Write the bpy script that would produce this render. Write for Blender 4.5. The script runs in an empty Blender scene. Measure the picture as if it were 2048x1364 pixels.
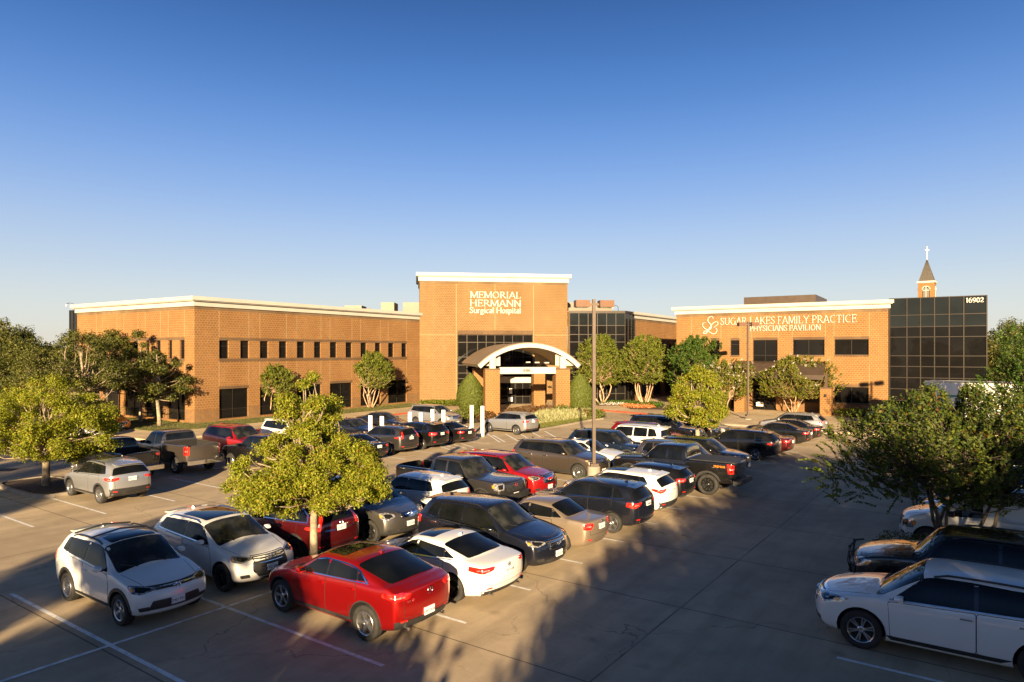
import bpy, bmesh, math, random
import numpy as np
from mathutils import Vector, Matrix
from mathutils.bvhtree import BVHTree
from mathutils.geometry import delaunay_2d_cdt
R = math.radians
SC = bpy.context.scene
COL = SC.collection

# ------------------------------------------------------------------ camera
FX, HZ, CAMH = 1365.0, 704.0, 6.2          # focal length / horizon row of the 2048 px wide photograph
cam_d = bpy.data.cameras.new("camera")
cam_d.sensor_width = 36.0
cam_d.lens = 36.0 * FX / 2048.0
cam_d.shift_y = (HZ - 682.0) / 2048.0
cam_d.clip_start = 0.1
cam_d.clip_end = 4000.0
cam = bpy.data.objects.new("camera", cam_d)
cam.location = (0, 0, CAMH)
cam.rotation_euler = (R(90), 0, 0)
COL.objects.link(cam)
SC.camera = cam

# ------------------------------------------------------------------ sky and sun
SUN_EL, SUN_AZ = 12.3, 4.5                 # light travels towards +Y, turned SUN_AZ to the right
world = bpy.data.worlds.new("World")
SC.world = world
world.use_nodes = True
wn = world.node_tree.nodes
wl = world.node_tree.links
bg = wn["Background"]
sky = wn.new("ShaderNodeTexSky")
sky.sky_type = 'NISHITA'
sky.sun_disc = False
sky.sun_elevation = R(SUN_EL)
sky.sun_rotation = R(180 + SUN_AZ)
sky.altitude = 100
sky.air_density = 1.0
sky.dust_density = 1.0
sky.ozone_density = 4.0
hsv = wn.new("ShaderNodeHueSaturation")
hsv.inputs["Saturation"].default_value = 1.15
hsv.inputs["Value"].default_value = 0.75
wl.new(sky.outputs[0], hsv.inputs["Color"])
# the clear sky's own gradient from the pale horizon haze up to the deep blue zenith, blended with the sky texture
EXPO = 1.75
geo = wn.new("ShaderNodeNewGeometry"); sepn = wn.new("ShaderNodeSeparateXYZ")
tcw = wn.new("ShaderNodeTexCoord"); nrmw = wn.new("ShaderNodeVectorMath"); nrmw.operation = 'NORMALIZE'
wl.new(tcw.outputs["Generated"], nrmw.inputs[0]); wl.new(nrmw.outputs[0], sepn.inputs[0])
rampw = wn.new("ShaderNodeValToRGB"); rampw.color_ramp.interpolation = 'B_SPLINE'
_st = [(0.0, (0.80, 0.72, 0.60)), (0.04, (0.77, 0.75, 0.69)), (0.111, (0.60, 0.67, 0.74)), (0.218, (0.29, 0.45, 0.80)), (0.334, (0.095, 0.24, 0.62)), (0.459, (0.032, 0.094, 0.32)), (0.62, (0.018, 0.032, 0.08)), (1.0, (0.010, 0.014, 0.025))]
e_ = rampw.color_ramp.elements
for i_, (p_, c_) in enumerate(_st):
    k_ = e_[i_] if i_ < 1 else (e_[1] if i_ == len(_st) - 1 else e_.new(p_))
    if i_ == len(_st) - 1: k_ = e_[len(e_) - 1]
    k_.position = p_; k_.color = (*c_, 1)
wl.new(sepn.outputs[2], rampw.inputs[0])
scw = wn.new("ShaderNodeVectorMath"); scw.operation = 'SCALE'; scw.inputs[3].default_value = 10.0 / 2 ** EXPO
wl.new(rampw.outputs[0], scw.inputs[0])
mxw = wn.new("ShaderNodeMix"); mxw.data_type = 'RGBA'; mxw.inputs[0].default_value = 0.88
wl.new(hsv.outputs[0], mxw.inputs[6]); wl.new(scw.outputs[0], mxw.inputs[7])
wl.new(mxw.outputs[2], bg.inputs[0])
bg.inputs[1].default_value = 0.10
sun_d = bpy.data.lights.new("sun", 'SUN')
sun_d.energy = 5.0
sun_d.angle = R(0.5)
sun_d.color = (1.0, 0.74, 0.42)
sun = bpy.data.objects.new("sun", sun_d)
_d = Vector((math.sin(R(SUN_AZ)) * math.cos(R(SUN_EL)), math.cos(R(SUN_AZ)) * math.cos(R(SUN_EL)), -math.sin(R(SUN_EL))))
sun.rotation_euler = _d.to_track_quat('-Z', 'Y').to_euler()
sun.location = (-20, -80, 60)
COL.objects.link(sun)
SC.view_settings.view_transform = 'Standard'
SC.view_settings.look = 'None'
SC.view_settings.gamma = 1.0
SC.view_settings.use_curve_mapping = False
SC.view_settings.exposure = EXPO
SC.cycles.max_bounces = 6
SC.cycles.caustics_reflective = False
SC.cycles.caustics_refractive = False
SC.cycles.transparent_max_bounces = 8

# ------------------------------------------------------------------ layout helpers (metres)
AP = R(35.2)
PV = (math.sin(AP), math.cos(AP))          # along the rows of stalls
QV = (math.cos(AP), -math.sin(AP))         # along one stall


def ST(s, t):
    return (s * PV[0] + t * QV[0], s * PV[1] + t * QV[1])


def G(u, v, z=0.0):
    y = FX * (CAMH - z) / (v - HZ)
    return ((u - 1024.0) * y / FX, y)


# ------------------------------------------------------------------ object helpers
def link(o, parent=None):
    COL.objects.link(o)
    if parent is not None:
        o.parent = parent
    return o


def tag(o, label=None, cat=None, group=None, kind=None):
    if label: o["label"] = label
    if cat: o["category"] = cat
    if group: o["group"] = group
    if kind: o["kind"] = kind
    return o


def empty(name, loc=(0, 0, 0), rz=0.0, label=None, cat=None, group=None, parent=None):
    o = bpy.data.objects.new(name, None)
    o.empty_display_size = 0.3
    o.location = loc
    o.rotation_euler = (0, 0, rz)
    link(o, parent)
    return tag(o, label, cat, group)


class MB:
    """collects faces for one mesh"""
    def __init__(s):
        s.v = []; s.f = []; s.m = []; s.uv = []

    def face(s, pts, m=0, uv=None):
        b = len(s.v)
        s.v.extend([tuple(p) for p in pts])
        s.f.append(tuple(range(b, b + len(pts))))
        s.m.append(m)
        s.uv.append(uv if uv else [(0.0, 0.0)] * len(pts))

    def faces(s, vs, fs, m=0):
        b = len(s.v)
        s.v.extend([tuple(p) for p in vs])
        for f in fs:
            s.f.append(tuple(b + i for i in f))
            s.m.append(m)
            s.uv.append([(0.0, 0.0)] * len(f))

    def box(s, x0, x1, y0, y1, z0, z1, m=0, M=None):
        vs = [(x0, y0, z0), (x1, y0, z0), (x1, y1, z0), (x0, y1, z0), (x0, y0, z1), (x1, y0, z1), (x1, y1, z1), (x0, y1, z1)]
        if M is not None:
            vs = [tuple(M @ Vector(p)) for p in vs]
        s.faces(vs, [(3, 2, 1, 0), (4, 5, 6, 7), (0, 1, 5, 4), (1, 2, 6, 5), (2, 3, 7, 6), (3, 0, 4, 7)], m)

    def prism(s, poly, z0, z1, m=0, top=True, bottom=True):
        n = len(poly)
        vs = [(p[0], p[1], z0) for p in poly] + [(p[0], p[1], z1) for p in poly]
        fs = [(i, (i + 1) % n, n + (i + 1) % n, n + i) for i in range(n)]
        if top: fs.append(tuple(range(n, 2 * n)))
        if bottom: fs.append(tuple(reversed(range(n))))
        s.faces(vs, fs, m)

    def tube(s, pts, rad, n=8, m=0, cap=True):
        pts = [Vector(p) for p in pts]
        if not hasattr(rad, '__len__'): rad = [rad] * len(pts)
        rings = []
        ref = Vector((0.123, 0.92, 0.37)).normalized()
        for i, p in enumerate(pts):
            a = pts[max(i - 1, 0)]; b = pts[min(i + 1, len(pts) - 1)]
            t = (b - a).normalized()
            u = t.cross(ref)
            if u.length < 0.05: u = t.cross(Vector((1, 0, 0)))
            u.normalize(); w = t.cross(u)
            rings.append([p + (u * math.cos(2 * math.pi * k / n) + w * math.sin(2 * math.pi * k / n)) * rad[i] for k in range(n)])
        vs = [q for r in rings for q in r]
        fs = []
        for i in range(len(pts) - 1):
            for k in range(n):
                a = i * n + k; b = i * n + (k + 1) % n
                fs.append((a, b, b + n, a + n))
        if cap:
            fs.append(tuple(reversed(range(n))))
            fs.append(tuple(range((len(pts) - 1) * n, len(pts) * n)))
        s.faces(vs, fs, m)

    def lathe(s, prof, n=24, m=0, axis='y', ms=None):
        """prof list of (radius, offset along axis)"""
        vs = []; k = len(prof)
        for j in range(n):
            a = 2 * math.pi * j / n
            c, d = math.cos(a), math.sin(a)
            for r, h in prof:
                if axis == 'y': vs.append((r * c, h, r * d))
                else: vs.append((r * c, r * d, h))
        b = len(s.v); s.v.extend(vs)
        for j in range(n):
            j2 = (j + 1) % n
            for i in range(k - 1):
                f = (j * k + i, j * k + i + 1, j2 * k + i + 1, j2 * k + i)
                if axis != 'y': f = tuple(reversed(f))
                s.f.append(tuple(b + q for q in f)); s.m.append(ms[i] if ms else m); s.uv.append([(0.0, 0.0)] * 4)

    def mesh(s, name, mats, smooth=False, sharp=None, uv=False):
        me = bpy.data.meshes.new(name)
        me.from_pydata(s.v, [], s.f)
        for mt in (mats if isinstance(mats, (list, tuple)) else [mats]):
            me.materials.append(mt)
        me.polygons.foreach_set("material_index", s.m)
        if uv:
            l = me.uv_layers.new(name="UVMap")
            flat = [c for f in s.uv for p in f for c in p]
            l.data.foreach_set("uv", flat)
        me.update()
        if smooth:
            me.shade_smooth()
            if sharp: me.set_sharp_from_angle(angle=R(sharp))
        return me

    def build(s, name, mats, parent=None, smooth=False, sharp=None, uv=False):
        return link(bpy.data.objects.new(name, s.mesh(name, mats, smooth, sharp, uv)), parent)


# ------------------------------------------------------------------ materials
def newmat(name):
    m = bpy.data.materials.new(name)
    m.use_nodes = True
    return m, m.node_tree.nodes, m.node_tree.links, m.node_tree.nodes["Principled BSDF"]


def setp(b, **k):
    al = dict(col="Base Color", rough="Roughness", metal="Metallic", coat="Coat Weight", coatr="Coat Roughness",
              spec="Specular IOR Level", ior="IOR", emit="Emission Color", es="Emission Strength", trans="Transmission Weight", alpha="Alpha", sheen="Sheen Weight")
    for q, v in k.items():
        if q in ("col", "emit") and len(v) == 3: v = (*v, 1)
        b.inputs[al[q]].default_value = v


def noisy(nd, ln, b, c1, c2, scale, coord="Object", detail=4, lo=0.35, hi=0.65, rough=None, bump=None, bscale=None):
    tc = nd.new("ShaderNodeTexCoord")
    n = nd.new("ShaderNodeTexNoise"); n.inputs["Scale"].default_value = scale; n.inputs["Detail"].default_value = detail
    ln.new(tc.outputs[coord], n.inputs["Vector"])
    r = nd.new("ShaderNodeValToRGB")
    r.color_ramp.elements[0].position = lo; r.color_ramp.elements[1].position = hi
    r.color_ramp.elements[0].color = (*c1, 1); r.color_ramp.elements[1].color = (*c2, 1)
    ln.new(n.outputs["Fac"], r.inputs["Fac"])
    ln.new(r.outputs[0], b.inputs["Base Color"])
    if bump:
        n2 = nd.new("ShaderNodeTexNoise"); n2.inputs["Scale"].default_value = bscale or scale * 4
        n2.inputs["Detail"].default_value = 5
        ln.new(tc.outputs[coord], n2.inputs["Vector"])
        bp = nd.new("ShaderNodeBump"); bp.inputs["Strength"].default_value = bump
        bp.inputs["Distance"].default_value = 0.02
        ln.new(n2.outputs["Fac"], bp.inputs["Height"]); ln.new(bp.outputs[0], b.inputs["Normal"])
    return tc, r


def plain(name, col, rough=0.6, metal=0.0, var=0.12, scale=6.0, **k):
    """simple procedural material: colour with a slight noise variation"""
    m, nd, ln, b = newmat(name)
    c1 = tuple(c * (1 - var) for c in col); c2 = tuple(min(1, c * (1 + var)) for c in col)
    noisy(nd, ln, b, c1, c2, scale)
    setp(b, rough=rough, metal=metal, **k)
    return m


_paints = {}


def paint(name, col, metal=0.5, rough=0.3):
    if name in _paints: return _paints[name]
    m, nd, ln, b = newmat("paint_" + name)
    tc = nd.new("ShaderNodeTexCoord")
    n = nd.new("ShaderNodeTexNoise"); n.inputs["Scale"].default_value = 3.0; n.inputs["Detail"].default_value = 6
    ln.new(tc.outputs["Object"], n.inputs["Vector"])
    mx = nd.new("ShaderNodeMix"); mx.data_type = 'RGBA'
    mx.inputs[6].default_value = (*col, 1)
    mx.inputs[7].default_value = (*[c * 0.9 + 0.002 for c in col], 1)
    ln.new(n.outputs["Fac"], mx.inputs[0])
    # road dust towards the sills
    sp = nd.new("ShaderNodeSeparateXYZ"); ln.new(tc.outputs["Object"], sp.inputs[0])
    mr = nd.new("ShaderNodeMapRange"); mr.inputs[1].default_value = 0.25; mr.inputs[2].default_value = 0.75
    mr.inputs[3].default_value = 0.22; mr.inputs[4].default_value = 0.0
    ln.new(sp.outputs[2], mr.inputs[0])
    m2 = nd.new("ShaderNodeMix"); m2.data_type = 'RGBA'
    m2.inputs[7].default_value = (*[c * 0.6 + d for c, d in zip(col, (0.035, 0.03, 0.023))], 1)
    ln.new(mr.outputs[0], m2.inputs[0]); ln.new(mx.outputs[2], m2.inputs[6])
    ln.new(m2.outputs[2], b.inputs["Base Color"])
    rr = nd.new("ShaderNodeMapRange"); rr.inputs[3].default_value = rough; rr.inputs[4].default_value = rough + 0.15
    ln.new(n.outputs["Fac"], rr.inputs[0]); ln.new(rr.outputs[0], b.inputs["Roughness"])
    setp(b, metal=metal, coat=1.0, coatr=0.04)
    _paints[name] = m
    return m


# car materials
M_GLASS, _n, _l, _b = newmat("tinted_glass"); noisy(_n, _l, _b, (0.003, 0.004, 0.005), (0.008, 0.009, 0.010), 1.5); setp(_b, rough=0.03, spec=0.26)
M_GLASS2, _n, _l, _b = newmat("windscreen_glass"); noisy(_n, _l, _b, (0.010, 0.012, 0.013), (0.04, 0.042, 0.040), 2.2, lo=0.42, hi=0.66); setp(_b, rough=0.03, spec=0.5, coat=0.15, coatr=0.02)
M_RUBBER = plain("tyre_rubber", (0.022, 0.021, 0.02), 0.85, var=0.3)
M_TRIM = plain("black_plastic", (0.025, 0.025, 0.026), 0.55, var=0.2)
M_GLOSSB = plain("gloss_black", (0.01, 0.01, 0.011), 0.15)
M_CHROME = plain("chrome", (0.75, 0.75, 0.76), 0.12, 1.0, var=0.04)
M_ALLOY = plain("alloy_rim", (0.5, 0.5, 0.51), 0.28, 0.9, var=0.08)
M_ALLOYD = plain("dark_alloy_rim", (0.03, 0.03, 0.032), 0.3, 0.6)
M_WELL = plain("wheel_well", (0.012, 0.012, 0.012), 0.9)
M_TAIL, _n, _l, _b = newmat("tail_lamp_red"); noisy(_n, _l, _b, (0.45, 0.004, 0.006), (0.85, 0.03, 0.015), 9); setp(_b, rough=0.12, coat=1.0)
M_HEAD, _n, _l, _b = newmat("head_lamp_lens"); noisy(_n, _l, _b, (0.10, 0.10, 0.105), (0.55, 0.55, 0.55), 16); setp(_b, rough=0.12, metal=0.45, coat=1.0)
M_AMBER = plain("amber_lens", (0.9, 0.28, 0.02), 0.15, coat=1.0)
M_WHITE = plain("white_plate", (0.75, 0.76, 0.76), 0.4, var=0.03)
M_INK = plain("dark_ink", (0.03, 0.03, 0.05), 0.5)
M_STRIPE_GRILLE, _n, _l, _b = newmat("grille_mesh")
_tc = _n.new("ShaderNodeTexCoord"); _w = _n.new("ShaderNodeTexWave"); _w.wave_type = 'BANDS'; _w.bands_direction = 'Z'
_w.inputs["Scale"].default_value = 7.0; _w.inputs["Distortion"].default_value = 0.0
_l.new(_tc.outputs["Object"], _w.inputs["Vector"])
_r = _n.new("ShaderNodeValToRGB"); _r.color_ramp.elements[0].position = 0.45; _r.color_ramp.elements[1].position = 0.6
_r.color_ramp.elements[0].color = (0.008, 0.008, 0.008, 1); _r.color_ramp.elements[1].color = (0.09, 0.09, 0.092, 1)
_l.new(_w.outputs["Fac"], _r.inputs[0]); _l.new(_r.outputs[0], _b.inputs["Base Color"]); setp(_b, rough=0.3, metal=0.4)
# ================================================================== setting materials
def math_node(nd, ln, op, a, b=None, c=None):
    n = nd.new("ShaderNodeMath"); n.operation = op
    for i, q in enumerate((a, b, c)):
        if q is None: continue
        if isinstance(q, (int, float)): n.inputs[i].default_value = q
        else: ln.new(q, n.inputs[i])
    return n.outputs[0]


def mixc(nd, ln, f, a, b, bt='MIX'):
    n = nd.new("ShaderNodeMix"); n.data_type = 'RGBA'; n.blend_type = bt
    for i, q in ((0, f), (6, a), (7, b)):
        if isinstance(q, (int, float)): n.inputs[i].default_value = q
        elif isinstance(q, tuple): n.inputs[i].default_value = (*q, 1)
        else: ln.new(q, n.inputs[i])
    return n.outputs[2]


def ramp(nd, ln, f, lo, hi, c0=(0, 0, 0), c1=(1, 1, 1)):
    r = nd.new("ShaderNodeValToRGB")
    r.color_ramp.elements[0].position = lo; r.color_ramp.elements[1].position = hi
    r.color_ramp.elements[0].color = (*c0, 1); r.color_ramp.elements[1].color = (*c1, 1)
    ln.new(f, r.inputs[0]); return r.outputs[0]


def noise(nd, ln, vec, scale, detail=5, rough=0.55, dist=0.0):
    n = nd.new("ShaderNodeTexNoise"); n.inputs["Scale"].default_value = scale; n.inputs["Detail"].default_value = detail
    n.inputs["Roughness"].default_value = rough; n.inputs["Distortion"].default_value = dist
    ln.new(vec, n.inputs["Vector"]); return n.outputs["Fac"]


def concrete(name, base, joint_s=None, joint_t=None, stain=0.5, cracks=True, s0=0.0, t0=0.0):
    """weathered concrete with sawn joints laid out along the rows of stalls"""
    m, nd, ln, b = newmat(name)
    tc = nd.new("ShaderNodeTexCoord")
    mp = nd.new("ShaderNodeMapping"); mp.vector_type = 'POINT'
    mp.inputs["Rotation"].default_value = (0, 0, AP)     # x' = t, y' = s
    ln.new(tc.outputs["Object"], mp.inputs["Vector"])
    V = mp.outputs[0]
    n1 = noise(nd, ln, V, 0.16, 6, 0.6)
    n2 = noise(nd, ln, V, 1.1, 7, 0.65, 0.4)
    n3 = noise(nd, ln, V, 14.0, 8, 0.7)
    mp2 = nd.new("ShaderNodeMapping"); mp2.inputs["Scale"].default_value = (1.6, 0.12, 1)
    ln.new(V, mp2.inputs["Vector"])
    n4 = noise(nd, ln, mp2.outputs[0], 1.0, 6, 0.6)       # tyre-worn streaks along the aisle
    d = tuple(c * 0.62 for c in base); l = tuple(min(1, c * 1.18) for c in base)
    c = mixc(nd, ln, ramp(nd, ln, n1, 0.3, 0.7), d, l)
    c = mixc(nd, ln, math_node(nd, ln, 'MULTIPLY', ramp(nd, ln, n2, 0.45, 0.70), 0.5), c, tuple(x * 0.55 for x in base))
    c = mixc(nd, ln, math_node(nd, ln, 'MULTIPLY', ramp(nd, ln, n4, 0.42, 0.68), 0.75 * stain), c, tuple(x * 0.4 for x in base))
    c = mixc(nd, ln, math_node(nd, ln, 'MULTIPLY', ramp(nd, ln, n3, 0.35, 0.75), 0.25), c, tuple(x * 0.5 for x in base))
    # oil spots
    vo = nd.new("ShaderNodeTexVoronoi"); vo.inputs["Scale"].default_value = 0.6
    ln.new(V, vo.inputs["Vector"])
    spot = ramp(nd, ln, vo.outputs["Distance"], 0.02, 0.14, (1, 1, 1), (0, 0, 0))
    c = mixc(nd, ln, math_node(nd, ln, 'MULTIPLY', math_node(nd, ln, 'MULTIPLY', spot, ramp(nd, ln, n2, 0.4, 0.6)), 0.75 * stain), c, (0.03, 0.026, 0.02))
    if cracks:
        ad = nd.new("ShaderNodeVectorMath"); ad.operation = 'ADD'
        nn = nd.new("ShaderNodeTexNoise"); nn.inputs["Scale"].default_value = 0.7; nn.inputs["Detail"].default_value = 6
        ln.new(V, nn.inputs["Vector"])
        sc = nd.new("ShaderNodeVectorMath"); sc.operation = 'SCALE'; sc.inputs[3].default_value = 2.2
        ln.new(nn.outputs["Color"], sc.inputs[0]); ln.new(V, ad.inputs[0]); ln.new(sc.outputs[0], ad.inputs[1])
        v2 = nd.new("ShaderNodeTexVoronoi"); v2.feature = 'DISTANCE_TO_EDGE'; v2.inputs["Scale"].default_value = 0.16
        ln.new(ad.outputs[0], v2.inputs["Vector"])
        cr = ramp(nd, ln, v2.outputs["Distance"], 0.0, 0.0035, (1, 1, 1), (0, 0, 0))
        cr = math_node(nd, ln, 'MULTIPLY', cr, ramp(nd, ln, n1, 0.42, 0.55))
        c = mixc(nd, ln, math_node(nd, ln, 'MULTIPLY', cr, 0.75), c, tuple(x * 0.25 for x in base))
    sx = nd.new("ShaderNodeSeparateXYZ"); ln.new(V, sx.inputs[0])
    for out, per, off, w in ((sx.outputs[1], joint_s, s0, 0.019), (sx.outputs[0], joint_t, t0, 0.019)):
        if not per: continue
        a = math_node(nd, ln, 'SUBTRACT', out, off)
        q = math_node(nd, ln, 'PINGPONG', a, per / 2.0)
        g = math_node(nd, ln, 'LESS_THAN', q, w)
        c = mixc(nd, ln, math_node(nd, ln, 'MULTIPLY', g, 0.8), c, tuple(x * 0.16 for x in base))
    ln.new(c, b.inputs["Base Color"])
    bp = nd.new("ShaderNodeBump"); bp.inputs["Strength"].default_value = 0.35; bp.inputs["Distance"].default_value = 0.006
    ln.new(n3, bp.inputs["Height"]); ln.new(bp.outputs[0], b.inputs["Normal"])
    setp(b, rough=0.82, spec=0.3)
    return m


M_LOT = concrete("lot_concrete", (0.58, 0.462, 0.315), 4.6, 9.1, s0=2.1, t0=-6.2)
M_WALK = concrete("walk_concrete", (0.66, 0.52, 0.34), 1.6, 1.6, stain=0.2, cracks=False)
M_KERB = concrete("kerb_concrete", (0.36, 0.31, 0.25), None, None, cracks=False)
M_GROUND = plain("far_ground", (0.10, 0.10, 0.05), 0.95, var=0.4, scale=0.05)
M_LINE, _n, _l, _b = newmat("road_paint"); noisy(_n, _l, _b, (0.52, 0.52, 0.51), (0.82, 0.82, 0.81), 5.0, lo=0.32, hi=0.55, detail=9); setp(_b, rough=0.7)
M_BLUEP = plain("blue_road_paint", (0.03, 0.09, 0.3), 0.7, var=0.3)
M_REDK, _n, _l, _b = newmat("red_kerb_paint"); noisy(_n, _l, _b, (0.30, 0.045, 0.02), (0.55, 0.075, 0.03), 2.5, detail=8); setp(_b, rough=0.75)
M_GRASS, _n, _l, _b = newmat("lawn_grass"); noisy(_n, _l, _b, (0.05, 0.065, 0.015), (0.17, 0.16, 0.04), 1.8, detail=9, bump=0.9, bscale=25); setp(_b, rough=0.9)
M_MULCH, _n, _l, _b = newmat("mulch"); noisy(_n, _l, _b, (0.02, 0.012, 0.008), (0.09, 0.05, 0.03), 14, detail=8, bump=0.8, bscale=30); setp(_b, rough=0.95)


def flat(name, poly, z, mat, kind='structure', z1=None, **k):
    mb = MB()
    a = sum(poly[i - 1][0] * poly[i][1] - poly[i][0] * poly[i - 1][1] for i in range(len(poly)))
    if a < 0: poly = list(reversed(poly))
    if z1 is None: mb.face([(p[0], p[1], z) for p in poly])
    else: mb.prism(poly, z, z1, bottom=False)
    o = mb.build(name, mat)
    return tag(o, kind=kind, **k)


# ground sheet out to the horizon, parking lot concrete on top
flat("ground", [(-1500, -300), (1500, -300), (1500, 2500), (-1500, 2500)], -0.02, M_GROUND)
flat("parking_lot", [(-130, -60), (130, -60), (130, 150), (-130, 150)], 0.0, M_LOT)

# ---- painted markings
mk = MB()


def strip(mb, a, b, w=0.1, z=0.004):
    a = Vector((a[0], a[1], 0)); b = Vector((b[0], b[1], 0)); d = (b - a).normalized(); n = Vector((-d.y, d.x, 0)) * w / 2
    mb.face([(a - n).to_tuple()[:2] + (z,), (b - n).to_tuple()[:2] + (z,), (b + n).to_tuple()[:2] + (z,), (a + n).to_tuple()[:2] + (z,)])


ROW = [6.9, 9.55, 12.15, 14.8, 17.55, 20.3, 23.1, 25.8, 28.4, 31.1, 33.8, 36.5, 39.2, 41.9, 44.6, 47.3, 50.0, 52.7, 55.4]
for i, s in enumerate(ROW):
    strip(mk, ST(s, -20.6), ST(s, -9.85))
for s in (1.6, 4.25): strip(mk, ST(s, -20.6), ST(s, -9.85))
strip(mk, ST(-2, -15.25), ST(57, -15.25), z=0.008)
LROW = [7.2, 9.99, 12.4, 15.1, 17.75, 20.6, 23.3, 26.0, 28.7, 31.4, 34.1, 36.8]
for s in LROW:
    strip(mk, ST(s, -33.2), ST(s, -27.8)); 
for s in LROW[:-1]:
    if s > 20: strip(mk, ST(s, -39.0), ST(s, -33.6))
strip(mk, ST(2, -33.4), ST(20, -33.4), 0.09)
for k in range(-1, 22):
    s = 15.12 + 2.7 * (k - 1)
    strip(mk, ST(s, -2.6), ST(s, 2.8))
# hatched area by the light grey crossover
for k in range(5):
    a = G(985 + 26 * k, 870 - k * 2); b = G(1010 + 26 * k, 884 - k * 2)
    strip(mk, a, b, 0.14)
strip(mk, G(975, 868), G(1000, 885), 0.12, 0.008)
for k in range(4):
    strip(mk, G(880 + 14 * k, 893 - 2 * k), G(905 + 14 * k, 901 - 2 * k), 0.13)
tag(mk.build("parking_markings", M_LINE), kind='structure')

# long centre joint of the aisle, a strip of pale sealant
jb = MB(); strip(jb, ST(4, -6.2), ST(60, -6.2), 0.016, 0.005)
tag(jb.build("joint_sealant", plain("sealant", (0.25, 0.23, 0.2), 0.8, var=0.9, scale=0.6)), kind='structure')


def kerb(pts, w=0.16, h=0.14, mat=M_KERB, closed=False, name="kerb"):
    mb = MB(); P = [Vector((p[0], p[1])) for p in pts]; n = len(P)
    L_, R_ = [], []
    for i in range(n):
        a = P[i - 1] if (i > 0 or closed) else None
        c = P[(i + 1) % n] if (i < n - 1 or closed) else None
        d1 = (P[i] - a).normalized() if a is not None else None
        d2 = (c - P[i]).normalized() if c is not None else None
        d = ((d1 if d1 is not None else d2) + (d2 if d2 is not None else d1)).normalized()
        nn = Vector((-d.y, d.x))
        k = 1.0
        if d1 is not None and d2 is not None: k = 1 / max(0.5, nn.dot(Vector((-d1.y, d1.x))))
        L_.append(P[i] + nn * w / 2 * k); R_.append(P[i] - nn * w / 2 * k)
    m = n if closed else n - 1
    for i in range(m):
        j = (i + 1) % n
        for (a, b, za, zb) in ((L_[i], L_[j], 0, 1), (R_[j], R_[i], 0, 1)):
            mb.face([(a.x, a.y, -0.01), (b.x, b.y, -0.01), (b.x, b.y, h), (a.x, a.y, h)])
        mb.face([(R_[i].x, R_[i].y, h), (R_[j].x, R_[j].y, h), (L_[j].x, L_[j].y, h), (L_[i].x, L_[i].y, h)])
    if not closed:
        for i in (0, n - 1):
            mb.face([(L_[i].x, L_[i].y, -0.01), (R_[i].x, R_[i].y, -0.01), (R_[i].x, R_[i].y, h), (L_[i].x, L_[i].y, h)])
    return tag(mb.build(name, mat), kind='structure')


def island(cx, cy, a, b, rot=None, mat=M_MULCH, name="planting_island"):
    """rounded kerbed island, half sizes a (along the stall) and b (along the row)"""
    pts = []
    for k in range(24):
        t = 2 * math.pi * k / 24
        x = math.copysign(abs(math.cos(t)) ** 0.45, math.cos(t)) * a; y = math.copysign(abs(math.sin(t)) ** 0.45, math.sin(t)) * b
        pts.append((cx + x * QV[0] + y * PV[0], cy + x * QV[1] + y * PV[1]))
    kerb(pts, closed=True)
    flat(name, pts, 0.10, mat)


# ---- building sidewalk, lawn and beds
BV = (math.sin(R(32.4)), math.cos(R(32.4)))     # hospital facade running away to the right
AV = (-BV[1], BV[0])                            # facade running away to the left
C0 = (-26.8, 57.6)                              # hospital corner


def W2(o, a, b):
    """point at o + a along AV + b along BV"""
    return (o[0] + a * AV[0] + b * BV[0], o[1] + a * AV[1] + b * BV[1])


walk_poly = [W2(C0, 34, -7.8), W2(C0, -7.8, -7.8), W2(C0, -7.8, 24.0), G(905, 843), G(930, 846), G(975, 842), G(1040, 838), G(1120, 832), G(1195, 820.5), G(1296, 829), G(1345, 838), G(1400, 846), G(1450, 850), G(1640, 862), G(1690, 868), G(1760, 872), G(1900, 880),
             (60, 60), (70, 110), (-60, 130), (-90, 100)]
flat("sidewalk", walk_poly, 0.0, M_WALK, z1=0.12)
# red fire-lane kerb along the sidewalk edge
kerb([W2(C0, -7.86, -3.5), W2(C0, -7.86, 24.0), G(905, 844.0)], 0.17, 0.135, M_REDK, name="red_kerb")
kerb([G(1120, 832.6), G(1195, 821.0), G(1296, 829.5)], 0.17, 0.135, M_REDK, name="red_kerb")
kerb([G(1296, 829.6), G(1345, 838.6), G(1400, 846.6), G(1450, 850.6), G(1640, 862.8)], 0.16, 0.13, M_KERB)
lawn = [W2(C0, 30, -4.9), W2(C0, -3.6, -4.9), W2(C0, -3.6, 26.3), W2(C0, 0.6, 27.5), W2(C0, 0.6, 0.6), W2(C0, 30, 0.6)]
lo_ = [tuple(p) for p in lawn]
flat("lawn", lo_, 0.10, M_GRASS, z1=0.165)


def mulch_ring(x, y, r, z=0.17):
    rg = random.Random(int(x * 100 + y))
    flat("mulch_ring", [(x + r * (1 + rg.uniform(-.12, .12)) * math.cos(k * math.pi / 8), y + r * (1 + rg.uniform(-.12, .12)) * math.sin(k * math.pi / 8)) for k in range(16)], z, M_MULCH)


island(-21.3, 31.2, 2.6, 1.25)                              # left lot tree


def diamond(x, y, r, mat):
    pts = [(x + r * math.cos(AP + k * math.pi / 2) , y - r * math.sin(AP + k * math.pi / 2)) for k in range(4)]
    kerb(pts, w=0.13, h=0.13, closed=True)
    flat("tree_well", pts, 0.09, mat)


diamond(*ST(12.3, -15.4), 0.72, M_MULCH)                    # centre tree
diamond(*ST(28.75, -15.5), 0.80, M_GRASS)                   # light pole
diamond(*ST(42.05, -15.3), 0.9, M_MULCH)
island(*ST(22.75, -0.2), 2.6, 1.15)                                # right island
island(*ST(57.0, -12.0), 2.4, 1.2)
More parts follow.
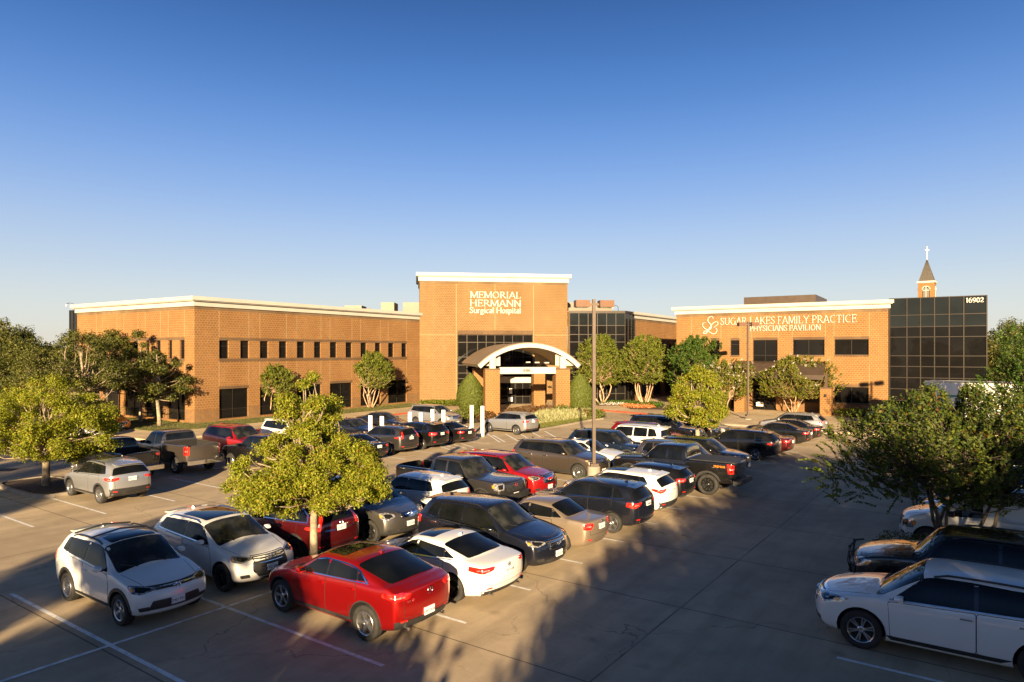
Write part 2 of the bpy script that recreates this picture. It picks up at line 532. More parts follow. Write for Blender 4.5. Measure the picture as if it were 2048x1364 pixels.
# entrance garden island between the lot and the canopy
bed = [G(1078, 861), G(1135, 850.6), G(1175, 842.5), G(1206, 838.5), G(1212, 834), G(1200, 829.5), G(1150, 827.5), G(1090, 830), G(1012, 832.5), G(975, 842), G(962, 850), G(985, 858), G(1030, 863)]
flat("garden_bed", bed, 0.11, M_MULCH)
kerb(bed, closed=True)
bed2 = [G(902, 838), G(935, 848), G(962, 846), G(980, 838), G(970, 829), G(930, 824), G(905, 828)]
flat("garden_bed", bed2, 0.135, M_MULCH, z1=0.15)
bed3 = [G(842, 809.5), G(915, 808), G(985, 809), G(985, 812.5), G(915, 814.5), G(838, 815)]
flat("garden_bed", bed3, 0.125, M_MULCH, z1=0.17)
bed4 = [G(1190, 810), G(1225, 806.5), G(1262, 808), G(1330, 812), G(1322, 822), G(1262, 821), G(1245, 813), G(1195, 814)]
flat("garden_bed", bed4, 0.125, M_MULCH, z1=0.18)
bed5 = [G(1330, 822), G(1440, 822), G(1452, 836), G(1400, 842), G(1345, 834)]
flat("garden_bed", bed5, 0.125, M_MULCH, z1=0.18)
# ================================================================== buildings
def brick_mat(name, c1, c2, mortar, w=0.30, h=0.10, headers=True):
    m, nd, ln, b = newmat(name)
    uv = nd.new("ShaderNodeUVMap")
    tc = nd.new("ShaderNodeTexCoord")
    br = nd.new("ShaderNodeTexBrick")
    br.inputs["Scale"].default_value = 1.0
    br.inputs["Brick Width"].default_value = w; br.inputs["Row Height"].default_value = h
    br.inputs["Mortar Size"].default_value = 0.014; br.inputs["Mortar Smooth"].default_value = 0.3
    br.inputs["Bias"].default_value = 0.0
    br.inputs["Color1"].default_value = (*c1, 1); br.inputs["Color2"].default_value = (*c2, 1); br.inputs["Mortar"].default_value = (*mortar, 1)
    ln.new(uv.outputs[0], br.inputs["Vector"])
    c = br.outputs["Color"]
    n1 = noise(nd, ln, tc.outputs["Object"], 0.35, 6, 0.6)
    n2 = noise(nd, ln, tc.outputs["Object"], 3.5, 4, 0.6)
    mpz = nd.new("ShaderNodeMapping"); mpz.inputs["Scale"].default_value = (0.9, 0.9, 0.12)
    ln.new(tc.outputs["Object"], mpz.inputs["Vector"])
    n3 = noise(nd, ln, mpz.outputs[0], 1.0, 6, 0.65)      # rain streaks running down the wall
    c = mixc(nd, ln, math_node(nd, ln, 'MULTIPLY', ramp(nd, ln, n3, 0.45, 0.75), 0.4), c, tuple(x * 0.6 for x in c1))
    c = mixc(nd, ln, math_node(nd, ln, 'MULTIPLY', ramp(nd, ln, n1, 0.38, 0.66), 0.65), c, tuple(x * 0.62 for x in c1))
    c = mixc(nd, ln, math_node(nd, ln, 'MULTIPLY', ramp(nd, ln, n2, 0.45, 0.75), 0.3), c, tuple(x * 1.25 for x in c1))
    if headers:   # every few courses a lighter and a darker header brick
        b2 = nd.new("ShaderNodeTexBrick")
        b2.inputs["Scale"].default_value = 1.0; b2.inputs["Brick Width"].default_value = w; b2.inputs["Row Height"].default_value = h * 2
        b2.inputs["Mortar Size"].default_value = 0.045; b2.inputs["Mortar Smooth"].default_value = 0.0
        b2.inputs["Color1"].default_value = (0, 0, 0, 1); b2.inputs["Color2"].default_value = (0, 0, 0, 1); b2.inputs["Mortar"].default_value = (1, 1, 1, 1)
        ln.new(uv.outputs[0], b2.inputs["Vector"])
        c = mixc(nd, ln, math_node(nd, ln, 'MULTIPLY', b2.outputs["Color"], 0.45), c, mortar)
    ln.new(c, b.inputs["Base Color"])
    bp = nd.new("ShaderNodeBump"); bp.inputs["Strength"].default_value = 0.3; bp.inputs["Distance"].default_value = 0.01
    bp.invert = True
    ln.new(br.outputs["Fac"], bp.inputs["Height"]); ln.new(bp.outputs[0], b.inputs["Normal"])
    setp(b, rough=0.88, spec=0.2)
    return m


M_BRICK = brick_mat("orange_brick", (0.22, 0.085, 0.019), (0.095, 0.034, 0.010), (0.33, 0.21, 0.10))
M_BRICKT = brick_mat("tower_brick", (0.17, 0.086, 0.027), (0.095, 0.042, 0.014), (0.27, 0.19, 0.10))
M_BRICKD = brick_mat("dark_brick_band", (0.12, 0.07, 0.04), (0.08, 0.05, 0.03), (0.2, 0.14, 0.08), headers=False)
M_BRICKB = brick_mat("blue_header_brick", (0.22, 0.10, 0.03), (0.10, 0.075, 0.06), (0.3, 0.21, 0.11), w=0.3, h=0.1, headers=False)
M_STUCCO = plain("white_stucco", (0.44, 0.425, 0.385), 0.75, var=0.05, scale=0.8)
M_SOFFIT = plain("cream_soffit", (0.5, 0.44, 0.36), 0.8, var=0.06)
M_ROOFM = plain("roof_membrane", (0.5, 0.48, 0.44), 0.8)
M_FRAME = plain("bronze_frame", (0.036, 0.029, 0.023), 0.4, 0.5)
M_BROWNM = plain("brown_metal", (0.075, 0.052, 0.038), 0.45, 0.3, var=0.1, scale=1.5)
M_JOINT = plain("expansion_joint", (0.27, 0.18, 0.085), 0.8)
M_SILL = M_BRICKD
M_BGLASS, _n, _l, _b = newmat("dark_building_glass")
_tc = _n.new("ShaderNodeTexCoord"); _nn = _n.new("ShaderNodeTexNoise"); _nn.inputs["Scale"].default_value = 0.5
_l.new(_tc.outputs["Object"], _nn.inputs["Vector"]); _bp = _n.new("ShaderNodeBump"); _bp.inputs["Strength"].default_value = 0.2; _bp.inputs["Distance"].default_value = 0.05
_l.new(_nn.outputs["Fac"], _bp.inputs["Height"]); _l.new(_bp.outputs[0], _b.inputs["Normal"])
_rr = _n.new("ShaderNodeValToRGB"); _rr.color_ramp.elements[0].color = (0.004, 0.004, 0.005, 1); _rr.color_ramp.elements[1].color = (0.012, 0.011, 0.010, 1)
_l.new(_nn.outputs["Fac"], _rr.inputs[0]); _l.new(_rr.outputs[0], _b.inputs["Base Color"]); setp(_b, rough=0.02, spec=0.16)
M_SPANDREL, _n, _l, _b = newmat("grey_spandrel_glass"); noisy(_n, _l, _b, (0.010, 0.012, 0.013), (0.014, 0.017, 0.019), 0.4); setp(_b, rough=0.04, spec=0.22)


def build_each(mb, name, mat, root, faces_per=6, uv=False):
    """every box collected in mb becomes a part of its own"""
    for i in range(0, len(mb.f), faces_per):
        q = MB()
        for k in range(i, min(i + faces_per, len(mb.f))): q.face([mb.v[j] for j in mb.f[k]], 0, mb.uv[k])
        q.build(name, mat, root, uv=uv)


class Fac:
    """a facade plane: origin, unit direction along it; normal points to the viewer's side"""
    def __init__(s, o, d, root):
        s.o = Vector((o[0], o[1])); s.d = Vector((d[0], d[1])).normalized()
        n = Vector((s.d.y, -s.d.x))
        if n.dot(-s.o) < 0: n = -n
        s.n = n; s.root = root; s.r = Vector((root.location.x, root.location.y))
        s.flip = Vector((s.d.x, s.d.y, 0)).cross(Vector((0, 0, 1))).dot(Vector((n.x, n.y, 0))) < 0

    def P(s, t, d, z):
        q = s.o + s.d * t + s.n * d - s.r
        return (q.x, q.y, z)

    def t(s, u, d=0.0):
        k = (u - 1024.0) / FX
        o = s.o + s.n * d
        # (o.x + t dx) = k (o.y + t dy)
        return (k * o.y - o.x) / (s.d.x - k * s.d.y)

    def z(s, t, v, d=0.0):
        y = (s.o + s.d * t + s.n * d).y
        return CAMH - (v - HZ) * y / FX

    def quad(s, mb, t0, t1, z0, z1, d=0.0, m=0):
        pts = [s.P(t0, d, z0), s.P(t1, d, z0), s.P(t1, d, z1), s.P(t0, d, z1)]
        uv = [(t0, z0), (t1, z0), (t1, z1), (t0, z1)]
        if s.flip: pts.reverse(); uv.reverse()
        mb.face(pts, m, uv)

    def box(s, mb, t0, t1, d0, d1, z0, z1, m=0):
        c = [s.P(t0, d0, z0), s.P(t1, d0, z0), s.P(t1, d1, z0), s.P(t0, d1, z0), s.P(t0, d0, z1), s.P(t1, d0, z1), s.P(t1, d1, z1), s.P(t0, d1, z1)]
        T = [(t0, z0), (t1, z0), (t1, z0), (t0, z0), (t0, z1), (t1, z1), (t1, z1), (t0, z1)]
        D = [(d0, z0), (d0, z0), (d1, z0), (d1, z0), (d0, z1), (d0, z1), (d1, z1), (d1, z1)]
        for f, q in (((3, 2, 1, 0), T), ((4, 5, 6, 7), T), ((0, 1, 5, 4), T), ((2, 3, 7, 6), T), ((1, 2, 6, 5), D), ((3, 0, 4, 7), D)):
            ff = f if not s.flip else tuple(reversed(f))
            mb.face([c[i] for i in ff], m, [q[i] for i in ff])

    def wall(s, mb, t0, t1, z0, z1, ops, depth=0.22, m=0):
        ts = sorted(set([t0, t1] + [x for o in ops for x in o[:2]])); zs = sorted(set([z0, z1] + [x for o in ops for x in o[2:4]]))
        ts = [x for x in ts if t0 - 1e-6 <= x <= t1 + 1e-6]; zs = [x for x in zs if z0 - 1e-6 <= x <= z1 + 1e-6]
        for a, b in zip(ts, ts[1:]):
            for c, e in zip(zs, zs[1:]):
                if b - a < 1e-5 or e - c < 1e-5: continue
                mt, mz = (a + b) / 2, (c + e) / 2
                if any(o[0] < mt < o[1] and o[2] < mz < o[3] for o in ops): continue
                s.quad(mb, a, b, c, e, 0, m)
        for o in ops:
            a, b, c, e = o[:4]
            for (q0, q1) in (((a, c), (a, e)), ((a, e), (b, e)), ((b, e), (b, c)), ((b, c), (a, c))):
                pts = [s.P(q0[0], 0, q0[1]), s.P(q1[0], 0, q1[1]), s.P(q1[0], -depth, q1[1]), s.P(q0[0], -depth, q0[1])]
                mb.face(pts, m, [q0, q1, (q1[0] + depth, q1[1]), (q0[0] + depth, q0[1])])

    def window(s, op, mull=(), trans=(), name="window", depth=0.2, fw=0.055, gmat=None, d0=None, parent=None):
        a, b, c, e = op[:4]
        if a > b: a, b = b, a
        mb = MB(); d = -depth if d0 is None else d0
        f1 = d + 0.07
        s.box(mb, a, b, d, f1, c, c + fw); s.box(mb, a, b, d, f1, e - fw, e)
        s.box(mb, a, a + fw, d, f1 + 0.001, c + fw, e - fw); s.box(mb, b - fw, b, d, f1 + 0.001, c + fw, e - fw)
        for t in mull: s.box(mb, t - fw * .5, t + fw * .5, d, f1 + 0.004, c + fw, e - fw)
        for z in trans: s.box(mb, a + fw, b - fw, d, f1 - 0.003, z - fw * .5, z + fw * .5)
        fr = mb.build(name, M_FRAME, parent or s.root)
        g = MB(); s.quad(g, a + 0.01, b - 0.01, c + 0.01, e - 0.01, d + 0.02)
        g.build("pane", gmat or M_BGLASS, fr)
        return fr


def root_at(name, p, label, cat, group=None):
    return empty(name, (p[0], p[1], 0), 0, label, cat, group)


def offset_poly(poly, d):
    n = len(poly); a = sum(poly[i - 1][0] * poly[i][1] - poly[i][0] * poly[i - 1][1] for i in range(n))
    sg = 1 if a > 0 else -1
    out = []
    for i in range(n):
        p0, p1, p2 = Vector(poly[i - 1]), Vector(poly[i]), Vector(poly[(i + 1) % n])
        d1 = (p1 - p0).normalized(); d2 = (p2 - p1).normalized()
        n1 = Vector((d1.y, -d1.x)) * sg; n2 = Vector((d2.y, -d2.x)) * sg
        bis = (n1 + n2).normalized(); k = d / max(0.3, bis.dot(n1))
        out.append(tuple(p1 + bis * k))
    return out


def cornice(foot, H, root, lip=0.45, low=0.15, z1=0.32, z2=0.80):
    rx, ry = root.location.x, root.location.y
    f = [(x - rx, y - ry) for x, y in foot]
    mb = MB(); mb.prism(offset_poly(f, lip), H - z1, H); mb.prism(offset_poly(f, lip - 0.1), H - z1 - 0.07, H - z1 - 0.001, top=False)
    mb.prism(offset_poly(f, low), H - z2, H - z1 - 0.071, top=False)
    mb.build("cornice", M_STUCCO, root)
    mb = MB(); mb.prism(offset_poly(f, 0.02), H - z2 - 0.28, H - z2 - 0.001, top=False)
    mb.build("brick_frieze", M_BRICKD, root)
    mb = MB(); mb.face([(x, y, H + 0.004) for x, y in offset_poly(f, -0.3)]); mb.build("roof", M_ROOFM, root)


# ---- hospital -----------------------------------------------------------------
hosp = root_at("hospital_building", C0, "long two storey orange brick hospital wing with tall central sign tower", "building")
HW = 10.9
fr_ = Fac(C0, BV, hosp)          # right facade, t grows away
fl_ = Fac(C0, AV, hosp)          # left facade
LR, LL = 30.0, 19.7
foot = [C0, W2(C0, 0, LR), W2(C0, LL, LR), W2(C0, LL, 0)]
up = [(438.5, 457.3), (480.9, 498), (520, 536.6), (558, 573.5), (594, 609), (628.2, 642), (660, 673.5), (691.5, 704), (721.3, 733.3), (750, 761), (776.4, 787.5), (803, 813.3)]
upo = [(fr_.t(a), fr_.t(b), 5.62, 7.22) for a, b in up]
lo = [(438.5, 496.6, 467.5), (520, 574, 547), (594, 642.5, 619), (660, 704, 683), (721.3, 761, 742), (776.4, 813.3, 795.5)]
loo = [(fr_.t(a), fr_.t(b), 0.35, 2.95) for a, b, c in lo]
mb = MB(); fr_.wall(mb, 0, LR, 0, HW - 0.5, upo + loo)
ul = [(247.8, 256.3), (267, 276), (290.5, 298.4), (312, 321), (336.6, 344), (359.5, 369), (226, 234), (205, 213), (185, 193)]
ulo = [tuple(sorted((fl_.t(a), fl_.t(b)))) + (5.62, 7.22) for a, b in ul]
ll = [(335, 370), (290, 326), (248, 283), (210, 237), (176, 199)]
llo = [tuple(sorted((fl_.t(a), fl_.t(b)))) + (0.35, 2.95) for a, b in ll]
fl_.wall(mb, 0, LL, 0, HW - 0.5, ulo + llo)
fb2 = Fac(W2(C0, LL, 0), BV, hosp); fb2.n = -fl_.d * -1
wb_ = MB()
# far sides as plain brick so that the block is closed
p = [W2(C0, LL, 0), W2(C0, LL, LR), W2(C0, 0, LR)]
for a, b in zip(p, p[1:]):
    rx, ry = C0
    ln_ = math.dist(a, b)
    mb.face([(a[0] - rx, a[1] - ry, 0), (b[0] - rx, b[1] - ry, 0), (b[0] - rx, b[1] - ry, HW - .5), (a[0] - rx, a[1] - ry, HW - .5)], 0, [(0, 0), (ln_, 0), (ln_, HW), (0, HW)])
mb.build("wall", M_BRICK, hosp, uv=True)
cornice(foot, HW, hosp)
bands = MB()
for f, ops, L_ in ((fr_, upo, LR), (fl_, ulo, LL)):
    ta, tb = min(o[0] for o in ops) - 0.0, max(o[1] for o in ops) + 0.0
    f.box(bands, ta, tb, -0.02, 0.025, 7.222, 7.46); f.box(bands, ta, tb, -0.02, 0.04, 5.36, 5.618)
for f, ops in ((fr_, loo), (fl_, llo)):
    for o in ops: f.box(bands, o[0] - 0.0, o[1] + 0.0, -0.02, 0.022, 2.953, 3.2)
build_each(bands, "brick_band", M_BRICKD, hosp, uv=True)
base = MB()
for f, ops, L_ in ((fr_, loo, LR), (fl_, llo, LL)):
    xs = [0.0] + sorted([x for o in ops for x in o[:2]]) + [L_]
    for a, b in zip(xs[0::2], xs[1::2]):
        if b - a > 0.05: f.box(base, a + 0.003, b - 0.003, -0.02, 0.018, 0.1, 1.25)
build_each(base, "brick_plinth", M_BRICKB, hosp, uv=True)
jt = MB()
for f, ops, up_ in ((fr_, upo, up), (fl_, ulo, ul)):
    for i, o in enumerate(sorted(ops)):
        t_ = o[0] if i % 2 == 0 else o[1]
        if i == 0: t_ = o[0]
        f.box(jt, t_ - 0.035, t_ + 0.035, -0.01, 0.012, 7.47, HW - 1.09); f.box(jt, t_ - 0.035, t_ + 0.035, -0.01, 0.012, 3.25, 5.35)
build_each(jt, "wall_joint", M_JOINT, hosp)
for o in upo + []: fr_.window(o, (), (6.72,), )
for o in ulo: fl_.window(o, (), (6.72,))
for (a, b, c), o in zip(lo, loo): fr_.window(o, (fr_.t(c),), (1.15,))
for o in llo: fl_.window(o, ((o[0] + o[1]) / 2,), (1.15,))
# glass stair block at the far left end
gb = MB(); o_ = W2(C0, LL, 0.7)
fg = Fac(o_, AV, hosp)
fg.box(gb, 0.02, 3.0, -6, 0, 0.0, 10.5); gb.build("stair_tower", M_SPANDREL, hosp)
gb = MB()
for t_ in (0.06, 0.8, 1.5, 2.2, 2.95): fg.box(gb, t_ - 0.035, t_ + 0.035, 0.002, 0.07, 0, 10.5)
for z_ in (2.4, 4.2, 6.0, 7.8, 9.2, 10.45): fg.box(gb, 0.1, 2.9, 0.002, 0.06, z_ - 0.035, z_ + 0.035)
gb.build("curtain_mullion", M_FRAME, hosp)

# ---- tower
TD = (math.cos(R(8)), math.sin(R(8)))
T0 = (-11.1, 82.0)
HT = 15.75
ft = Fac(T0, TD, hosp)
TW = 18.15
gt0, gt1 = ft.t(915), ft.t(1066); gz1 = 8.32
mb = MB(); ft.wall(mb, 0, TW, 0, HT - 0.5, [(gt0, gt1, 0.12, gz1)], 0.3)
ntv = (-TD[1], TD[0])
pts = [T0, (T0[0] + ntv[0] * 10, T0[1] + ntv[1] * 10), (T0[0] + ntv[0] * 10 + TD[0] * TW, T0[1] + ntv[1] * 10 + TD[1] * TW), (T0[0] + TD[0] * TW, T0[1] + TD[1] * TW)]
for a, b in zip(pts, pts[1:]):
    ln_ = math.dist(a, b)
    mb.face([(a[0] - C0[0], a[1] - C0[1], 0), (b[0] - C0[0], b[1] - C0[1], 0), (b[0] - C0[0], b[1] - C0[1], HT - .5), (a[0] - C0[0], a[1] - C0[1], HT - .5)], 0, [(0, 0), (ln_, 0), (ln_, HT), (0, HT)])
mb.build("tower_wall", M_BRICKT, hosp, uv=True)
cornice([pts[3], pts[2], pts[1], pts[0]], HT, hosp, lip=0.42, low=0.14, z1=0.4, z2=1.0)
jt = MB()
for u in (912.5, 990, 1067):
    t_ = ft.t(u); ft.box(jt, t_ - 0.05, t_ + 0.05, -0.01, 0.012, gz1 + 0.6 if u == 990 else (0.2 if u != 1067 else gz1 - 8.0), HT - 1.3)
ft.box(jt, 0.05, gt0 - 0.3, -0.01, 0.010, 8.25, 8.33); ft.box(jt, gt1 + 0.3, TW - 0.05, -0.01, 0.010, 8.25, 8.33)
build_each(jt, "wall_joint", M_JOINT, hosp)
bd_ = MB(); ft.box(bd_, gt0, gt1, -0.02, 0.02, gz1 + 0.003, gz1 + 0.5); bd_.build("brick_band", M_BRICKD, hosp, uv=True)
us = [934.2, 955.4, 972.7, 990.3, 1008.2, 1025.6, 1046.8]
vsr = [684.6, 714, 730, 746, 757, 768, 782, 796]
ft.window((gt0, gt1, 0.12, gz1), [ft.t(u) for u in us], [ft.z(ft.t(985), v) for v in vsr], depth=0.28, fw=0.075, name="curtain_window")
# penthouse screens and roof units behind the parapet
pb = MB(); pb.box(-15.5 - C0[0], 14.2 - C0[0], 97 - C0[1], 106 - C0[1], HW - 0.5, 13.25); pb.build("roof_screen", M_BROWNM, hosp)
pb = MB()
for (x0, x1, z1) in ((-21.6, -19.4, 12.2), (-16.9, -15.2, 12.6)): pb.box(x0 - C0[0], x1 - C0[0], 88 - C0[1], 91 - C0[1], HW, z1)
pb.tube([(-24 - C0[0], 90 - C0[1], 11.9), (-18.5 - C0[0], 90 - C0[1], 11.9)], 0.06, 6)
pb.build("roof_duct", plain("weathered_metal", (0.20, 0.17, 0.13), 0.6, 0.1), hosp)

# ---- curtain wall wing right of the tower
G0 = (6.9, 81.9); G1 = (13.62, 82.3)
cw = MB()
HG = 11.15
G2 = (15.3, 85.1); G3 = (G2[0] + BV[0] * 17, G2[1] + BV[1] * 17)
rr = lambda p, z: (p[0] - C0[0], p[1] - C0[1], z)
for a, b in ((G0, G1), (G1, G2), ((6.9, 84.6), G0)):
    cw.face([rr(a, 0), rr(b, 0), rr(b, HG), rr(a, HG)])
cw.face([rr(G0, HG), rr(G1, HG), rr(G2, HG), rr((14, 96), HG), rr((6.9, 96), HG)])
cw.build("curtain_wall", M_BGLASS, hosp)
sp_ = MB(); f1 = Fac(G0, (G1[0] - G0[0], G1[1] - G0[1]), hosp); f2 = Fac(G1, (G2[0] - G1[0], G2[1] - G1[1]), hosp)
L1 = math.dist(G0, G1); L2 = math.dist(G1, G2)
rows_ = [807, 787, 761, 744, 724, 712.5, 684, 669, 651, 626]
zr = [f1.z(f1.t(1200), v) for v in rows_]
for f, L_, n_ in ((f1, L1, 6), (f2, L2, 3)):
    f.box(sp_, 0.0, L_, 0.005, 0.10, HG - 0.25, HG + 0.02)
    for k in range(n_ + 1):
        t_ = L_ * k / n_
        f.box(sp_, max(0, t_ - 0.04), min(L_, t_ + 0.04), 0.004, 0.075, 0, HG - 0.25)
    for z_ in zr[1:]: f.box(sp_, 0.04, L_ - 0.04, 0.004, 0.07, z_ - 0.035, z_ + 0.035)
sp_.build("curtain_mullion", M_FRAME, hosp)
sp_ = MB()
f1.quad(sp_, 0.05, L1 - 0.05, zr[-2], HG - 0.25, 0.012); f2.quad(sp_, 0.05, L2 - 0.05, zr[-2], HG - 0.25, 0.012)
sp_.build("spandrel_panel", M_SPANDREL, hosp)
f3 = Fac(G2, BV, hosp)
mo = [(f3.t(a), f3.t(b), 5.7, 7.3) for a, b in ((1300, 1306), (1314, 1319), (1327, 1332), (1339, 1343.5))]
mo2 = [(f3.t(1284), f3.t(1300), 0.4, 3.0), (f3.t(1308), f3.t(1322), 0.4, 3.0), (f3.t(1330), f3.t(1343), 0.4, 3.0)]
mb = MB(); f3.wall(mb, 0, 17, 0, HG - 0.5, mo + mo2)
mb.face([rr(G3, 0), rr((30, 99), 0), rr((30, 99), HG - .5), rr(G3, HG - .5)], 0, [(0, 0), (12, 0), (12, 10), (0, 10)])
mb.build("wall", M_BRICK, hosp, uv=True)
for o in mo + mo2: f3.window(o, (), ((o[2] + o[3]) / 2 + 0.3,))
cornice([G2, G3, (30, 99), (22, 112), (6, 104), (14.2, 96)][::1], HG + 0.03, hosp)

# ---- hospital sign letters : a small serif stroke alphabet
NIB = R(18)


def cr(pts, n=5, closed=False):
    out = []; m = len(pts)
    rg = range(m if closed else m - 1)
    for i in rg:
        p0 = pts[(i - 1) % m] if (closed or i > 0) else pts[0]
        p1, p2 = pts[i], pts[(i + 1) % m]
        p3 = pts[(i + 2) % m] if (closed or i + 2 < m) else pts[-1]
        for k in range(n):
            t = k / n
            out.append(tuple(0.5 * (2 * b + (-a + c) * t + (2 * a - 5 * b + 4 * c - d) * t * t + (-a + 3 * b - 3 * c + d) * t ** 3) for a, b, c, d in zip(p0, p1, p2, p3)))
    out.append(pts[0] if closed else pts[-1])
    return out


def EL(cx, cy, rx, ry, a0=0, a1=360, n=18):
    return [(cx + rx * math.cos(R(a0 + (a1 - a0) * k / n)), cy + ry * math.sin(R(a0 + (a1 - a0) * k / n))) for k in range(n + 1)]


GL = {
    'M': (1.05, [[(.12, 0), (.15, 1)], [(.15, 1), (.52, .06)], [(.52, .06), (.90, 1)], [(.90, 1), (.94, 0)]], [(.12, 0), (.94, 0), (.13, 1), (.92, 1)]),
    'E': (.72, [[(.15, 0), (.15, 1)], [(.15, .97), (.62, .97), (.64, .82)], [(.15, .52), (.52, .52)], [(.15, .03), (.63, .03), (.67, .2)], [(.52, .42), (.52, .62)]], [(.15, 0), (.15, 1)]),
    'O': (.95, [EL(.47, .5, .36, .47, 0, 360, 24)], []),
    'R': (.82, [[(.15, 0), (.15, 1)], [(.15, .96), (.38, .96)] + EL(.38, .73, .2, .23, 90, -90, 8) + [(.15, .5)], [(.36, .5), (.76, .02)]], [(.15, 0), (.15, 1), (.76, 0.02)]),
    'I': (.36, [[(.18, 0), (.18, 1)]], [(.18, 0), (.18, 1)]),
    'A': (.88, [[(.08, 0), (.44, 1)], [(.44, 1), (.80, 0)], [(.2, .34), (.68, .34)]], [(.08, 0), (.80, 0)]),
    'L': (.70, [[(.15, 0), (.15, 1)], [(.15, .03), (.6, .03), (.65, .22)]], [(.15, 0), (.15, 1)]),
    'H': (.92, [[(.15, 0), (.15, 1)], [(.77, 0), (.77, 1)], [(.15, .5), (.77, .5)]], [(.15, 0), (.15, 1), (.77, 0), (.77, 1)]),
    'N': (.92, [[(.14, 0), (.14, 1)], [(.14, 1), (.78, .02)], [(.78, 0), (.78, 1)]], [(.14, 0), (.13, 1), (.78, 1)]),
    'S': (.66, [cr([(.56, .78), (.5, .94), (.32, .98), (.14, .88), (.13, .70), (.3, .55), (.48, .42), (.54, .25), (.42, .06), (.22, .02), (.1, .12), (.08, .24)], 4)], []),
    'U': (.88, [[(.14, 1), (.14, .34)] + EL(.43, .34, .29, .32, 180, 360, 10) + [(.72, 1)]], [(.14, 1), (.72, 1)]),
    'G': (.90, [EL(.48, .5, .37, .47, 50, 315, 20) + [(.76, .16)], [(.76, .02), (.76, .42)]], [(.76, .42)]),
    'K': (.86, [[(.15, 0), (.15, 1)], [(.15, .42), (.70, 1)], [(.32, .58), (.78, 0)]], [(.15, 0), (.15, 1), (.70, 1), (.78, 0)]),
    'F': (.66, [[(.15, 0), (.15, 1)], [(.15, .97), (.6, .97), (.62, .82)], [(.15, .5), (.5, .5)]], [(.15, 0), (.15, 1)]),
    'Y': (.86, [[(.08, 1), (.43, .48)], [(.78, 1), (.43, .48)], [(.43, .5), (.43, 0)]], [(.08, 1), (.78, 1), (.43, 0)]),
    'P': (.72, [[(.15, 0), (.15, 1)], [(.15, .96), (.4, .96)] + EL(.4, .72, .21, .24, 90, -90, 8) + [(.15, .48)]], [(.15, 0), (.15, 1)]),
    'C': (.86, [EL(.48, .5, .37, .47, 48, 312, 20)], []),
    'T': (.80, [[(.4, 0), (.4, 1)], [(.08, .82), (.1, .97), (.7, .97), (.72, .82)]], [(.4, 0)]),
    'V': (.86, [[(.07, 1), (.43, 0)], [(.43, 0), (.79, 1)]], [(.07, 1), (.79, 1)]),
    'u': (.62, [[(.12, .64), (.12, .2)] + EL(.3, .18, .18, .16, 180, 300, 6) + [(.5, .2)], [(.5, .66), (.5, 0)]], [(.5, 0)]),
    'r': (.46, [[(.13, 0), (.13, .66)], cr([(.13, .44), (.24, .6), (.4, .64)], 4)], [(.13, 0)]),
    'g': (.60, [EL(.28, .42, .18, .2, 0, 360, 14), cr([(.16, .24), (.1, .14), (.2, .05), (.42, .0), (.5, -.12), (.36, -.26), (.16, -.25), (.08, -.13), (.2, 0)], 4), [(.42, .58), (.54, .64)]], []),
    'i': (.30, [[(.15, 0), (.15, .66)], [(.15, .82), (.15, .93)]], [(.15, 0)]),
    'c': (.50, [EL(.3, .33, .2, .31, 50, 310, 12)], []),
    'a': (.54, [EL(.25, .2, .15, .17, 0, 360, 12), cr([(.12, .54), (.26, .66), (.42, .56), (.42, .3), (.42, .06), (.5, .02)], 4)], []),
    'l': (.30, [[(.15, 0), (.15, 1)]], [(.15, 0)]),
    'o': (.58, [EL(.29, .33, .2, .31, 0, 360, 16)], []),
    's': (.44, [cr([(.36, .52), (.24, .65), (.1, .54), (.14, .4), (.3, .3), (.36, .16), (.22, .02), (.07, .12)], 4)], []),
    'p': (.62, [[(.13, -.28), (.13, .66)], EL(.33, .33, .2, .3, 160, -160, 14)], [(.13, -.28)]),
    't': (.38, [[(.16, .84), (.16, .16), (.24, .02), (.34, .06)], [(.04, .62), (.34, .62)]], []),
    '1': (.5, [[(.27, 0), (.27, 1)], [(.12, .8), (.27, .98)]], [(.27, 0)]),
    '6': (.64, [EL(.32, .3, .22, .28, 0, 360, 14), cr([(.1, .34), (.14, .7), (.34, .94), (.52, .97)], 4)], []),
    '9': (.64, [EL(.32, .68, .22, .28, 0, 360, 14), cr([(.54, .64), (.5, .3), (.32, .06), (.12, .03)], 4)], []),
    '0': (.66, [EL(.33, .5, .23, .47, 0, 360, 20)], []),
    '2': (.62, [cr([(.1, .74), (.18, .93), (.38, .96), (.5, .78), (.44, .55), (.26, .3), (.1, .08)], 4), [(.1, .05), (.54, .05), (.56, .2)]], []),
    ' ': (.34, [], []),
}


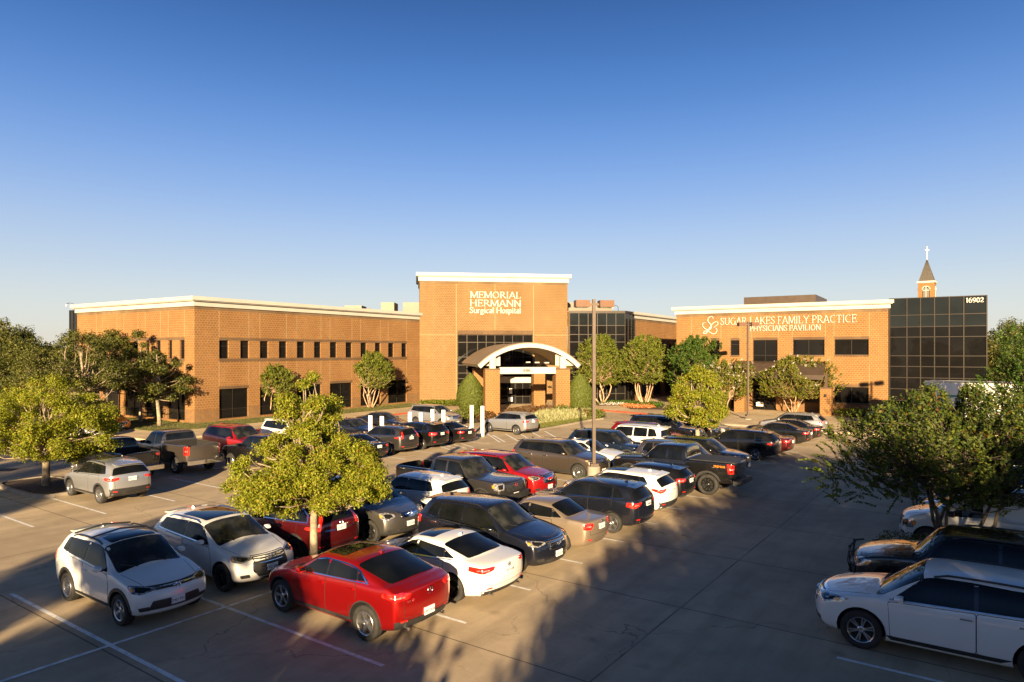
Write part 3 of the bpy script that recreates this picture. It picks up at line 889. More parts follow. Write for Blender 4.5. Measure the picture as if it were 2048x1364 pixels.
def glyph(mb, ch, P, th=1.0):
    """P(x, y, depth) -> 3-D point; strokes laid with a slanted broad nib"""
    w, strokes, serifs = GL[ch]
    lay_ = 0
    small = ch.islower() or ch.isdigit()
    tmax = 0.118 * th; tmin = 0.042 * th

    def ribbon(pts, wid, dz):
        n = len(pts); Lp, Rp = [], []
        closed = math.dist(pts[0], pts[-1]) < 1e-4 and n > 4
        for i in range(n):
            a = pts[i - 1] if i > 0 else (pts[-2] if closed else pts[0]); b = pts[i + 1] if i < n - 1 else (pts[1] if closed else pts[-1])
            dx, dy = b[0] - a[0], b[1] - a[1]; l = math.hypot(dx, dy) or 1
            dx, dy = dx / l, dy / l
            ang = math.atan2(dy, dx)
            t = wid if wid else (tmin + (tmax - tmin) * abs(math.sin(ang - NIB)))
            Lp.append((pts[i][0] - dy * t / 2, pts[i][1] + dx * t / 2)); Rp.append((pts[i][0] + dy * t / 2, pts[i][1] - dx * t / 2))
        f0, b0 = 0.08 + dz, 0.0
        for i in range(n - 1):
            A, B, C, D = Lp[i], Rp[i], Rp[i + 1], Lp[i + 1]
            mb.face([P(*A, f0), P(*B, f0), P(*C, f0), P(*D, f0)])
            mb.face([P(*B, b0), P(*C, b0), P(*C, f0), P(*B, f0)])
            mb.face([P(*D, b0), P(*A, b0), P(*A, f0), P(*D, f0)])
        if not closed:
            for i in (0, n - 1):
                mb.face([P(*Lp[i], b0), P(*Rp[i], b0), P(*Rp[i], f0), P(*Lp[i], f0)])
    for st_ in strokes:
        ribbon(st_, None, 0.0012 * lay_); lay_ += 1
    for (x, y) in serifs:
        yy = y + (0.022 if y < 0.5 else -0.022)
        ribbon([(x - 0.11, yy), (x + 0.11, yy)], 0.04, 0.0012 * lay_); lay_ += 1
    return w


def sign_text(fac, txt, t0, t1, zb, h, root, mat, d0=0.02, name="sign_lettering", zb1=None, th=1.0):
    tot = sum(GL[c][0] for c in txt)
    kx = (t1 - t0) / tot
    x = 0.0; w_obj = None; words = txt.split(' '); wi = 0
    mb = MB()
    for c in txt:
        if c != ' ':
            x0 = x
            def P(a, b, d, x0=x0):
                tt = t0 + (x0 + a) * kx
                return fac.P(tt, d0 + d, zb + b * h)
            glyph(mb, c, P, th)
        x += GL[c][0]
    return mb.build(name, mat, root)


M_LETTER = plain("white_letter_faces", (0.52, 0.50, 0.46), 0.45, var=0.03)
zt_ = lambda v: ft.z(ft.t(990), v)
sign1 = root_at("hospital_sign", (ft.o + ft.d * ft.t(990)).to_tuple(), "white serif lettering reading Memorial Hermann Surgical Hospital on the brick tower", "sign")
ftS = Fac(T0, TD, sign1)
for line, ua, ub, va, vb in (("MEMORIAL", 940, 1042, 597.3, 583.4), ("HERMANN", 939, 1042.5, 613.8, 599.8)):
    sign_text(ftS, line, ftS.t(ua), ftS.t(ub), zt_(va) + 0.05, (zt_(vb) - zt_(va)) * 0.93, sign1, M_LETTER, th=0.85)
sign_text(ftS, "Surgical Hospital", ftS.t(939), ftS.t(1042), zt_(626.5), zt_(615) - zt_(626.5), sign1, M_LETTER, th=1.1)

# ---- canopy over the hospital entrance
CA = Vector((-0.18, 0.984)).normalized(); CX = Vector((CA.y, -CA.x))
cp0 = Vector((-2.0, 66.6))
can = root_at("entrance_canopy", cp0, "arched white fronted canopy on brick pillars over the hospital entrance", "canopy")
fc = Fac(cp0, CX, can)                     # t across the front from the left pillar, d towards the viewer
SPAN = 7.0
for t_, d_, w_, h_ in ((0, 0, 1.43, 4.6), (SPAN, 0, 1.43, 4.6), (0.1, -10, 1.3, 4.4), (SPAN - 0.1, -10, 1.3, 4.4)):
    mb = MB(); fc.box(mb, t_ - w_ / 2, t_ + w_ / 2, d_ - w_ / 2, d_ + w_ / 2, 0.0, h_)
    pl_ = mb.build("pillar", M_BRICK, can, uv=True)
    mb = MB(); fc.box(mb, t_ - w_ / 2 - 0.03, t_ + w_ / 2 + 0.03, d_ - w_ / 2 - 0.03, d_ + w_ / 2 + 0.03, h_ - 0.16, h_ + 0.004); mb.build("pillar_cap", M_BRICKD, pl_, uv=True)
mb = MB()
fc.box(mb, 0.72, SPAN - 0.72, 0.1, 0.72, 4.08, 4.72)
fc.box(mb, 0.72, SPAN - 0.72, -10.4, -9.9, 3.9, 4.3)
mb.build("fascia_beam", M_STUCCO, can)
mb = MB()
for t_ in (0, SPAN):
    fc.box(mb, t_ - 0.28, t_ + 0.28, 0.2, 0.75, 4.61, 5.75)
    fc.box(mb, t_ - 0.2, t_ + 0.2, -10.3, -9.7, 4.41, 5.6)
mb.build("arch_post", M_STUCCO, can)
tm = SPAN / 2 + 0.15; RA = 7.15; hs = 5.1; zc_ = 7.05 - RA
amax = math.asin(hs / RA)
N_ = 28
ARC = [(-amax + 2 * amax * k / N_) for k in range(N_ + 1)]
mb = MB()


def arcp(a, r, d): return fc.P(tm + r * math.sin(a), d, zc_ + r * math.cos(a))


def arcband(mb, r0, r1, d0, d1):
    for a, b in zip(ARC, ARC[1:]):
        mb.face([arcp(a, r0, d1), arcp(b, r0, d1), arcp(b, r1, d1), arcp(a, r1, d1)])
        mb.face([arcp(a, r0, d0), arcp(a, r1, d0), arcp(b, r1, d0), arcp(b, r0, d0)])
        mb.face([arcp(a, r1, d0), arcp(a, r1, d1), arcp(b, r1, d1), arcp(b, r1, d0)])
        mb.face([arcp(a, r0, d0), arcp(b, r0, d0), arcp(b, r0, d1), arcp(a, r0, d1)])
    for a in (ARC[0], ARC[-1]):
        mb.face([arcp(a, r0, d0), arcp(a, r0, d1), arcp(a, r1, d1), arcp(a, r1, d0)])


arcband(mb, RA - 0.40, RA, 0.55, 0.85)
mb.build("arch_fascia", M_STUCCO, can, True, 35)
mb = MB(); arcband(mb, RA + 0.004, RA + 0.08, -13.2, 0.92); mb.build("barrel_roof", plain("tan_metal_roof", (0.20, 0.15, 0.11), 0.5, 0.2, scale=1.0), can, True, 35)
mb = MB(); arcband(mb, RA - 0.3, RA, -13.0, 0.545); mb.build("soffit", M_SOFFIT, can, True, 35)
mb = MB()
for q, (a0, a1) in enumerate(((ARC[0], -0.42), (0.42, ARC[-1]))):
    for d_ in (-0.1, -9.8):
        zb_ = 4.85
        t0_, t1_ = tm + (RA - 0.3) * math.sin(a0), tm + (RA - 0.3) * math.sin(a1)
        pts = [(t0_, zb_), (t1_, zb_)] + [(tm + (RA - 0.29) * math.sin(a1 + (a0 - a1) * k / 8), zc_ + (RA - 0.29) * math.cos(a1 + (a0 - a1) * k / 8)) for k in range(9)]
        for dd in (d_, d_ + 0.12): mb.face([fc.P(x, dd, z) for x, z in pts])
build_each(mb, "gable_panel", M_SOFFIT, can, 2)
for k in range(3):
    mb = MB(); fc.box(mb, 4.6 + 0.55 * k, 5.05 + 0.55 * k, -6 + 2 * k, -5.6 + 2 * k, 5.05, 5.17)
    mb.build("downlight", M_STUCCO, can)
num = root_at("entrance_number", cp0 + CX * 3.5, "dark number 16906 on the white beam under the arched canopy", "sign")
fn = Fac(cp0 + Vector(fc.n) * 0.72, CX, num)
sign_text(fn, "16906", fn.t(1045), fn.t(1061), 4.25, 0.32, num, M_WELL, d0=-0.045, name="number_lettering", th=1.5)
# vestibule in front of the tower glass
vst = root_at("entrance_vestibule", (0.5, 79.0), "glazed entrance vestibule with white fascia behind the canopy pillars", "vestibule")
fv = Fac((-1.35, 79.2), TD, vst)
mb = MB(); fv.box(mb, 0, 3.6, -3.0, 0.0, 2.62, 3.25); fv.box(mb, -1.6, 0.3, -3.05, -0.4, 3.3, 4.0); mb.build("fascia", M_STUCCO, vst)
fv.window((0.0, 1.75, 0.13, 2.61), (0.88,), (1.1,), name="sliding_door", depth=0.0, d0=-0.2)
fv.window((1.8, 3.55, 0.13, 2.61), (2.65,), (1.0,), name="side_glazing", depth=0.0, d0=-0.2)
mb = MB(); fv.box(mb, 1.05, 1.4, -0.11, -0.10, 1.35, 1.95); mb.build("door_notice", M_WHITE, vst)
mb = MB(); fv.box(mb, 0.95, 1.45, -0.11, -0.10, 0.45, 0.95); mb.build("door_notice", M_WHITE, vst)

# ---- physicians pavilion ----------------------------------------------------------
D0 = (36.1, 65.35)                          # joint of brick facade and glass block
fp = Fac(D0, AV, None or hosp)
pav = root_at("medical_office_building", D0, "two storey orange brick medical office with dark glass corner block", "building")
fp = Fac(D0, AV, pav)
HP = 11.2; LP = 20.9
def op(u0, u1, z0, z1):
    a, b = sorted((fp.t(u0), fp.t(u1))); return (a, b, z0, z1)
Wd = [(op(1669, 1737.4, 6.2 - (710 - 704) * 66.5 / FX, 7.45), 1, ()), (op(1586, 1649, 5.88, 7.45), 1, ()), (op(1506, 1555, 5.0, 7.45), 1, (5.85,)),
      (op(1461, 1479, 5.85, 7.45), 0, (7.0,)), (op(1422, 1439, 5.85, 7.45), 0, (7.0,)), (op(1384, 1401, 5.85, 7.45), 0, (7.0,)),
      (op(1669, 1737.4, 1.15, 2.75), 1, ()), (op(1598, 1642, 1.15, 2.75), 1, ()), (op(1505, 1552, 0.13, 2.75), 1, (1.3,)), (op(1462, 1480, 0.13, 2.6), 0, (1.3,)), (op(1395, 1430, 1.0, 2.7), 1, ())]
mb = MB(); fp.wall(mb, 0, LP, 0, HP - 0.5, [w[0] for w in Wd])
E2 = W2(D0, LP, 0); E3 = W2(D0, LP, 26); E4 = W2(D0, -7.0, 26)
for a, b in ((E2, E3), (E3, E4), (E4, W2(D0, -7.0, 8))):
    ln_ = math.dist(a, b)
    mb.face([(a[0] - D0[0], a[1] - D0[1], 0), (b[0] - D0[0], b[1] - D0[1], 0), (b[0] - D0[0], b[1] - D0[1], HP - .5), (a[0] - D0[0], a[1] - D0[1], HP - .5)], 0, [(0, 0), (ln_, 0), (ln_, HP), (0, HP)])
mb.build("wall", M_BRICK, pav, uv=True)
for i_, (o, m_, tr_) in enumerate(Wd): fp.window(o, (((o[0] + o[1]) / 2,) if m_ else ()), tr_)
cornice([W2(D0, 0.02, 0), E2, E3, W2(D0, 0.02, 26)], HP, pav)
cornice([W2(D0, -7.35, 7.0), W2(D0, 0.0, 7.0), W2(D0, 0.0, 26), W2(D0, -7.35, 26)], HP - 0.05, pav)
bands = MB()
for (o, m_, tr_) in Wd:
    fp.box(bands, o[0], o[1], -0.02, 0.022, o[3] + 0.003, o[3] + 0.28)
    if o[2] > 0.5: fp.box(bands, o[0], o[1], -0.02, 0.045, o[2] - 0.14, o[2] - 0.003)
build_each(bands, "brick_band", M_BRICKD, pav, uv=True)
pl = MB()
for u0, u1 in ((1740, 1773), (1644, 1667), (1556, 1596), (1669, 1737), (1598, 1642)):
    a, b = sorted((fp.t(u0), fp.t(u1))); fp.box(pl, a + 0.002, b - 0.002, -0.02, 0.02, 0.1, 0.98)
build_each(pl, "brick_plinth", M_BRICKB, pav, uv=True)
jt = MB()
for u in (1383, 1442, 1480, 1503, 1557, 1584.5, 1651, 1668, 1738.5):
    t_ = fp.t(u)
    fp.box(jt, t_ - 0.035, t_ + 0.035, -0.01, 0.012, 7.74, HP - 1.09); fp.box(jt, t_ - 0.035, t_ + 0.035, -0.01, 0.012, 3.1, 5.0)
build_each(jt, "wall_joint", M_JOINT, pav)
# glass corner block
fq = Fac(D0, (-AV[0], -AV[1]), pav)
LGX = fq.t(1975)
gl = MB(); fq.box(gl, 0.003, LGX, -7.2, 0.06, 0, 11.32); gl.build("curtain_wall", M_BGLASS, pav)
mu = MB()
cu_ = [1775.5, 1814, 1841, 1869, 1898.5, 1927.5, 1973]
tz = [fq.t(u) for u in cu_]; tz[0] = 0.06; tz[-1] = LGX - 0.05
for t_ in tz: fq.box(mu, t_ - 0.045, t_ + 0.045, 0.062, 0.13, 0, 11.3)
rowv = [631.5, 654.6, 674.6, 711.5, 732.5, 754.5, 777, 800]
zz = [fq.z(0.0, v) for v in rowv]
for z_ in zz + [11.28]: fq.box(mu, 0.1, LGX - 0.09, 0.062, 0.125, z_ - 0.035, z_ + 0.035)
mu.build("curtain_mullion", M_FRAME, pav)
sp_ = MB(); fq.quad(sp_, 0.1, LGX - 0.1, zz[1], 11.25, 0.064); sp_.build("spandrel_panel", M_SPANDREL, pav)
# penthouse
ph = MB(); o_ = Vector((35.6, 80.0)) - Vector(D0)
a_ = Vector(AV) * 8.2; b_ = Vector(BV) * 9
q = [o_, o_ + a_, o_ + a_ + b_, o_ + b_]
ph.prism([tuple(x) for x in q], HP - 0.3, 12.95); ph.build("roof_screen", M_BROWNM, pav)
# side canopy over the pavilion entrance
pc = root_at("pavilion_canopy", W2(D0, fp.t(1560), -2), "brown curved metal canopy on brick piers over the medical office entrance", "canopy")
fz = Fac(D0, AV, pc)
ta, tb = sorted((fp.t(1655, 1.5), fp.t(1466, 2.5)))
mb = MB()
arc = [(0.02 + 4.3 * k / 12, 4.55 + 0.72 * math.sin(math.pi * (0.28 + 0.72 * k / 12))) for k in range(13)]
arc = [(d_, z_ - 0.55 * max(0, (d_ - 2.6) / 1.7) ** 1.6) for d_, z_ in arc]
for (d_, z_), (e_, y_) in zip(arc, arc[1:]):
    mb.face([fz.P(ta, d_, z_), fz.P(tb, d_, z_), fz.P(tb, e_, y_), fz.P(ta, e_, y_)])
    mb.face([fz.P(ta, d_, z_ - 0.12), fz.P(ta, e_, y_ - 0.12), fz.P(tb, e_, y_ - 0.12), fz.P(tb, d_, z_ - 0.12)])
    for t_ in (ta, tb): mb.face([fz.P(t_, d_, z_), fz.P(t_, e_, y_), fz.P(t_, e_, y_ - 0.12), fz.P(t_, d_, z_ - 0.12)])
fz.box(mb, ta, tb, arc[-1][0] - 0.02, arc[-1][0] + 0.06, arc[-1][1] - 0.42, arc[-1][1] + 0.01)
mb.build("curved_roof", M_BROWNM, pc, True, 30)
for u, vv in ((1653, 0), (1481, 0)):
    t_ = fz.t(u, 3.2); mb = MB(); fz.box(mb, t_ - 0.5, t_ + 0.5, 2.75, 3.75, 0, 2.8); pr = mb.build("pier", M_BRICK, pc, uv=True)
    mb = MB(); fz.box(mb, t_ - 0.53, t_ + 0.53, 2.72, 3.78, 2.66, 2.83); mb.build("pier_cap", M_BRICKD, pr, uv=True)
    mb = MB(); fz.box(mb, t_ - 0.12, t_ + 0.12, 3.1, 3.4, 2.83, 4.15); mb.tube([fz.P(t_, 3.25, 2.9), fz.P(t_, 2.3, 3.9), fz.P(t_, 1.0, 4.6)], 0.08, 6)
    mb.build("bracket", M_BROWNM, pc)
    mb = MB(); fz.box(mb, t_ - 0.09, t_ + 0.09, 3.78, 3.92, 1.95, 2.2); mb.build("wall_lamp", M_FRAME, pc)
mb = MB(); tt_ = sorted((fz.t(1500, 0.3), fz.t(1545, 0.3))); fz.box(mb, tt_[0], tt_[1], 0.05, 1.1, 2.9, 3.15); mb.build("door_hood", M_BROWNM, pc)
mb = MB(); tt_ = sorted((fz.t(1512), fz.t(1526))); fz.box(mb, tt_[0], tt_[1], -0.11, -0.10, 0.5, 0.95); mb.build("door_notice", M_WHITE, pc)
# lettering
sg2 = root_at("pavilion_sign", W2(D0, fp.t(1560), 0), "white serif lettering reading Sugar Lakes Family Practice Physicians Pavilion", "sign")
fS = Fac(D0, (-AV[0], -AV[1]), sg2)
tS = lambda u: fS.t(u)
zS = lambda u, v: fS.z(fS.t(u), v)
z0 = zS(1580, 647.3); h0 = zS(1580, 632.3) - z0
sign_text(fS, "SUGAR LAKES FAMILY PRACTICE", tS(1441), tS(1714), z0, h0, sg2, M_LETTER, d0=0.03, th=0.75)
z1_ = zS(1571, 661.5); h1_ = zS(1571, 650.3) - z1_
sign_text(fS, "PHYSICIANS PAVILION", tS(1499.5), tS(1642), z1_, h1_, sg2, M_LETTER, d0=0.03, th=0.95)
# flowing S and L monogram
mg = MB()
def mono(pts, w=0.05):
    q = cr(pts, 6)
    P3 = []
    for (u, v) in q:
        t_ = fS.t(u); P3.append(fS.P(t_, 0.09, fS.z(t_, v)))
    rads = [w * (0.55 + 0.6 * math.sin(math.pi * k / (len(q) - 1))) for k in range(len(q))]
    mg.tube(P3, rads, 6)
mono([(1426.5, 639), (1426, 634), (1421, 633.5), (1416.5, 638), (1417, 644), (1421.5, 649), (1423, 655), (1418, 660), (1410, 657), (1405.5, 651), (1407.5, 646), (1412, 646)])
mono([(1427.5, 655), (1432, 652), (1436.5, 648), (1434, 643.5), (1427, 646), (1421.5, 653), (1416, 662), (1411.5, 667), (1407, 666.5), (1411, 662), (1419, 664), (1427, 668), (1433, 665), (1434, 658), (1429, 655.5)])
mg.build("monogram", M_LETTER, sg2, True)
sg3 = root_at("address_sign", W2(D0, -6, 0), "white number 16902 on the top of the dark glass block", "sign")
f16 = Fac(D0, (-AV[0], -AV[1]), sg3)
za = f16.z(f16.t(1950), 605); hb = f16.z(f16.t(1950), 595.5) - za
sign_text(f16, "16902", f16.t(1931), f16.t(1967.5), za, hb, sg3, M_LETTER, d0=0.14, th=1.5)

# ---- roof cameras
for (x, y, z, lab) in ((*W2(C0, LL + 2.7, 1.0), 10.5, "small security camera on a bent arm above the left stair block"), (13.0, 83.6, HG, "small security camera on a bent arm above the glass entrance wing")):
    rt = empty("security_camera", (x, y, z), 0, lab, "camera")
    mb = MB(); mb.tube([(0, 0, 0), (0, 0, 0.55), (-0.15, -0.05, 0.72), (-0.5, -0.1, 0.75), (-0.7, -0.15, 0.66)], 0.03, 6); mb.build("arm", M_FRAME, rt, True)
    mb = MB(); mb.lathe([(0.001, 0.62), (0.09, 0.6), (0.11, 0.52), (0.1, 0.44), (0.001, 0.38)], 12, axis='z')
    o = mb.build("dome", M_WHITE, rt, True); o.location = (-0.7, -0.15, 0)

# ---- church steeple far behind
SY = 170.0; SX = (1854 - 1024) / FX * SY
ch = empty("church_steeple", (SX, SY, 0), R(-38), "orange brick church steeple with grey metal spire and white cross", "church tower")
mb = MB(); a = 1.75
for s, (x0, y0, x1, y1) in enumerate(((-a, -a, a, -a), (a, -a, a, a), (a, a, -a, a), (-a, a, -a, -a))):
    mb.face([(x0, y0, 0), (x1, y1, 0), (x1, y1, 23.3), (x0, y0, 23.3)], 0, [(0, 0), (2 * a, 0), (2 * a, 23.3), (0, 23.3)])
mb.build("brick_shaft", M_BRICK, ch, uv=True)
mb = MB(); mb.prism([(-a - .2, -a - .2), (a + .2, -a - .2), (a + .2, a + .2), (-a - .2, a + .2)], 23.3, 23.75); mb.build("cornice", M_STUCCO, ch)
mb = MB(); b_ = a - 0.1
for (x0, y0), (x1, y1) in (((-b_, -b_), (b_, -b_)), ((b_, -b_), (b_, b_)), ((b_, b_), (-b_, b_)), ((-b_, b_), (-b_, -b_))):
    mb.face([(x0, y0, 23.75), (x1, y1, 23.75), (0, 0, 29.4)])
    for k in range(1, 8):
        t_ = k / 8; x = x0 + (x1 - x0) * t_; y = y0 + (y1 - y0) * t_
        mb.tube([(x * 1.01, y * 1.01, 23.76), (x * 0.05, y * 0.05, 29.15)], 0.035, 3, cap=False)
mb.build("spire", plain("standing_seam_metal", (0.13, 0.115, 0.095), 0.45, 0.4), ch)
mb = MB(); mb.box(-0.075, 0.075, -0.075, 0.075, 29.2, 32.5); mb.box(-0.52, -0.075, -0.06, 0.06, 31.55, 31.7); mb.box(0.075, 0.52, -0.06, 0.06, 31.55, 31.7)
cro = mb.build("cross", M_WHITE, ch); cro.rotation_euler = (0, 0, R(38))
for k in range(4):
    rot = Matrix.Rotation(k * math.pi / 2, 4, 'Z')
    mb = MB()
    arcq = [(-0.75, 19.5), (0.75, 19.5)] + [(0.75 * math.cos(R(x)), 21.6 + 0.75 * math.sin(R(x))) for x in range(0, 181, 20)]
    mb.faces([rot @ Vector((x, -a - 0.015, z)) for x, z in arcq], [tuple(range(len(arcq)))])
    op_ = mb.build("belfry_opening", M_WELL, ch)
    mb = MB()
    for x0, x1, z0, z1 in ((-0.1, 0.1, 19.5, 22.3), (-0.7, -0.1, 21.35, 21.55), (0.1, 0.7, 21.35, 21.55), (-0.48, -0.36, 19.5, 22.0), (0.36, 0.48, 19.5, 22.0)):
        mb.box(x0, x1, -a - 0.09, -a - 0.02, z0, z1, 0, rot)
    mb.tube([rot @ Vector((0.85 * math.cos(R(x)), -a - 0.05, 21.6 + 0.85 * math.sin(R(x)))) for x in range(0, 181, 15)], 0.12, 5)
    mb.build("tracery", M_STUCCO, op_)
# ================================================================== vegetation
def leafmat(name, dark, mid, light, transl=0.35, tcol=None, accent=None, acc=0.0):
    m = bpy.data.materials.new(name); m.use_nodes = True
    nd = m.node_tree.nodes; ln = m.node_tree.links
    nd.clear()
    out = nd.new("ShaderNodeOutputMaterial")
    ge = nd.new("ShaderNodeNewGeometry")
    r = nd.new("ShaderNodeValToRGB"); e = r.color_ramp.elements
    e[0].position = 0.0; e[0].color = (*dark, 1); e[1].position = 1.0 - acc; e[1].color = (*light, 1)
    k = e.new(0.5); k.color = (*mid, 1)
    if accent:
        k = e.new(min(0.999, 1.0 - acc + 0.004)); k.color = (*accent, 1)
    ln.new(ge.outputs["Random Per Island"], r.inputs[0])
    df = nd.new("ShaderNodeBsdfPrincipled"); df.inputs["Roughness"].default_value = 0.55; df.inputs["Specular IOR Level"].default_value = 0.35
    ln.new(r.outputs[0], df.inputs["Base Color"])
    tr = nd.new("ShaderNodeBsdfTranslucent")
    hs = nd.new("ShaderNodeHueSaturation"); hs.inputs["Value"].default_value = 1.3; hs.inputs["Saturation"].default_value = 1.1
    ln.new(r.outputs[0], hs.inputs["Color"]); ln.new(hs.outputs[0], tr.inputs["Color"])
    mx = nd.new("ShaderNodeMixShader"); mx.inputs[0].default_value = transl
    ln.new(df.outputs[0], mx.inputs[1]); ln.new(tr.outputs[0], mx.inputs[2]); ln.new(mx.outputs[0], out.inputs[0])
    return m


L_LOT = leafmat("lot_tree_leaves", (0.13, 0.16, 0.012), (0.25, 0.28, 0.022), (0.38, 0.38, 0.045), 0.45, accent=(0.32, 0.17, 0.03), acc=0.05)
L_OAK = leafmat("live_oak_leaves", (0.03, 0.042, 0.009), (0.08, 0.092, 0.017), (0.17, 0.165, 0.034), 0.35)
L_OAK2 = leafmat("distant_oak_leaves", (0.035, 0.048, 0.012), (0.08, 0.09, 0.02), (0.16, 0.155, 0.04), 0.3)
L_MYR = leafmat("myrtle_leaves", (0.05, 0.08, 0.010), (0.13, 0.17, 0.018), (0.26, 0.26, 0.035), 0.4)
L_MYRD = leafmat("dark_myrtle_leaves", (0.028, 0.05, 0.008), (0.065, 0.10, 0.014), (0.15, 0.17, 0.022), 0.4, accent=(0.16, 0.055, 0.012), acc=0.03)
L_MYRA = leafmat("autumn_myrtle_leaves", (0.06, 0.085, 0.010), (0.14, 0.17, 0.018), (0.24, 0.24, 0.03), 0.4, accent=(0.24, 0.11, 0.02), acc=0.1)
L_BRIGHT = leafmat("bright_green_leaves", (0.03, 0.07, 0.01), (0.06, 0.12, 0.015), (0.12, 0.18, 0.02), 0.4)
L_TOPI = leafmat("topiary_leaves", (0.045, 0.065, 0.010), (0.085, 0.11, 0.016), (0.15, 0.17, 0.028), 0.2)
L_SHRUB = leafmat("shrub_leaves", (0.05, 0.07, 0.01), (0.11, 0.14, 0.02), (0.2, 0.22, 0.04), 0.3)
L_REDSH = leafmat("rust_shrub_leaves", (0.06, 0.035, 0.012), (0.12, 0.07, 0.02), (0.2, 0.06, 0.02), 0.3)
L_ORNG = leafmat("ornamental_grass", (0.16, 0.18, 0.07), (0.3, 0.3, 0.14), (0.45, 0.43, 0.24), 0.3)
L_FLOW = leafmat("flower_heads", (0.6, 0.55, 0.5), (0.7, 0.6, 0.55), (0.75, 0.72, 0.7), 0.2)
L_FLOR = leafmat("orange_flowers", (0.5, 0.10, 0.02), (0.6, 0.2, 0.03), (0.65, 0.35, 0.2), 0.2)
L_TIP = leafmat("lawn_blades", (0.06, 0.08, 0.015), (0.13, 0.14, 0.03), (0.2, 0.2, 0.05), 0.3)


def barkmat(name, a, b_):
    m, nd, ln, b = newmat(name)
    noisy(nd, ln, b, a, b_, 5, detail=8, bump=0.7, bscale=18); setp(b, rough=0.9); return m


B_GREY = barkmat("grey_bark", (0.16, 0.12, 0.085), (0.36, 0.29, 0.2))
B_DARK = barkmat("dark_bark", (0.05, 0.04, 0.03), (0.14, 0.11, 0.08))
B_MYR = barkmat("smooth_tan_bark", (0.28, 0.17, 0.10), (0.5, 0.36, 0.24))


def leaf_mesh(name, pos, nrm, size, mat, aspect=0.55, along=None, rs=None, seed=1):
    """pos, nrm: (n,3) arrays -> n small pointed leaf faces"""
    rg = np.random.default_rng(seed)
    n = len(pos)
    nrm = nrm / (np.linalg.norm(nrm, axis=1, keepdims=True) + 1e-9)
    if along is None:
        a = rg.normal(size=(n, 3))
    else:
        a = along + rg.normal(size=(n, 3)) * 0.15
    a -= nrm * np.sum(a * nrm, axis=1, keepdims=True)
    a /= (np.linalg.norm(a, axis=1, keepdims=True) + 1e-9)
    b = np.cross(nrm, a)
    s = size * (0.65 + 0.7 * rg.random((n, 1))) if rs is None else rs
    fold = nrm * s * 0.12
    v = np.empty((n, 4, 3))
    v[:, 0] = pos - a * s * 0.5
    v[:, 1] = pos + b * s * aspect * 0.5 + fold
    v[:, 2] = pos + a * s * 0.5
    v[:, 3] = pos - b * s * aspect * 0.5 + fold
    me = bpy.data.meshes.new(name)
    me.vertices.add(4 * n); me.vertices.foreach_set("co", v.reshape(-1))
    me.loops.add(4 * n); me.loops.foreach_set("vertex_index", np.arange(4 * n, dtype=np.int32))
    me.polygons.add(n)
    me.polygons.foreach_set("loop_start", np.arange(0, 4 * n, 4, dtype=np.int32))
    me.polygons.foreach_set("loop_total", np.full(n, 4, dtype=np.int32))
    me.materials.append(mat)
    me.update(calc_edges=True)
    return me


def clumps_leaves(rg, C, Rr, n, flat_=0.75, up=0.35):
    """C (k,3) centres, Rr (k,) radii -> positions and normals on ragged shells"""
    k = len(C)
    w = Rr ** 2; w = w / w.sum()
    idx = rg.choice(k, size=n, p=w)
    d = rg.normal(size=(n, 3)); d /= np.linalg.norm(d, axis=1, keepdims=True)
    rad = rg.random((n, 1)) ** 0.45
    bump = 1.05 + 0.38 * np.sin(d[:, :1] * 7 + idx[:, None]) * np.sin(d[:, 1:2] * 6 + 2 * idx[:, None])
    pos = C[idx] + d * np.array([1, 1, flat_]) * rad * Rr[idx][:, None] * bump
    nr = d * 0.55 + rg.normal(size=(n, 3)) * 0.6 + np.array([0, 0, up])
    return pos, nr


def branch(mb, a, b, r0, r1, rg, n=5, sag=0.12, seg=6):
    a = np.array(a, float); b = np.array(b, float)
    L = np.linalg.norm(b - a)
    off = rg.normal(size=3) * L * 0.10; off[2] -= sag * L * 0.4
    pts = []; rd = []
    for k in range(n + 1):
        t = k / n
        p = a * (1 - t) + b * t + off * math.sin(math.pi * t) + rg.normal(size=3) * L * 0.012 * (0 < k < n)
        pts.append(tuple(p)); rd.append(r0 + (r1 - r0) * t)
    mb.tube(pts, rd, seg)
    return pts


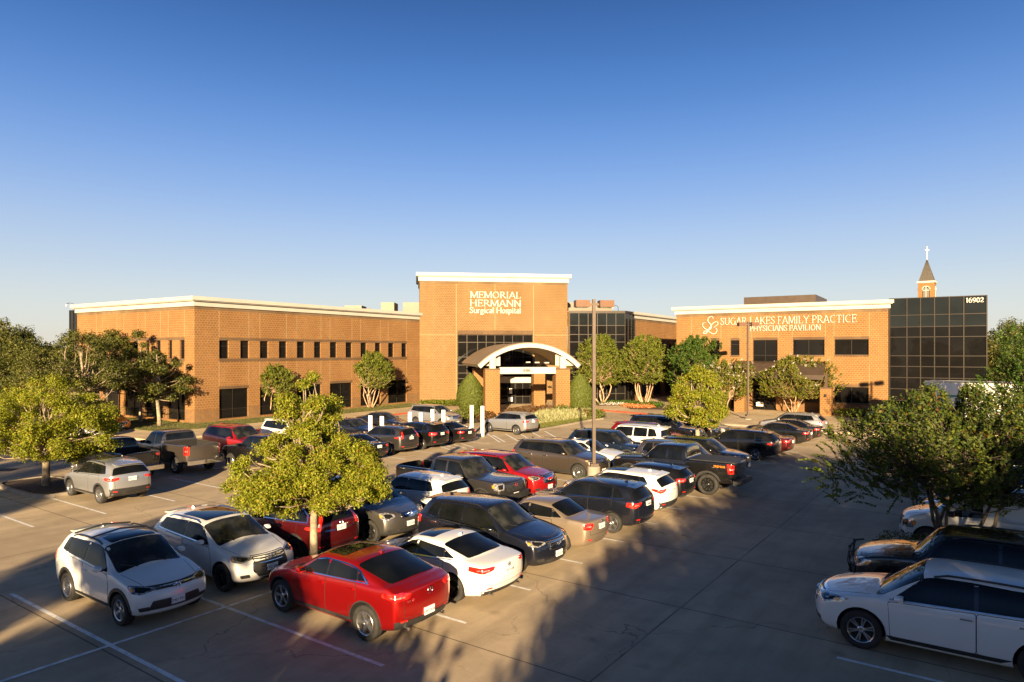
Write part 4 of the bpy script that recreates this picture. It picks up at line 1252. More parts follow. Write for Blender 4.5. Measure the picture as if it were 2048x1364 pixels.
def tree(name, loc, prof, trunk_h, trunk_r, leaf, bark, label, cat="tree", group=None, n=14000, size=0.11, nclump=40, cr_=(0.35, 0.6), lean=(0, 0), seed=1, off=(0, 0), low=None, squash=0.7, rot=0.0, limb_r=0.5):
    """prof: list of (z, radius) of the crown envelope"""
    rg = np.random.default_rng(seed)
    root = empty(name, (loc[0], loc[1], 0), rot, label, cat, group)
    zs = np.array([p[0] for p in prof]); rs = np.array([p[1] for p in prof])
    top = zs.max()
    C = []; Rr = []
    # area-weighted z sampling, clumps gather towards the outside
    zz = np.linspace(zs.min(), zs.max(), 60); rr = np.interp(zz, zs, rs)
    pw = rr ** 1.5 + 0.05; pw /= pw.sum()
    tries = 0
    while len(C) < nclump and tries < 4000:
        tries += 1
        z = rg.choice(zz, p=pw); r = np.interp(z, zs, rs)
        a = rg.random() * 2 * math.pi; q = r * (0.25 + 0.75 * rg.random() ** 0.6)
        cr0 = rg.uniform(*cr_)
        q = max(0.0, min(q, r - cr0 * 0.55))
        p = np.array([off[0] + q * math.cos(a), off[1] + q * math.sin(a), z])
        if all(np.linalg.norm((p - c) * [1, 1, 1.3]) > 0.62 * min(cr0, r_) + 0.1 for c, r_ in zip(C, Rr)):
            C.append(p); Rr.append(cr0)
    C = np.array(C); Rr = np.array(Rr)
    mb = MB()
    tt = np.array([lean[0], lean[1], trunk_h])
    tp = [(0, 0, -0.05), (lean[0] * .2, lean[1] * .2, trunk_h * 0.3), (lean[0] * .6, lean[1] * .6, trunk_h * 0.7), tuple(tt)]
    tip = np.array([off[0] * 0.6 + lean[0], off[1] * 0.6 + lean[1], trunk_h + (top - trunk_h) * 0.75])
    m_ = (tt + tip) / 2 + rg.normal(size=3) * 0.08
    mb.tube(tp + [tuple(m_), tuple(tip)], [trunk_r * 1.25, trunk_r, trunk_r * 0.9, trunk_r * 0.8, trunk_r * 0.45, trunk_r * 0.15], 10)
    mb.build("trunk", bark, root, True)
    lb = MB()
    for c, r_ in zip(C, Rr):
        zb_ = min(c[2] - 0.15, trunk_h + (c[2] - trunk_h) * rg.uniform(0.15, 0.5))
        zb_ = max(zb_, trunk_h * 0.75)
        f = (zb_ - trunk_h) / max(0.1, tip[2] - trunk_h)
        st = tt + (tip - tt) * np.clip(f, -0.2, 1)
        if zb_ < trunk_h: st = np.array([lean[0] * .7, lean[1] * .7, zb_])
        branch(lb, st, c, trunk_r * limb_r * 0.6, 0.012, rg)
        for _ in range(3):
            d = rg.normal(size=3); d /= np.linalg.norm(d)
            branch(lb, st * 0.25 + c * 0.75, c + d * r_ * 0.9, 0.014, 0.004, rg, 3, seg=4)
    lb.build("limbs", bark, root, True)
    pos, nr = clumps_leaves(rg, C, Rr, n, squash)
    link(bpy.data.objects.new("crown", leaf_mesh("crown", pos, nr, size, leaf, 0.6, seed=seed)), root)
    return root


def myrtle(name, loc, H, R0, leaf, label, group=None, stems=6, seed=1, n=9000, size=0.13, z0=None, flowers=0, bark=None, fan=0.55, twig=0.5, squash=1.0, rx=1.0, cat="tree", droop=0.0):
    """multi-stemmed crape myrtle: fanned stems, twigs with paired leaves"""
    rg = np.random.default_rng(seed)
    root = empty(name, (loc[0], loc[1], 0), 0, label, cat, group)
    z0 = z0 or H * 0.42
    sb = []
    ends = []
    for k in range(stems):
        a = 2 * math.pi * (k + rg.uniform(-.3, .3)) / stems
        e = np.array([math.cos(a) * R0 * fan * rg.uniform(.6, 1) * rx, math.sin(a) * R0 * fan * rg.uniform(.6, 1), z0 * rg.uniform(.95, 1.3)])
        mb = MB()
        branch(mb, (math.cos(a) * 0.13, math.sin(a) * 0.13, -0.03), e, 0.058 * H / 4.5, 0.028 * H / 4.5, rg, 6, 0.0, 7)
        mb.build("stem", bark or B_MYR, root, True)
        ends.append(e)
    lb = MB()
    pos, nr, al, sz = [], [], [], []
    fl = []
    ntw = max(20, int(n / 16))
    for q in range(ntw):
        e = ends[rg.integers(len(ends))]
        # target point in an inverted-cone envelope
        a = rg.random() * 2 * math.pi; zf = rg.random() ** 0.8
        zt_ = z0 * 0.95 + (H - z0 * 0.95) * zf
        env = R0 * (0.62 + 0.38 * math.sin(math.pi * min(1, 0.15 + zf * 0.75))) * (1 if zf < 0.75 else 1 - ((zf - 0.75) / 0.25) ** 2 * 0.62)
        lob = 1.0 + 0.27 * math.sin(3 * a + seed) + 0.2 * math.sin(5 * a + 2.3 * seed + 4 * zf) + 0.12 * math.sin(9 * zf + 2 * a)
        rr_ = env * lob * rg.random() ** 0.42
        zt_ += 0.17 * (H - z0) * math.sin(4 * a + seed * 1.7) * zf
        tgt = np.array([math.cos(a) * rr_ * rx, math.sin(a) * rr_, zt_ * squash + (1 - squash) * z0])
        if q % 6 == 0: branch(lb, e, tgt, 0.02, 0.006, rg, 4, 0.0, 5)
        d = tgt - np.array([0, 0, z0 * 0.4]); d /= np.linalg.norm(d)
        d = d * 0.75 + rg.normal(size=3) * 0.35 + np.array([0, 0, 0.2 + 0.45 * zf - droop]); d /= np.linalg.norm(d)
        ln_ = twig * rg.uniform(0.6, 1.3)
        side_ = np.cross(d, [0, 0, 1]); side_ /= (np.linalg.norm(side_) + 1e-6)
        m = 16
        for i in range(m):
            t = i / m
            p = tgt + d * ln_ * (t - 0.5) + np.array([0, 0, -0.12 * ln_ * (t ** 2) * (1 + 3 * droop)])
            s_ = 1 if i % 2 else -1
            lsz = size * (0.55 + 0.6 * math.sin(math.pi * min(1, 0.2 + t * 0.75))) * rg.uniform(.8, 1.2)
            dd = side_ * s_ * 0.8 + d * 0.45 + np.array([0, 0, 0.15])
            pos.append(p + dd * lsz * 0.5); al.append(dd); nr.append(np.array([0, -0.35, 0.6]) + rg.normal(size=3) * 0.6); sz.append(lsz)
        if q % 3 == 0: lb.tube([tuple(tgt - d * ln_ * .5), tuple(tgt + d * ln_ * .5 + np.array([0, 0, -0.12 * ln_]))], [0.006, 0.003], 3, cap=False)
        if flowers and rg.random() < flowers and zf > 0.3: fl.append(tgt + d * ln_ * 0.5)
    lb.build("limbs", bark or B_MYR, root, True)
    me = leaf_mesh("crown", np.array(pos), np.array(nr), size, leaf, 0.5, np.array(al), np.array(sz)[:, None], seed)
    link(bpy.data.objects.new("crown", me), root)
    if fl:
        F = np.array(fl); m = 26
        pp = np.repeat(F, m, 0) + rg.normal(size=(len(F) * m, 3)) * 0.07
        link(bpy.data.objects.new("flower_head", leaf_mesh("flowers", pp, rg.normal(size=pp.shape), 0.06, L_FLOW, 0.9, seed=seed)), root)
    return root


def shrub(name, loc, r, h, leaf, label, cat="shrub", group=None, n=1500, size=0.09, seed=1, z=0.12, egg=False, up=0.3, core=True):
    rg = np.random.default_rng(seed)
    root = empty(name, (loc[0], loc[1], z), 0, label, cat, group)
    d = rg.normal(size=(n, 3)); d /= np.linalg.norm(d, axis=1, keepdims=True)
    if egg:
        zf = (d[:, 2:] + 1) / 2
        wid = np.sin(np.pi * np.clip(zf, 0, 1) ** 0.78) ** 0.62
        a = rg.random((n, 1)) * 2 * math.pi
        zf = rg.random((n, 1)); wid = np.sin(np.pi * (0.10 + 0.90 * zf) ** 0.72) ** 0.68
        wv = r * (1 + 0.03 * np.sin(3 * a) + 0.02 * np.sin(9 * zf + a)) * (0.93 + 0.07 * rg.random((n, 1)))
        pos = np.concatenate([np.cos(a) * wid * wv, np.sin(a) * wid * wv, 0.1 + zf * h], 1)
        nr = np.concatenate([np.cos(a), np.sin(a), (zf - 0.45) * 1.4], 1) + rg.normal(size=(n, 3)) * 0.45
    else:
        rad = rg.random((n, 1)) ** 0.33 * (1 + 0.2 * np.sin(5 * d[:, :1] + seed) * np.cos(4 * d[:, 1:2]))
        pos = d * rad * np.array([r, r, h / 2]) + np.array([0, 0, h / 2])
        pos[:, 2] = np.abs(pos[:, 2])
        nr = d * 0.6 + rg.normal(size=(n, 3)) * 0.5 + np.array([0, 0, up])
    st = MB()
    for k in range(4):
        a = k * 1.6 + seed
        st.tube([(0, 0, -0.02), (math.cos(a) * r * .3, math.sin(a) * r * .3, h * 0.35), (math.cos(a) * r * .5, math.sin(a) * r * .5, h * 0.7)], [0.03, 0.02, 0.008], 5)
    st.build("stems", B_DARK, root)
    link(bpy.data.objects.new("foliage", leaf_mesh("foliage", pos, nr, size, leaf, 0.6, seed=seed)), root)
    if egg:
        mb = MB(); prof = [(0.001, 0.05)] + [(r * 0.86 * math.sin(math.pi * (0.10 + 0.90 * f) ** 0.72) ** 0.68, 0.1 + f * h * 0.97) for f in np.linspace(0.02, 0.97, 12)] + [(0.001, h)]
        mb.lathe(prof, 16, axis='z'); mb.build("dense_core", L_TOPI, root, True)
    return root


# ---- trees standing in the lot
tree("parking_lot_tree", ST(12.3, -15.4), [(2.0, 1.0), (2.25, 2.15), (2.7, 2.25), (3.2, 1.9), (3.7, 1.3), (4.05, 0.75), (4.5, 0.95), (5.0, 0.75), (5.5, 0.25)], 1.85, 0.115, L_LOT, B_GREY,
     "young yellow-green tree with a pale trunk standing in front of the dark red crossover", n=120000, size=0.06, nclump=125, cr_=(0.16, 0.42), seed=5, off=(-0.15, 0), squash=0.8)
tree("parking_lot_tree", (-21.3, 31.2), [(1.4, 1.4), (1.9, 3.0), (2.8, 3.1), (3.6, 2.6), (4.4, 1.7), (4.95, 0.6)], 1.55, 0.16, L_LOT, B_GREY,
     "broad yellow-green tree on a mulched kerb island beside the silver crossover", n=90000, size=0.078, nclump=120, cr_=(0.25, 0.62), seed=11, off=(0.0, 0), squash=0.75)
tree("parking_lot_tree", ST(42.05, -15.3), [(1.6, 1.1), (2.0, 2.0), (2.7, 1.95), (3.7, 1.5), (4.5, 1.1), (5.2, 0.4)], 1.7, 0.15, L_LOT, B_GREY,
     "small yellow-green tree with a slender pale trunk in front of the bright red crossover", n=32000, size=0.115, nclump=84, cr_=(0.22, 0.52), seed=21, squash=0.8)
# ---- live oaks on the lawn by the hospital corner
OK = "live oaks on the lawn beside the hospital"
tree("oak_tree", (-36.9, 62.2), [(3.0, 2.6), (4.0, 4.2), (5.6, 4.6), (7.0, 3.4), (7.9, 1.2)], 2.6, 0.14, L_OAK, B_DARK, "dark bushy oak in a mulch ring, left of the two oaks with pale trunks", n=20000, size=0.17, nclump=60, cr_=(0.4, 0.9), seed=31, group=OK)
tree("oak_tree", (-32.0, 58.8), [(2.6, 1.6), (3.4, 2.3), (4.6, 2.3), (6.2, 1.3), (8.0, 0.5)], 2.5, 0.13, L_OAK, B_GREY, "narrow oak with a short pale trunk, middle one on the lawn by the hospital", n=9000, size=0.17, nclump=34, cr_=(0.3, 0.7), seed=32, group=OK)
tree("oak_tree", (-28.9, 56.0), [(2.4, 1.5), (3.4, 2.4), (4.6, 2.3), (5.8, 1.3), (7.2, 0.4)], 2.5, 0.15, L_OAK, B_GREY, "oak with a leaning pale trunk nearest the hospital corner", n=11000, size=0.16, nclump=38, cr_=(0.3, 0.7), seed=33, lean=(-0.25, 0), group=OK)
tree("oak_tree", (-32.3, 51.6), [(2.9, 2.6), (3.8, 4.1), (5.2, 4.1), (6.5, 2.8), (7.5, 0.9)], 2.7, 0.24, L_OAK, B_GREY, "large dark oak with a thick pale trunk behind the white coupe", n=30000, size=0.14, nclump=90, cr_=(0.35, 0.85), seed=34, off=(-0.6, 0), group=OK)
tree("oak_tree", (-43.5, 62.0), [(1.8, 2.6), (3.2, 3.6), (5.0, 4.0), (6.4, 3.0), (7.6, 1.2)], 2.0, 0.25, L_OAK, B_DARK, "wide dark oak between the far left pickup truck and the stair block", n=26000, size=0.2, nclump=50, cr_=(0.7, 1.3), seed=35, group=OK)
tree("oak_tree", (-56.0, 74.0), [(1.5, 3.0), (3.5, 4.6), (6.5, 4.6), (8.6, 3.4), (9.9, 1.2)], 2.5, 0.3, L_OAK2, B_DARK, "tall olive green oak at the far left edge against the sky", n=24000, size=0.24, nclump=50, cr_=(0.8, 1.5), seed=36, group="tall trees at the left edge")
tree("oak_tree", (-63.0, 80.0), [(1.5, 3.5), (3.5, 5.0), (6.5, 5.0), (8.6, 3.6), (10.2, 1.2)], 2.5, 0.3, L_OAK2, B_DARK, "tall oak partly cut off by the left edge of the view", n=20000, size=0.26, nclump=46, cr_=(0.9, 1.6), seed=37, group="tall trees at the left edge")
mulch_ring(-36.9, 62.2, 1.1); mulch_ring(-32.0, 58.8, 1.0); mulch_ring(-28.9, 56.0, 1.1)
# ---- crape myrtles
CM = "crape myrtles planted along the buildings"
myrtle("crape_myrtle", (-22.9, 64.6), 4.75, 2.15, L_MYR, "vase shaped crape myrtle with bare tan stems nearest the hospital corner", CM, 8, 41, 20000, 0.15, 2.1)
myrtle("crape_myrtle", (-15.4, 74.6), 5.7, 2.5, L_MYR, "vase shaped crape myrtle with bare tan stems near the left side of the sign tower", CM, 8, 42, 20000, 0.17, 2.4)
myrtle("crape_myrtle", (10.5, 79.6), 7.4, 2.6, L_MYR, "tall upright crape myrtle behind the right topiary, against the dark glass", CM, 6, 43, 26000, 0.19, 2.6)
myrtle("crape_myrtle", (15.2, 78.6), 7.4, 2.7, L_MYR, "tall upright crape myrtle above the flower bed, right of the lamp pole", CM, 7, 44, 26000, 0.19, 2.8)
myrtle("crape_myrtle", (19.6, 73.5), 7.1, 2.8, L_BRIGHT, "darker green crape myrtle in the gap between the two buildings", CM, 5, 45, 26000, 0.19, 2.3)
myrtle("crape_myrtle", (21.0, 67.5), 4.9, 2.3, L_MYRA, "low crape myrtle with white flower heads behind the small lot tree", CM, 6, 46, 18000, 0.16, 1.8, flowers=0.12)
myrtle("crape_myrtle", (27.9, 67.6), 5.2, 3.3, L_MYRA, "rust tinged crape myrtle with white flowers in front of the medical office entrance", CM, 7, 47, 30000, 0.16, 1.8, flowers=0.06, fan=0.4)
mulch_ring(-22.9, 64.6, 0.9); mulch_ring(-15.4, 74.6, 0.9)
myrtle("crape_myrtle", (12.9, 19.9), 4.75, 3.3, L_MYRD, "dark spreading crape myrtle on the island beside the white van, sunlit on top", None, 7, 48, 38000, 0.105, 2.1, bark=B_DARK, twig=0.55, fan=0.42, rx=1.0, droop=0.1)
myrtle("crape_myrtle", (31.2, 39.5), 7.4, 2.9, L_BRIGHT, "tall bright green crape myrtle at the right edge in front of the white trailer", None, 6, 49, 30000, 0.15, 2.6, bark=B_DARK, twig=0.8)
# ---- trees beyond the medical office
for i, (x, y, h, r, lab) in enumerate(((61, 84, 8.8, 5.0, "round oak behind the dark glass corner block, touching its right side"), (68, 92, 10.4, 5.5, "tall olive oak beyond the dark glass block, cut by the right edge"), (53, 71, 7.0, 4.0, "lower oak beyond the white trailer near the right edge"))):
    tree("oak_tree", (x, y), [(1.0, r * .7), (2.6, r), (h * .6, r * .95), (h * .85, r * .65), (h, r * .2)], 2, 0.25, L_OAK2, B_DARK, lab, n=15000, size=0.26, nclump=44, cr_=(0.9, 1.5), seed=60 + i, group="oaks beyond the right building")
for i, (x, y, r) in enumerate(((-72, 90, 6), (-84, 100, 7), (-60, 96, 5), (84, 80, 6), (95, 95, 7), (88, 60, 5))):
    tree("oak_tree", (x, y), [(0.8, r * .8), (2.6, r), (5.4, r * .95), (7.6, r * .55), (8.6, r * .2)], 2, 0.25, L_OAK2, B_DARK, "rounded oak in the distance beyond the edge of the lot", n=9000, size=0.34, nclump=40, cr_=(1.0, 1.7), seed=80 + i, group="distant oaks beyond the lot")
# ---- clipped topiaries
TG = "clipped egg shaped topiaries by the entrance"
shrub("topiary_bush", (-4.35, 71.4), 1.5, 3.75, L_TOPI, "egg shaped clipped bush left of the canopy pillars", group=TG, n=16000, size=0.10, seed=3, egg=True)
shrub("topiary_bush", (7.1, 71.6), 1.5, 3.7, L_TOPI, "egg shaped clipped bush right of the canopy pillars", group=TG, n=16000, size=0.10, seed=4, egg=True)
# ---- bedding
rgp = random.Random(7)


def bedfill(name, label, cat, poly, leaf, n, h, size, z=0.13, group=None, per=14, blades=False):
    """ground cover of a bed as one object"""
    rg = np.random.default_rng(len(poly) * 7 + n)
    xs = [p[0] for p in poly]; ys = [p[1] for p in poly]
    P_ = []
    while len(P_) < n:
        x, y = rg.uniform(min(xs), max(xs)), rg.uniform(min(ys), max(ys))
        if pin_((x, y), poly): P_.append((x, y))
    P_ = np.array(P_)
    B = np.repeat(P_, per, 0); k = len(B)
    hh = rg.random((k, 1)) * h * (0.6 + 0.4 * np.repeat(rg.random((n, 1)), per, 0))
    pos = np.concatenate([B + rg.normal(size=(k, 2)) * 0.13, z + hh], 1)
    if blades:
        al = np.concatenate([rg.normal(size=(k, 2)) * 0.35, np.ones((k, 1))], 1); nr = rg.normal(size=(k, 3)) * [1, 1, 0.2]
        me = leaf_mesh(name, pos, nr, size, leaf, 0.12, al)
    else:
        me = leaf_mesh(name, pos, rg.normal(size=(k, 3)) * 0.7 + [0, 0, 0.6], size, leaf, 0.8)
    o = link(bpy.data.objects.new(name, me))
    return tag(o, label, cat, group, "stuff")


def pin_(p, poly):
    x, y = p; c = False; j = len(poly) - 1
    for i in range(len(poly)):
        if (poly[i][1] > y) != (poly[j][1] > y) and x < (poly[j][0] - poly[i][0]) * (y - poly[i][1]) / (poly[j][1] - poly[i][1]) + poly[i][0]: c = not c
        j = i
    return c


bedfill("ornamental_grass", "pale feathery ornamental grass in the entrance garden", "grass", [G(1078, 852), G(1120, 847), G(1168, 840), G(1195, 835.5), G(1170, 833), G(1090, 836), G(1070, 842)], L_ORNG, 700, 0.75, 0.42, blades=True, per=16)
bedfill("low_grass", "low grassy ground cover at the front of the entrance garden", "grass", [G(1080, 860), G(1135, 850), G(1195, 838), G(1170, 840), G(1115, 848), G(1078, 853)], L_TIP, 500, 0.18, 0.16, blades=True, per=16)
bedfill("flower_patch", "orange and white flowers in the bed under the tall crape myrtles", "flowers", [G(1240, 815), G(1262, 812), G(1312, 815), G(1306, 820), G(1262, 819.5)], L_FLOR, 300, 0.28, 0.1, z=0.18, per=12)
bedfill("flower_patch", "white flowers under the tall crape myrtles", "flowers", [G(1194, 813.5), G(1225, 809), G(1262, 811), G(1304, 814), G(1300, 819), G(1262, 818), G(1246, 813.6)], L_FLOW, 160, 0.25, 0.09, z=0.18, per=8)
bedfill("ground_cover", "leafy green ground cover under the tall crape myrtles", "plants", [G(1192, 812), G(1225, 806.8), G(1262, 808.2), G(1328, 812.2), G(1320, 819), G(1262, 814.8), G(1246, 811)], L_BRIGHT, 420, 0.35, 0.14, z=0.18, per=12)
bedfill("ground_cover", "dark low planting beside the pavilion walk", "plants", bed5, L_OAK, 380, 0.5, 0.16, z=0.18, per=14)
bedfill("ground_cover", "low hedge planting along the foot of the sign tower", "plants", bed3, L_MYR, 420, 0.5, 0.15, z=0.17, per=14)
# single shrubs of the garden
SG = "low shrubs in the entrance garden"
for i, (u, v, r, h, lf, lab) in enumerate(((1030, 836, 1.0, 0.9, L_REDSH, "rust coloured shrub right of the left canopy pillar"), (1060, 833, 1.1, 1.0, L_REDSH, "rust coloured shrub behind the light grey crossover's roof"),
        (1092, 832.5, 1.1, 1.0, L_REDSH, "rust coloured shrub in front of the right canopy pillar"), (1125, 832.5, 1.0, 1.0, L_SHRUB, "bright yellow-green shrub at the foot of the right canopy pillar"),
        (1165, 838, 1.0, 0.8, L_REDSH, "brownish shrub under the right topiary"), (1190, 839, 0.9, 0.9, L_SHRUB, "bright green shrub at the tip of the entrance garden"), (1178, 834, 0.8, 0.8, L_SHRUB, "small bright green shrub behind the garden tip"),
        (975, 846, 0.9, 0.9, L_REDSH, "dark rusty shrub at the foot of the left canopy pillar"), (925, 842, 1.0, 1.0, L_SHRUB, "bright green shrub left of the white sign panels"),
        (955, 838, 0.9, 0.9, L_SHRUB, "green shrub behind the white sign panels"), (1010, 838, 0.7, 0.6, L_REDSH, "small rusty shrub by the left canopy pillar"))):
    shrub("garden_shrub", G(u, v), r, h, lf, lab, group=SG, n=1500, size=0.12, seed=200 + i)
shrub("garden_shrub", ST(22.9, -1.9), 1.1, 0.8, L_OAK, "dark low hedge shrub at the foot of the big myrtle by the white van", n=3500, size=0.06, seed=301, z=0.08)
shrub("garden_shrub", G(1636, 868), 1.1, 0.9, L_MYR, "small green shrub on the kerb corner right of the last black sedan", n=1800, size=0.11, seed=302)
shrub("garden_shrub", G(1700, 836), 1.3, 0.8, L_MYR, "green shrub at the foot of the brick wall under the pavilion's right window", n=1600, size=0.12, seed=303)
shrub("garden_shrub", G(1722, 836), 1.2, 0.8, L_MYR, "dark green shrub beside the brick wall behind the big myrtle", n=1600, size=0.12, seed=304)
# grass blades on the lawn and the pole island
bedfill("lawn_grass", "short dry green grass on the lawn by the hospital", "grass", lo_, L_TIP, 5200, 0.05, 0.12, z=0.19, blades=True, per=5)
bedfill("lawn_grass", "tuft of grass around the light pole base", "grass", [ST(28.2, -16.0), ST(29.3, -16.0), ST(29.3, -15.0), ST(28.2, -15.0)], L_BRIGHT, 150, 0.12, 0.2, z=0.13, blades=True, per=10)

# ---- the tall trees behind the viewpoint that shade the front of the lot
TAN = math.tan(R(SUN_EL)); TAZ = math.tan(R(SUN_AZ))


def shade_tree(xg, y0, reach, r, zlow, seed, dens=1.0, label="tall spreading tree behind the viewpoint, seen only by its shadow", trunk=True):
    """a tree at depth y0 whose shadow on the lot reaches as far as y = reach around ground x = xg"""
    ztop = TAN * (reach - y0)
    rg = np.random.default_rng(seed)
    x0 = xg - TAZ * (reach - 6 - y0)
    root = empty("shade_tree", (x0, y0, 0), 0, label, "tree", "tall trees behind the viewpoint")
    C = []; Rr = []
    zc_ = (ztop + zlow) / 2; hz_ = (ztop - zlow) / 2
    k = int(70 * dens)
    while len(C) < k:
        p = rg.uniform(-1, 1, 3)
        if math.hypot(p[0], p[1]) > 1 or (p[2] > 0.6 and math.hypot(p[0], p[1]) > 1.25 - (p[2] - 0.6) * 1.1): continue
        C.append(np.array([p[0] * (r - .4), p[1] * (r - .4), zc_ + p[2] * (hz_ - 0.5)])); Rr.append(rg.uniform(0.45, 1.05))
    C = np.array(C); Rr = np.array(Rr)
    pos, nr = clumps_leaves(rg, C, Rr, int(13000 * dens), 0.8)
    link(bpy.data.objects.new("crown", leaf_mesh("crown", pos, nr, 0.3, L_OAK, 0.6, seed=seed)), root)
    mb = MB(); mb.tube([(0, 0, -0.1), (0.1, 0, zlow * .6), (0, 0, ztop * 0.8)], [0.28, 0.22, 0.06], 8)
    mb.build("trunk", B_DARK, root)
    lb = MB()
    for c in C[::3]: branch(lb, (0, 0, max(1.0, c[2] * 0.6)), c, 0.09, 0.02, rg, 4)
    lb.build("limbs", B_DARK, root)
    return root


SH = [  # ground x, tree depth, shadow reach, crown radius, crown foot, seed, density
    (-34, -20, 47, 4.5, 4.0, 1, 1.3), (-27, -18, 43, 4.0, 4.0, 2, 1.3), (-21.0, -17, 35, 2.5, 4.2, 3, 0.9),
    (-12.7, -16, 26, 1.6, 3.6, 4, 0.6), (-8.3, -14, 25.5, 2.0, 3.0, 5, 1.35), (-5.9, -13, 22.0, 1.1, 3.0, 6, 0.7), (-3.9, -12.5, 17.0, 1.2, 3.0, 16, 0.3),
    (1.5, -13, 18.5, 1.4, 3.4, 7, 0.55), (4.6, -14, 25, 2.2, 3.4, 8, 1.2), (8.4, -15, 30, 2.6, 3.6, 9, 1.4),
    (12.6, -16, 36, 2.8, 3.6, 10, 1.5), (17.5, -17, 41, 3.2, 3.6, 11, 1.5), (23.5, -18, 46, 3.8, 3.6, 12, 1.5), (31, -19, 52, 4.2, 3.6, 13, 1.5), (40, -20, 56, 4.6, 3.6, 14, 1.4)]
for a in SH: shade_tree(*a)
# second, lower rank that closes the foreground under those crowns
for k, (xg, y0, reach, r) in enumerate(((-8.4, -7, 18.5, 1.6), (-5.9, -6, 17.5, 1.4), (-3.3, -5, 14.5, 1.1), (-15.5, -6, 17.5, 1.4), (4.4, -6, 19, 1.8), (7.8, -7, 20, 2.0), (11.2, -8, 21, 2.2), (15, -8, 23, 2.4), (19.5, -9, 25, 2.6), (25, -10, 27, 3), (-13.3, -6, 17, 1.5))):
    shade_tree(xg, y0, reach, r, 0.9, 40 + k, 1.0, "dense lower tree behind the viewpoint, seen only by its shadow")


def woodland():
    """far-off belt of trees round the site that reads as one mass"""
    rg = np.random.default_rng(99)
    C, Rr = [], []
    for a in np.linspace(-80, 80, 150):
        for row in range(2):
            d = 190 + 22 * row + rg.uniform(-12, 12) + 40 * abs(a) / 80
            aa = R(a + rg.uniform(-.5, .5)); h = rg.uniform(6.5, 11.0)
            x, y = d * math.sin(aa), d * math.cos(aa)
            for _ in range(6):
                C.append((x + rg.uniform(-3.5, 3.5), y + rg.uniform(-3, 3), rg.uniform(1.5, h - 1.5))); Rr.append(rg.uniform(1.6, 3.0))
    C = np.array(C); Rr = np.array(Rr)
    pos, nr = clumps_leaves(rg, C, Rr, 70000, 0.85)
    pos[:, 2] = np.maximum(pos[:, 2], 0.1)
    o = link(bpy.data.objects.new("woodland", leaf_mesh("woodland", pos, nr, 0.85, L_OAK2, 0.7, seed=99)))
    tag(o, "far-off belt of dark green trees beyond the buildings", "woodland", None, "stuff")


woodland()
# ================================================================== vehicles
def interp(tab, x):
    if x <= tab[0][0]: return tab[0][1]
    for (a, ya), (b, yb) in zip(tab, tab[1:]):
        if x <= b: return ya + (yb - ya) * (x - a) / max(b - a, 1e-6)
    return tab[-1][1]


def smooth_tab(tab, x):
    return interp(tab, x)


def rnd(poly, r=0.03, n=3):
    """round the corners of a 2-D polygon"""
    out = []
    m = len(poly)
    for i in range(m):
        p0, p1, p2 = Vector(poly[i - 1]), Vector(poly[i]), Vector(poly[(i + 1) % m])
        a = (p0 - p1); b = (p2 - p1)
        ra = min(r, a.length * 0.45); rb = min(r, b.length * 0.45)
        if a.length < 1e-6 or b.length < 1e-6: continue
        A = p1 + a.normalized() * ra; B = p1 + b.normalized() * rb
        for k in range(n + 1):
            t = k / n
            out.append(tuple(A * (1 - t) ** 2 + p1 * 2 * t * (1 - t) + B * t * t))
    return out


def pin(p, poly):
    x, y = p; c = False
    j = len(poly) - 1
    for i in range(len(poly)):
        if (poly[i][1] > y) != (poly[j][1] > y) and x < (poly[j][0] - poly[i][0]) * (y - poly[i][1]) / (poly[j][1] - poly[i][1]) + poly[i][0]:
            c = not c
        j = i
    return c


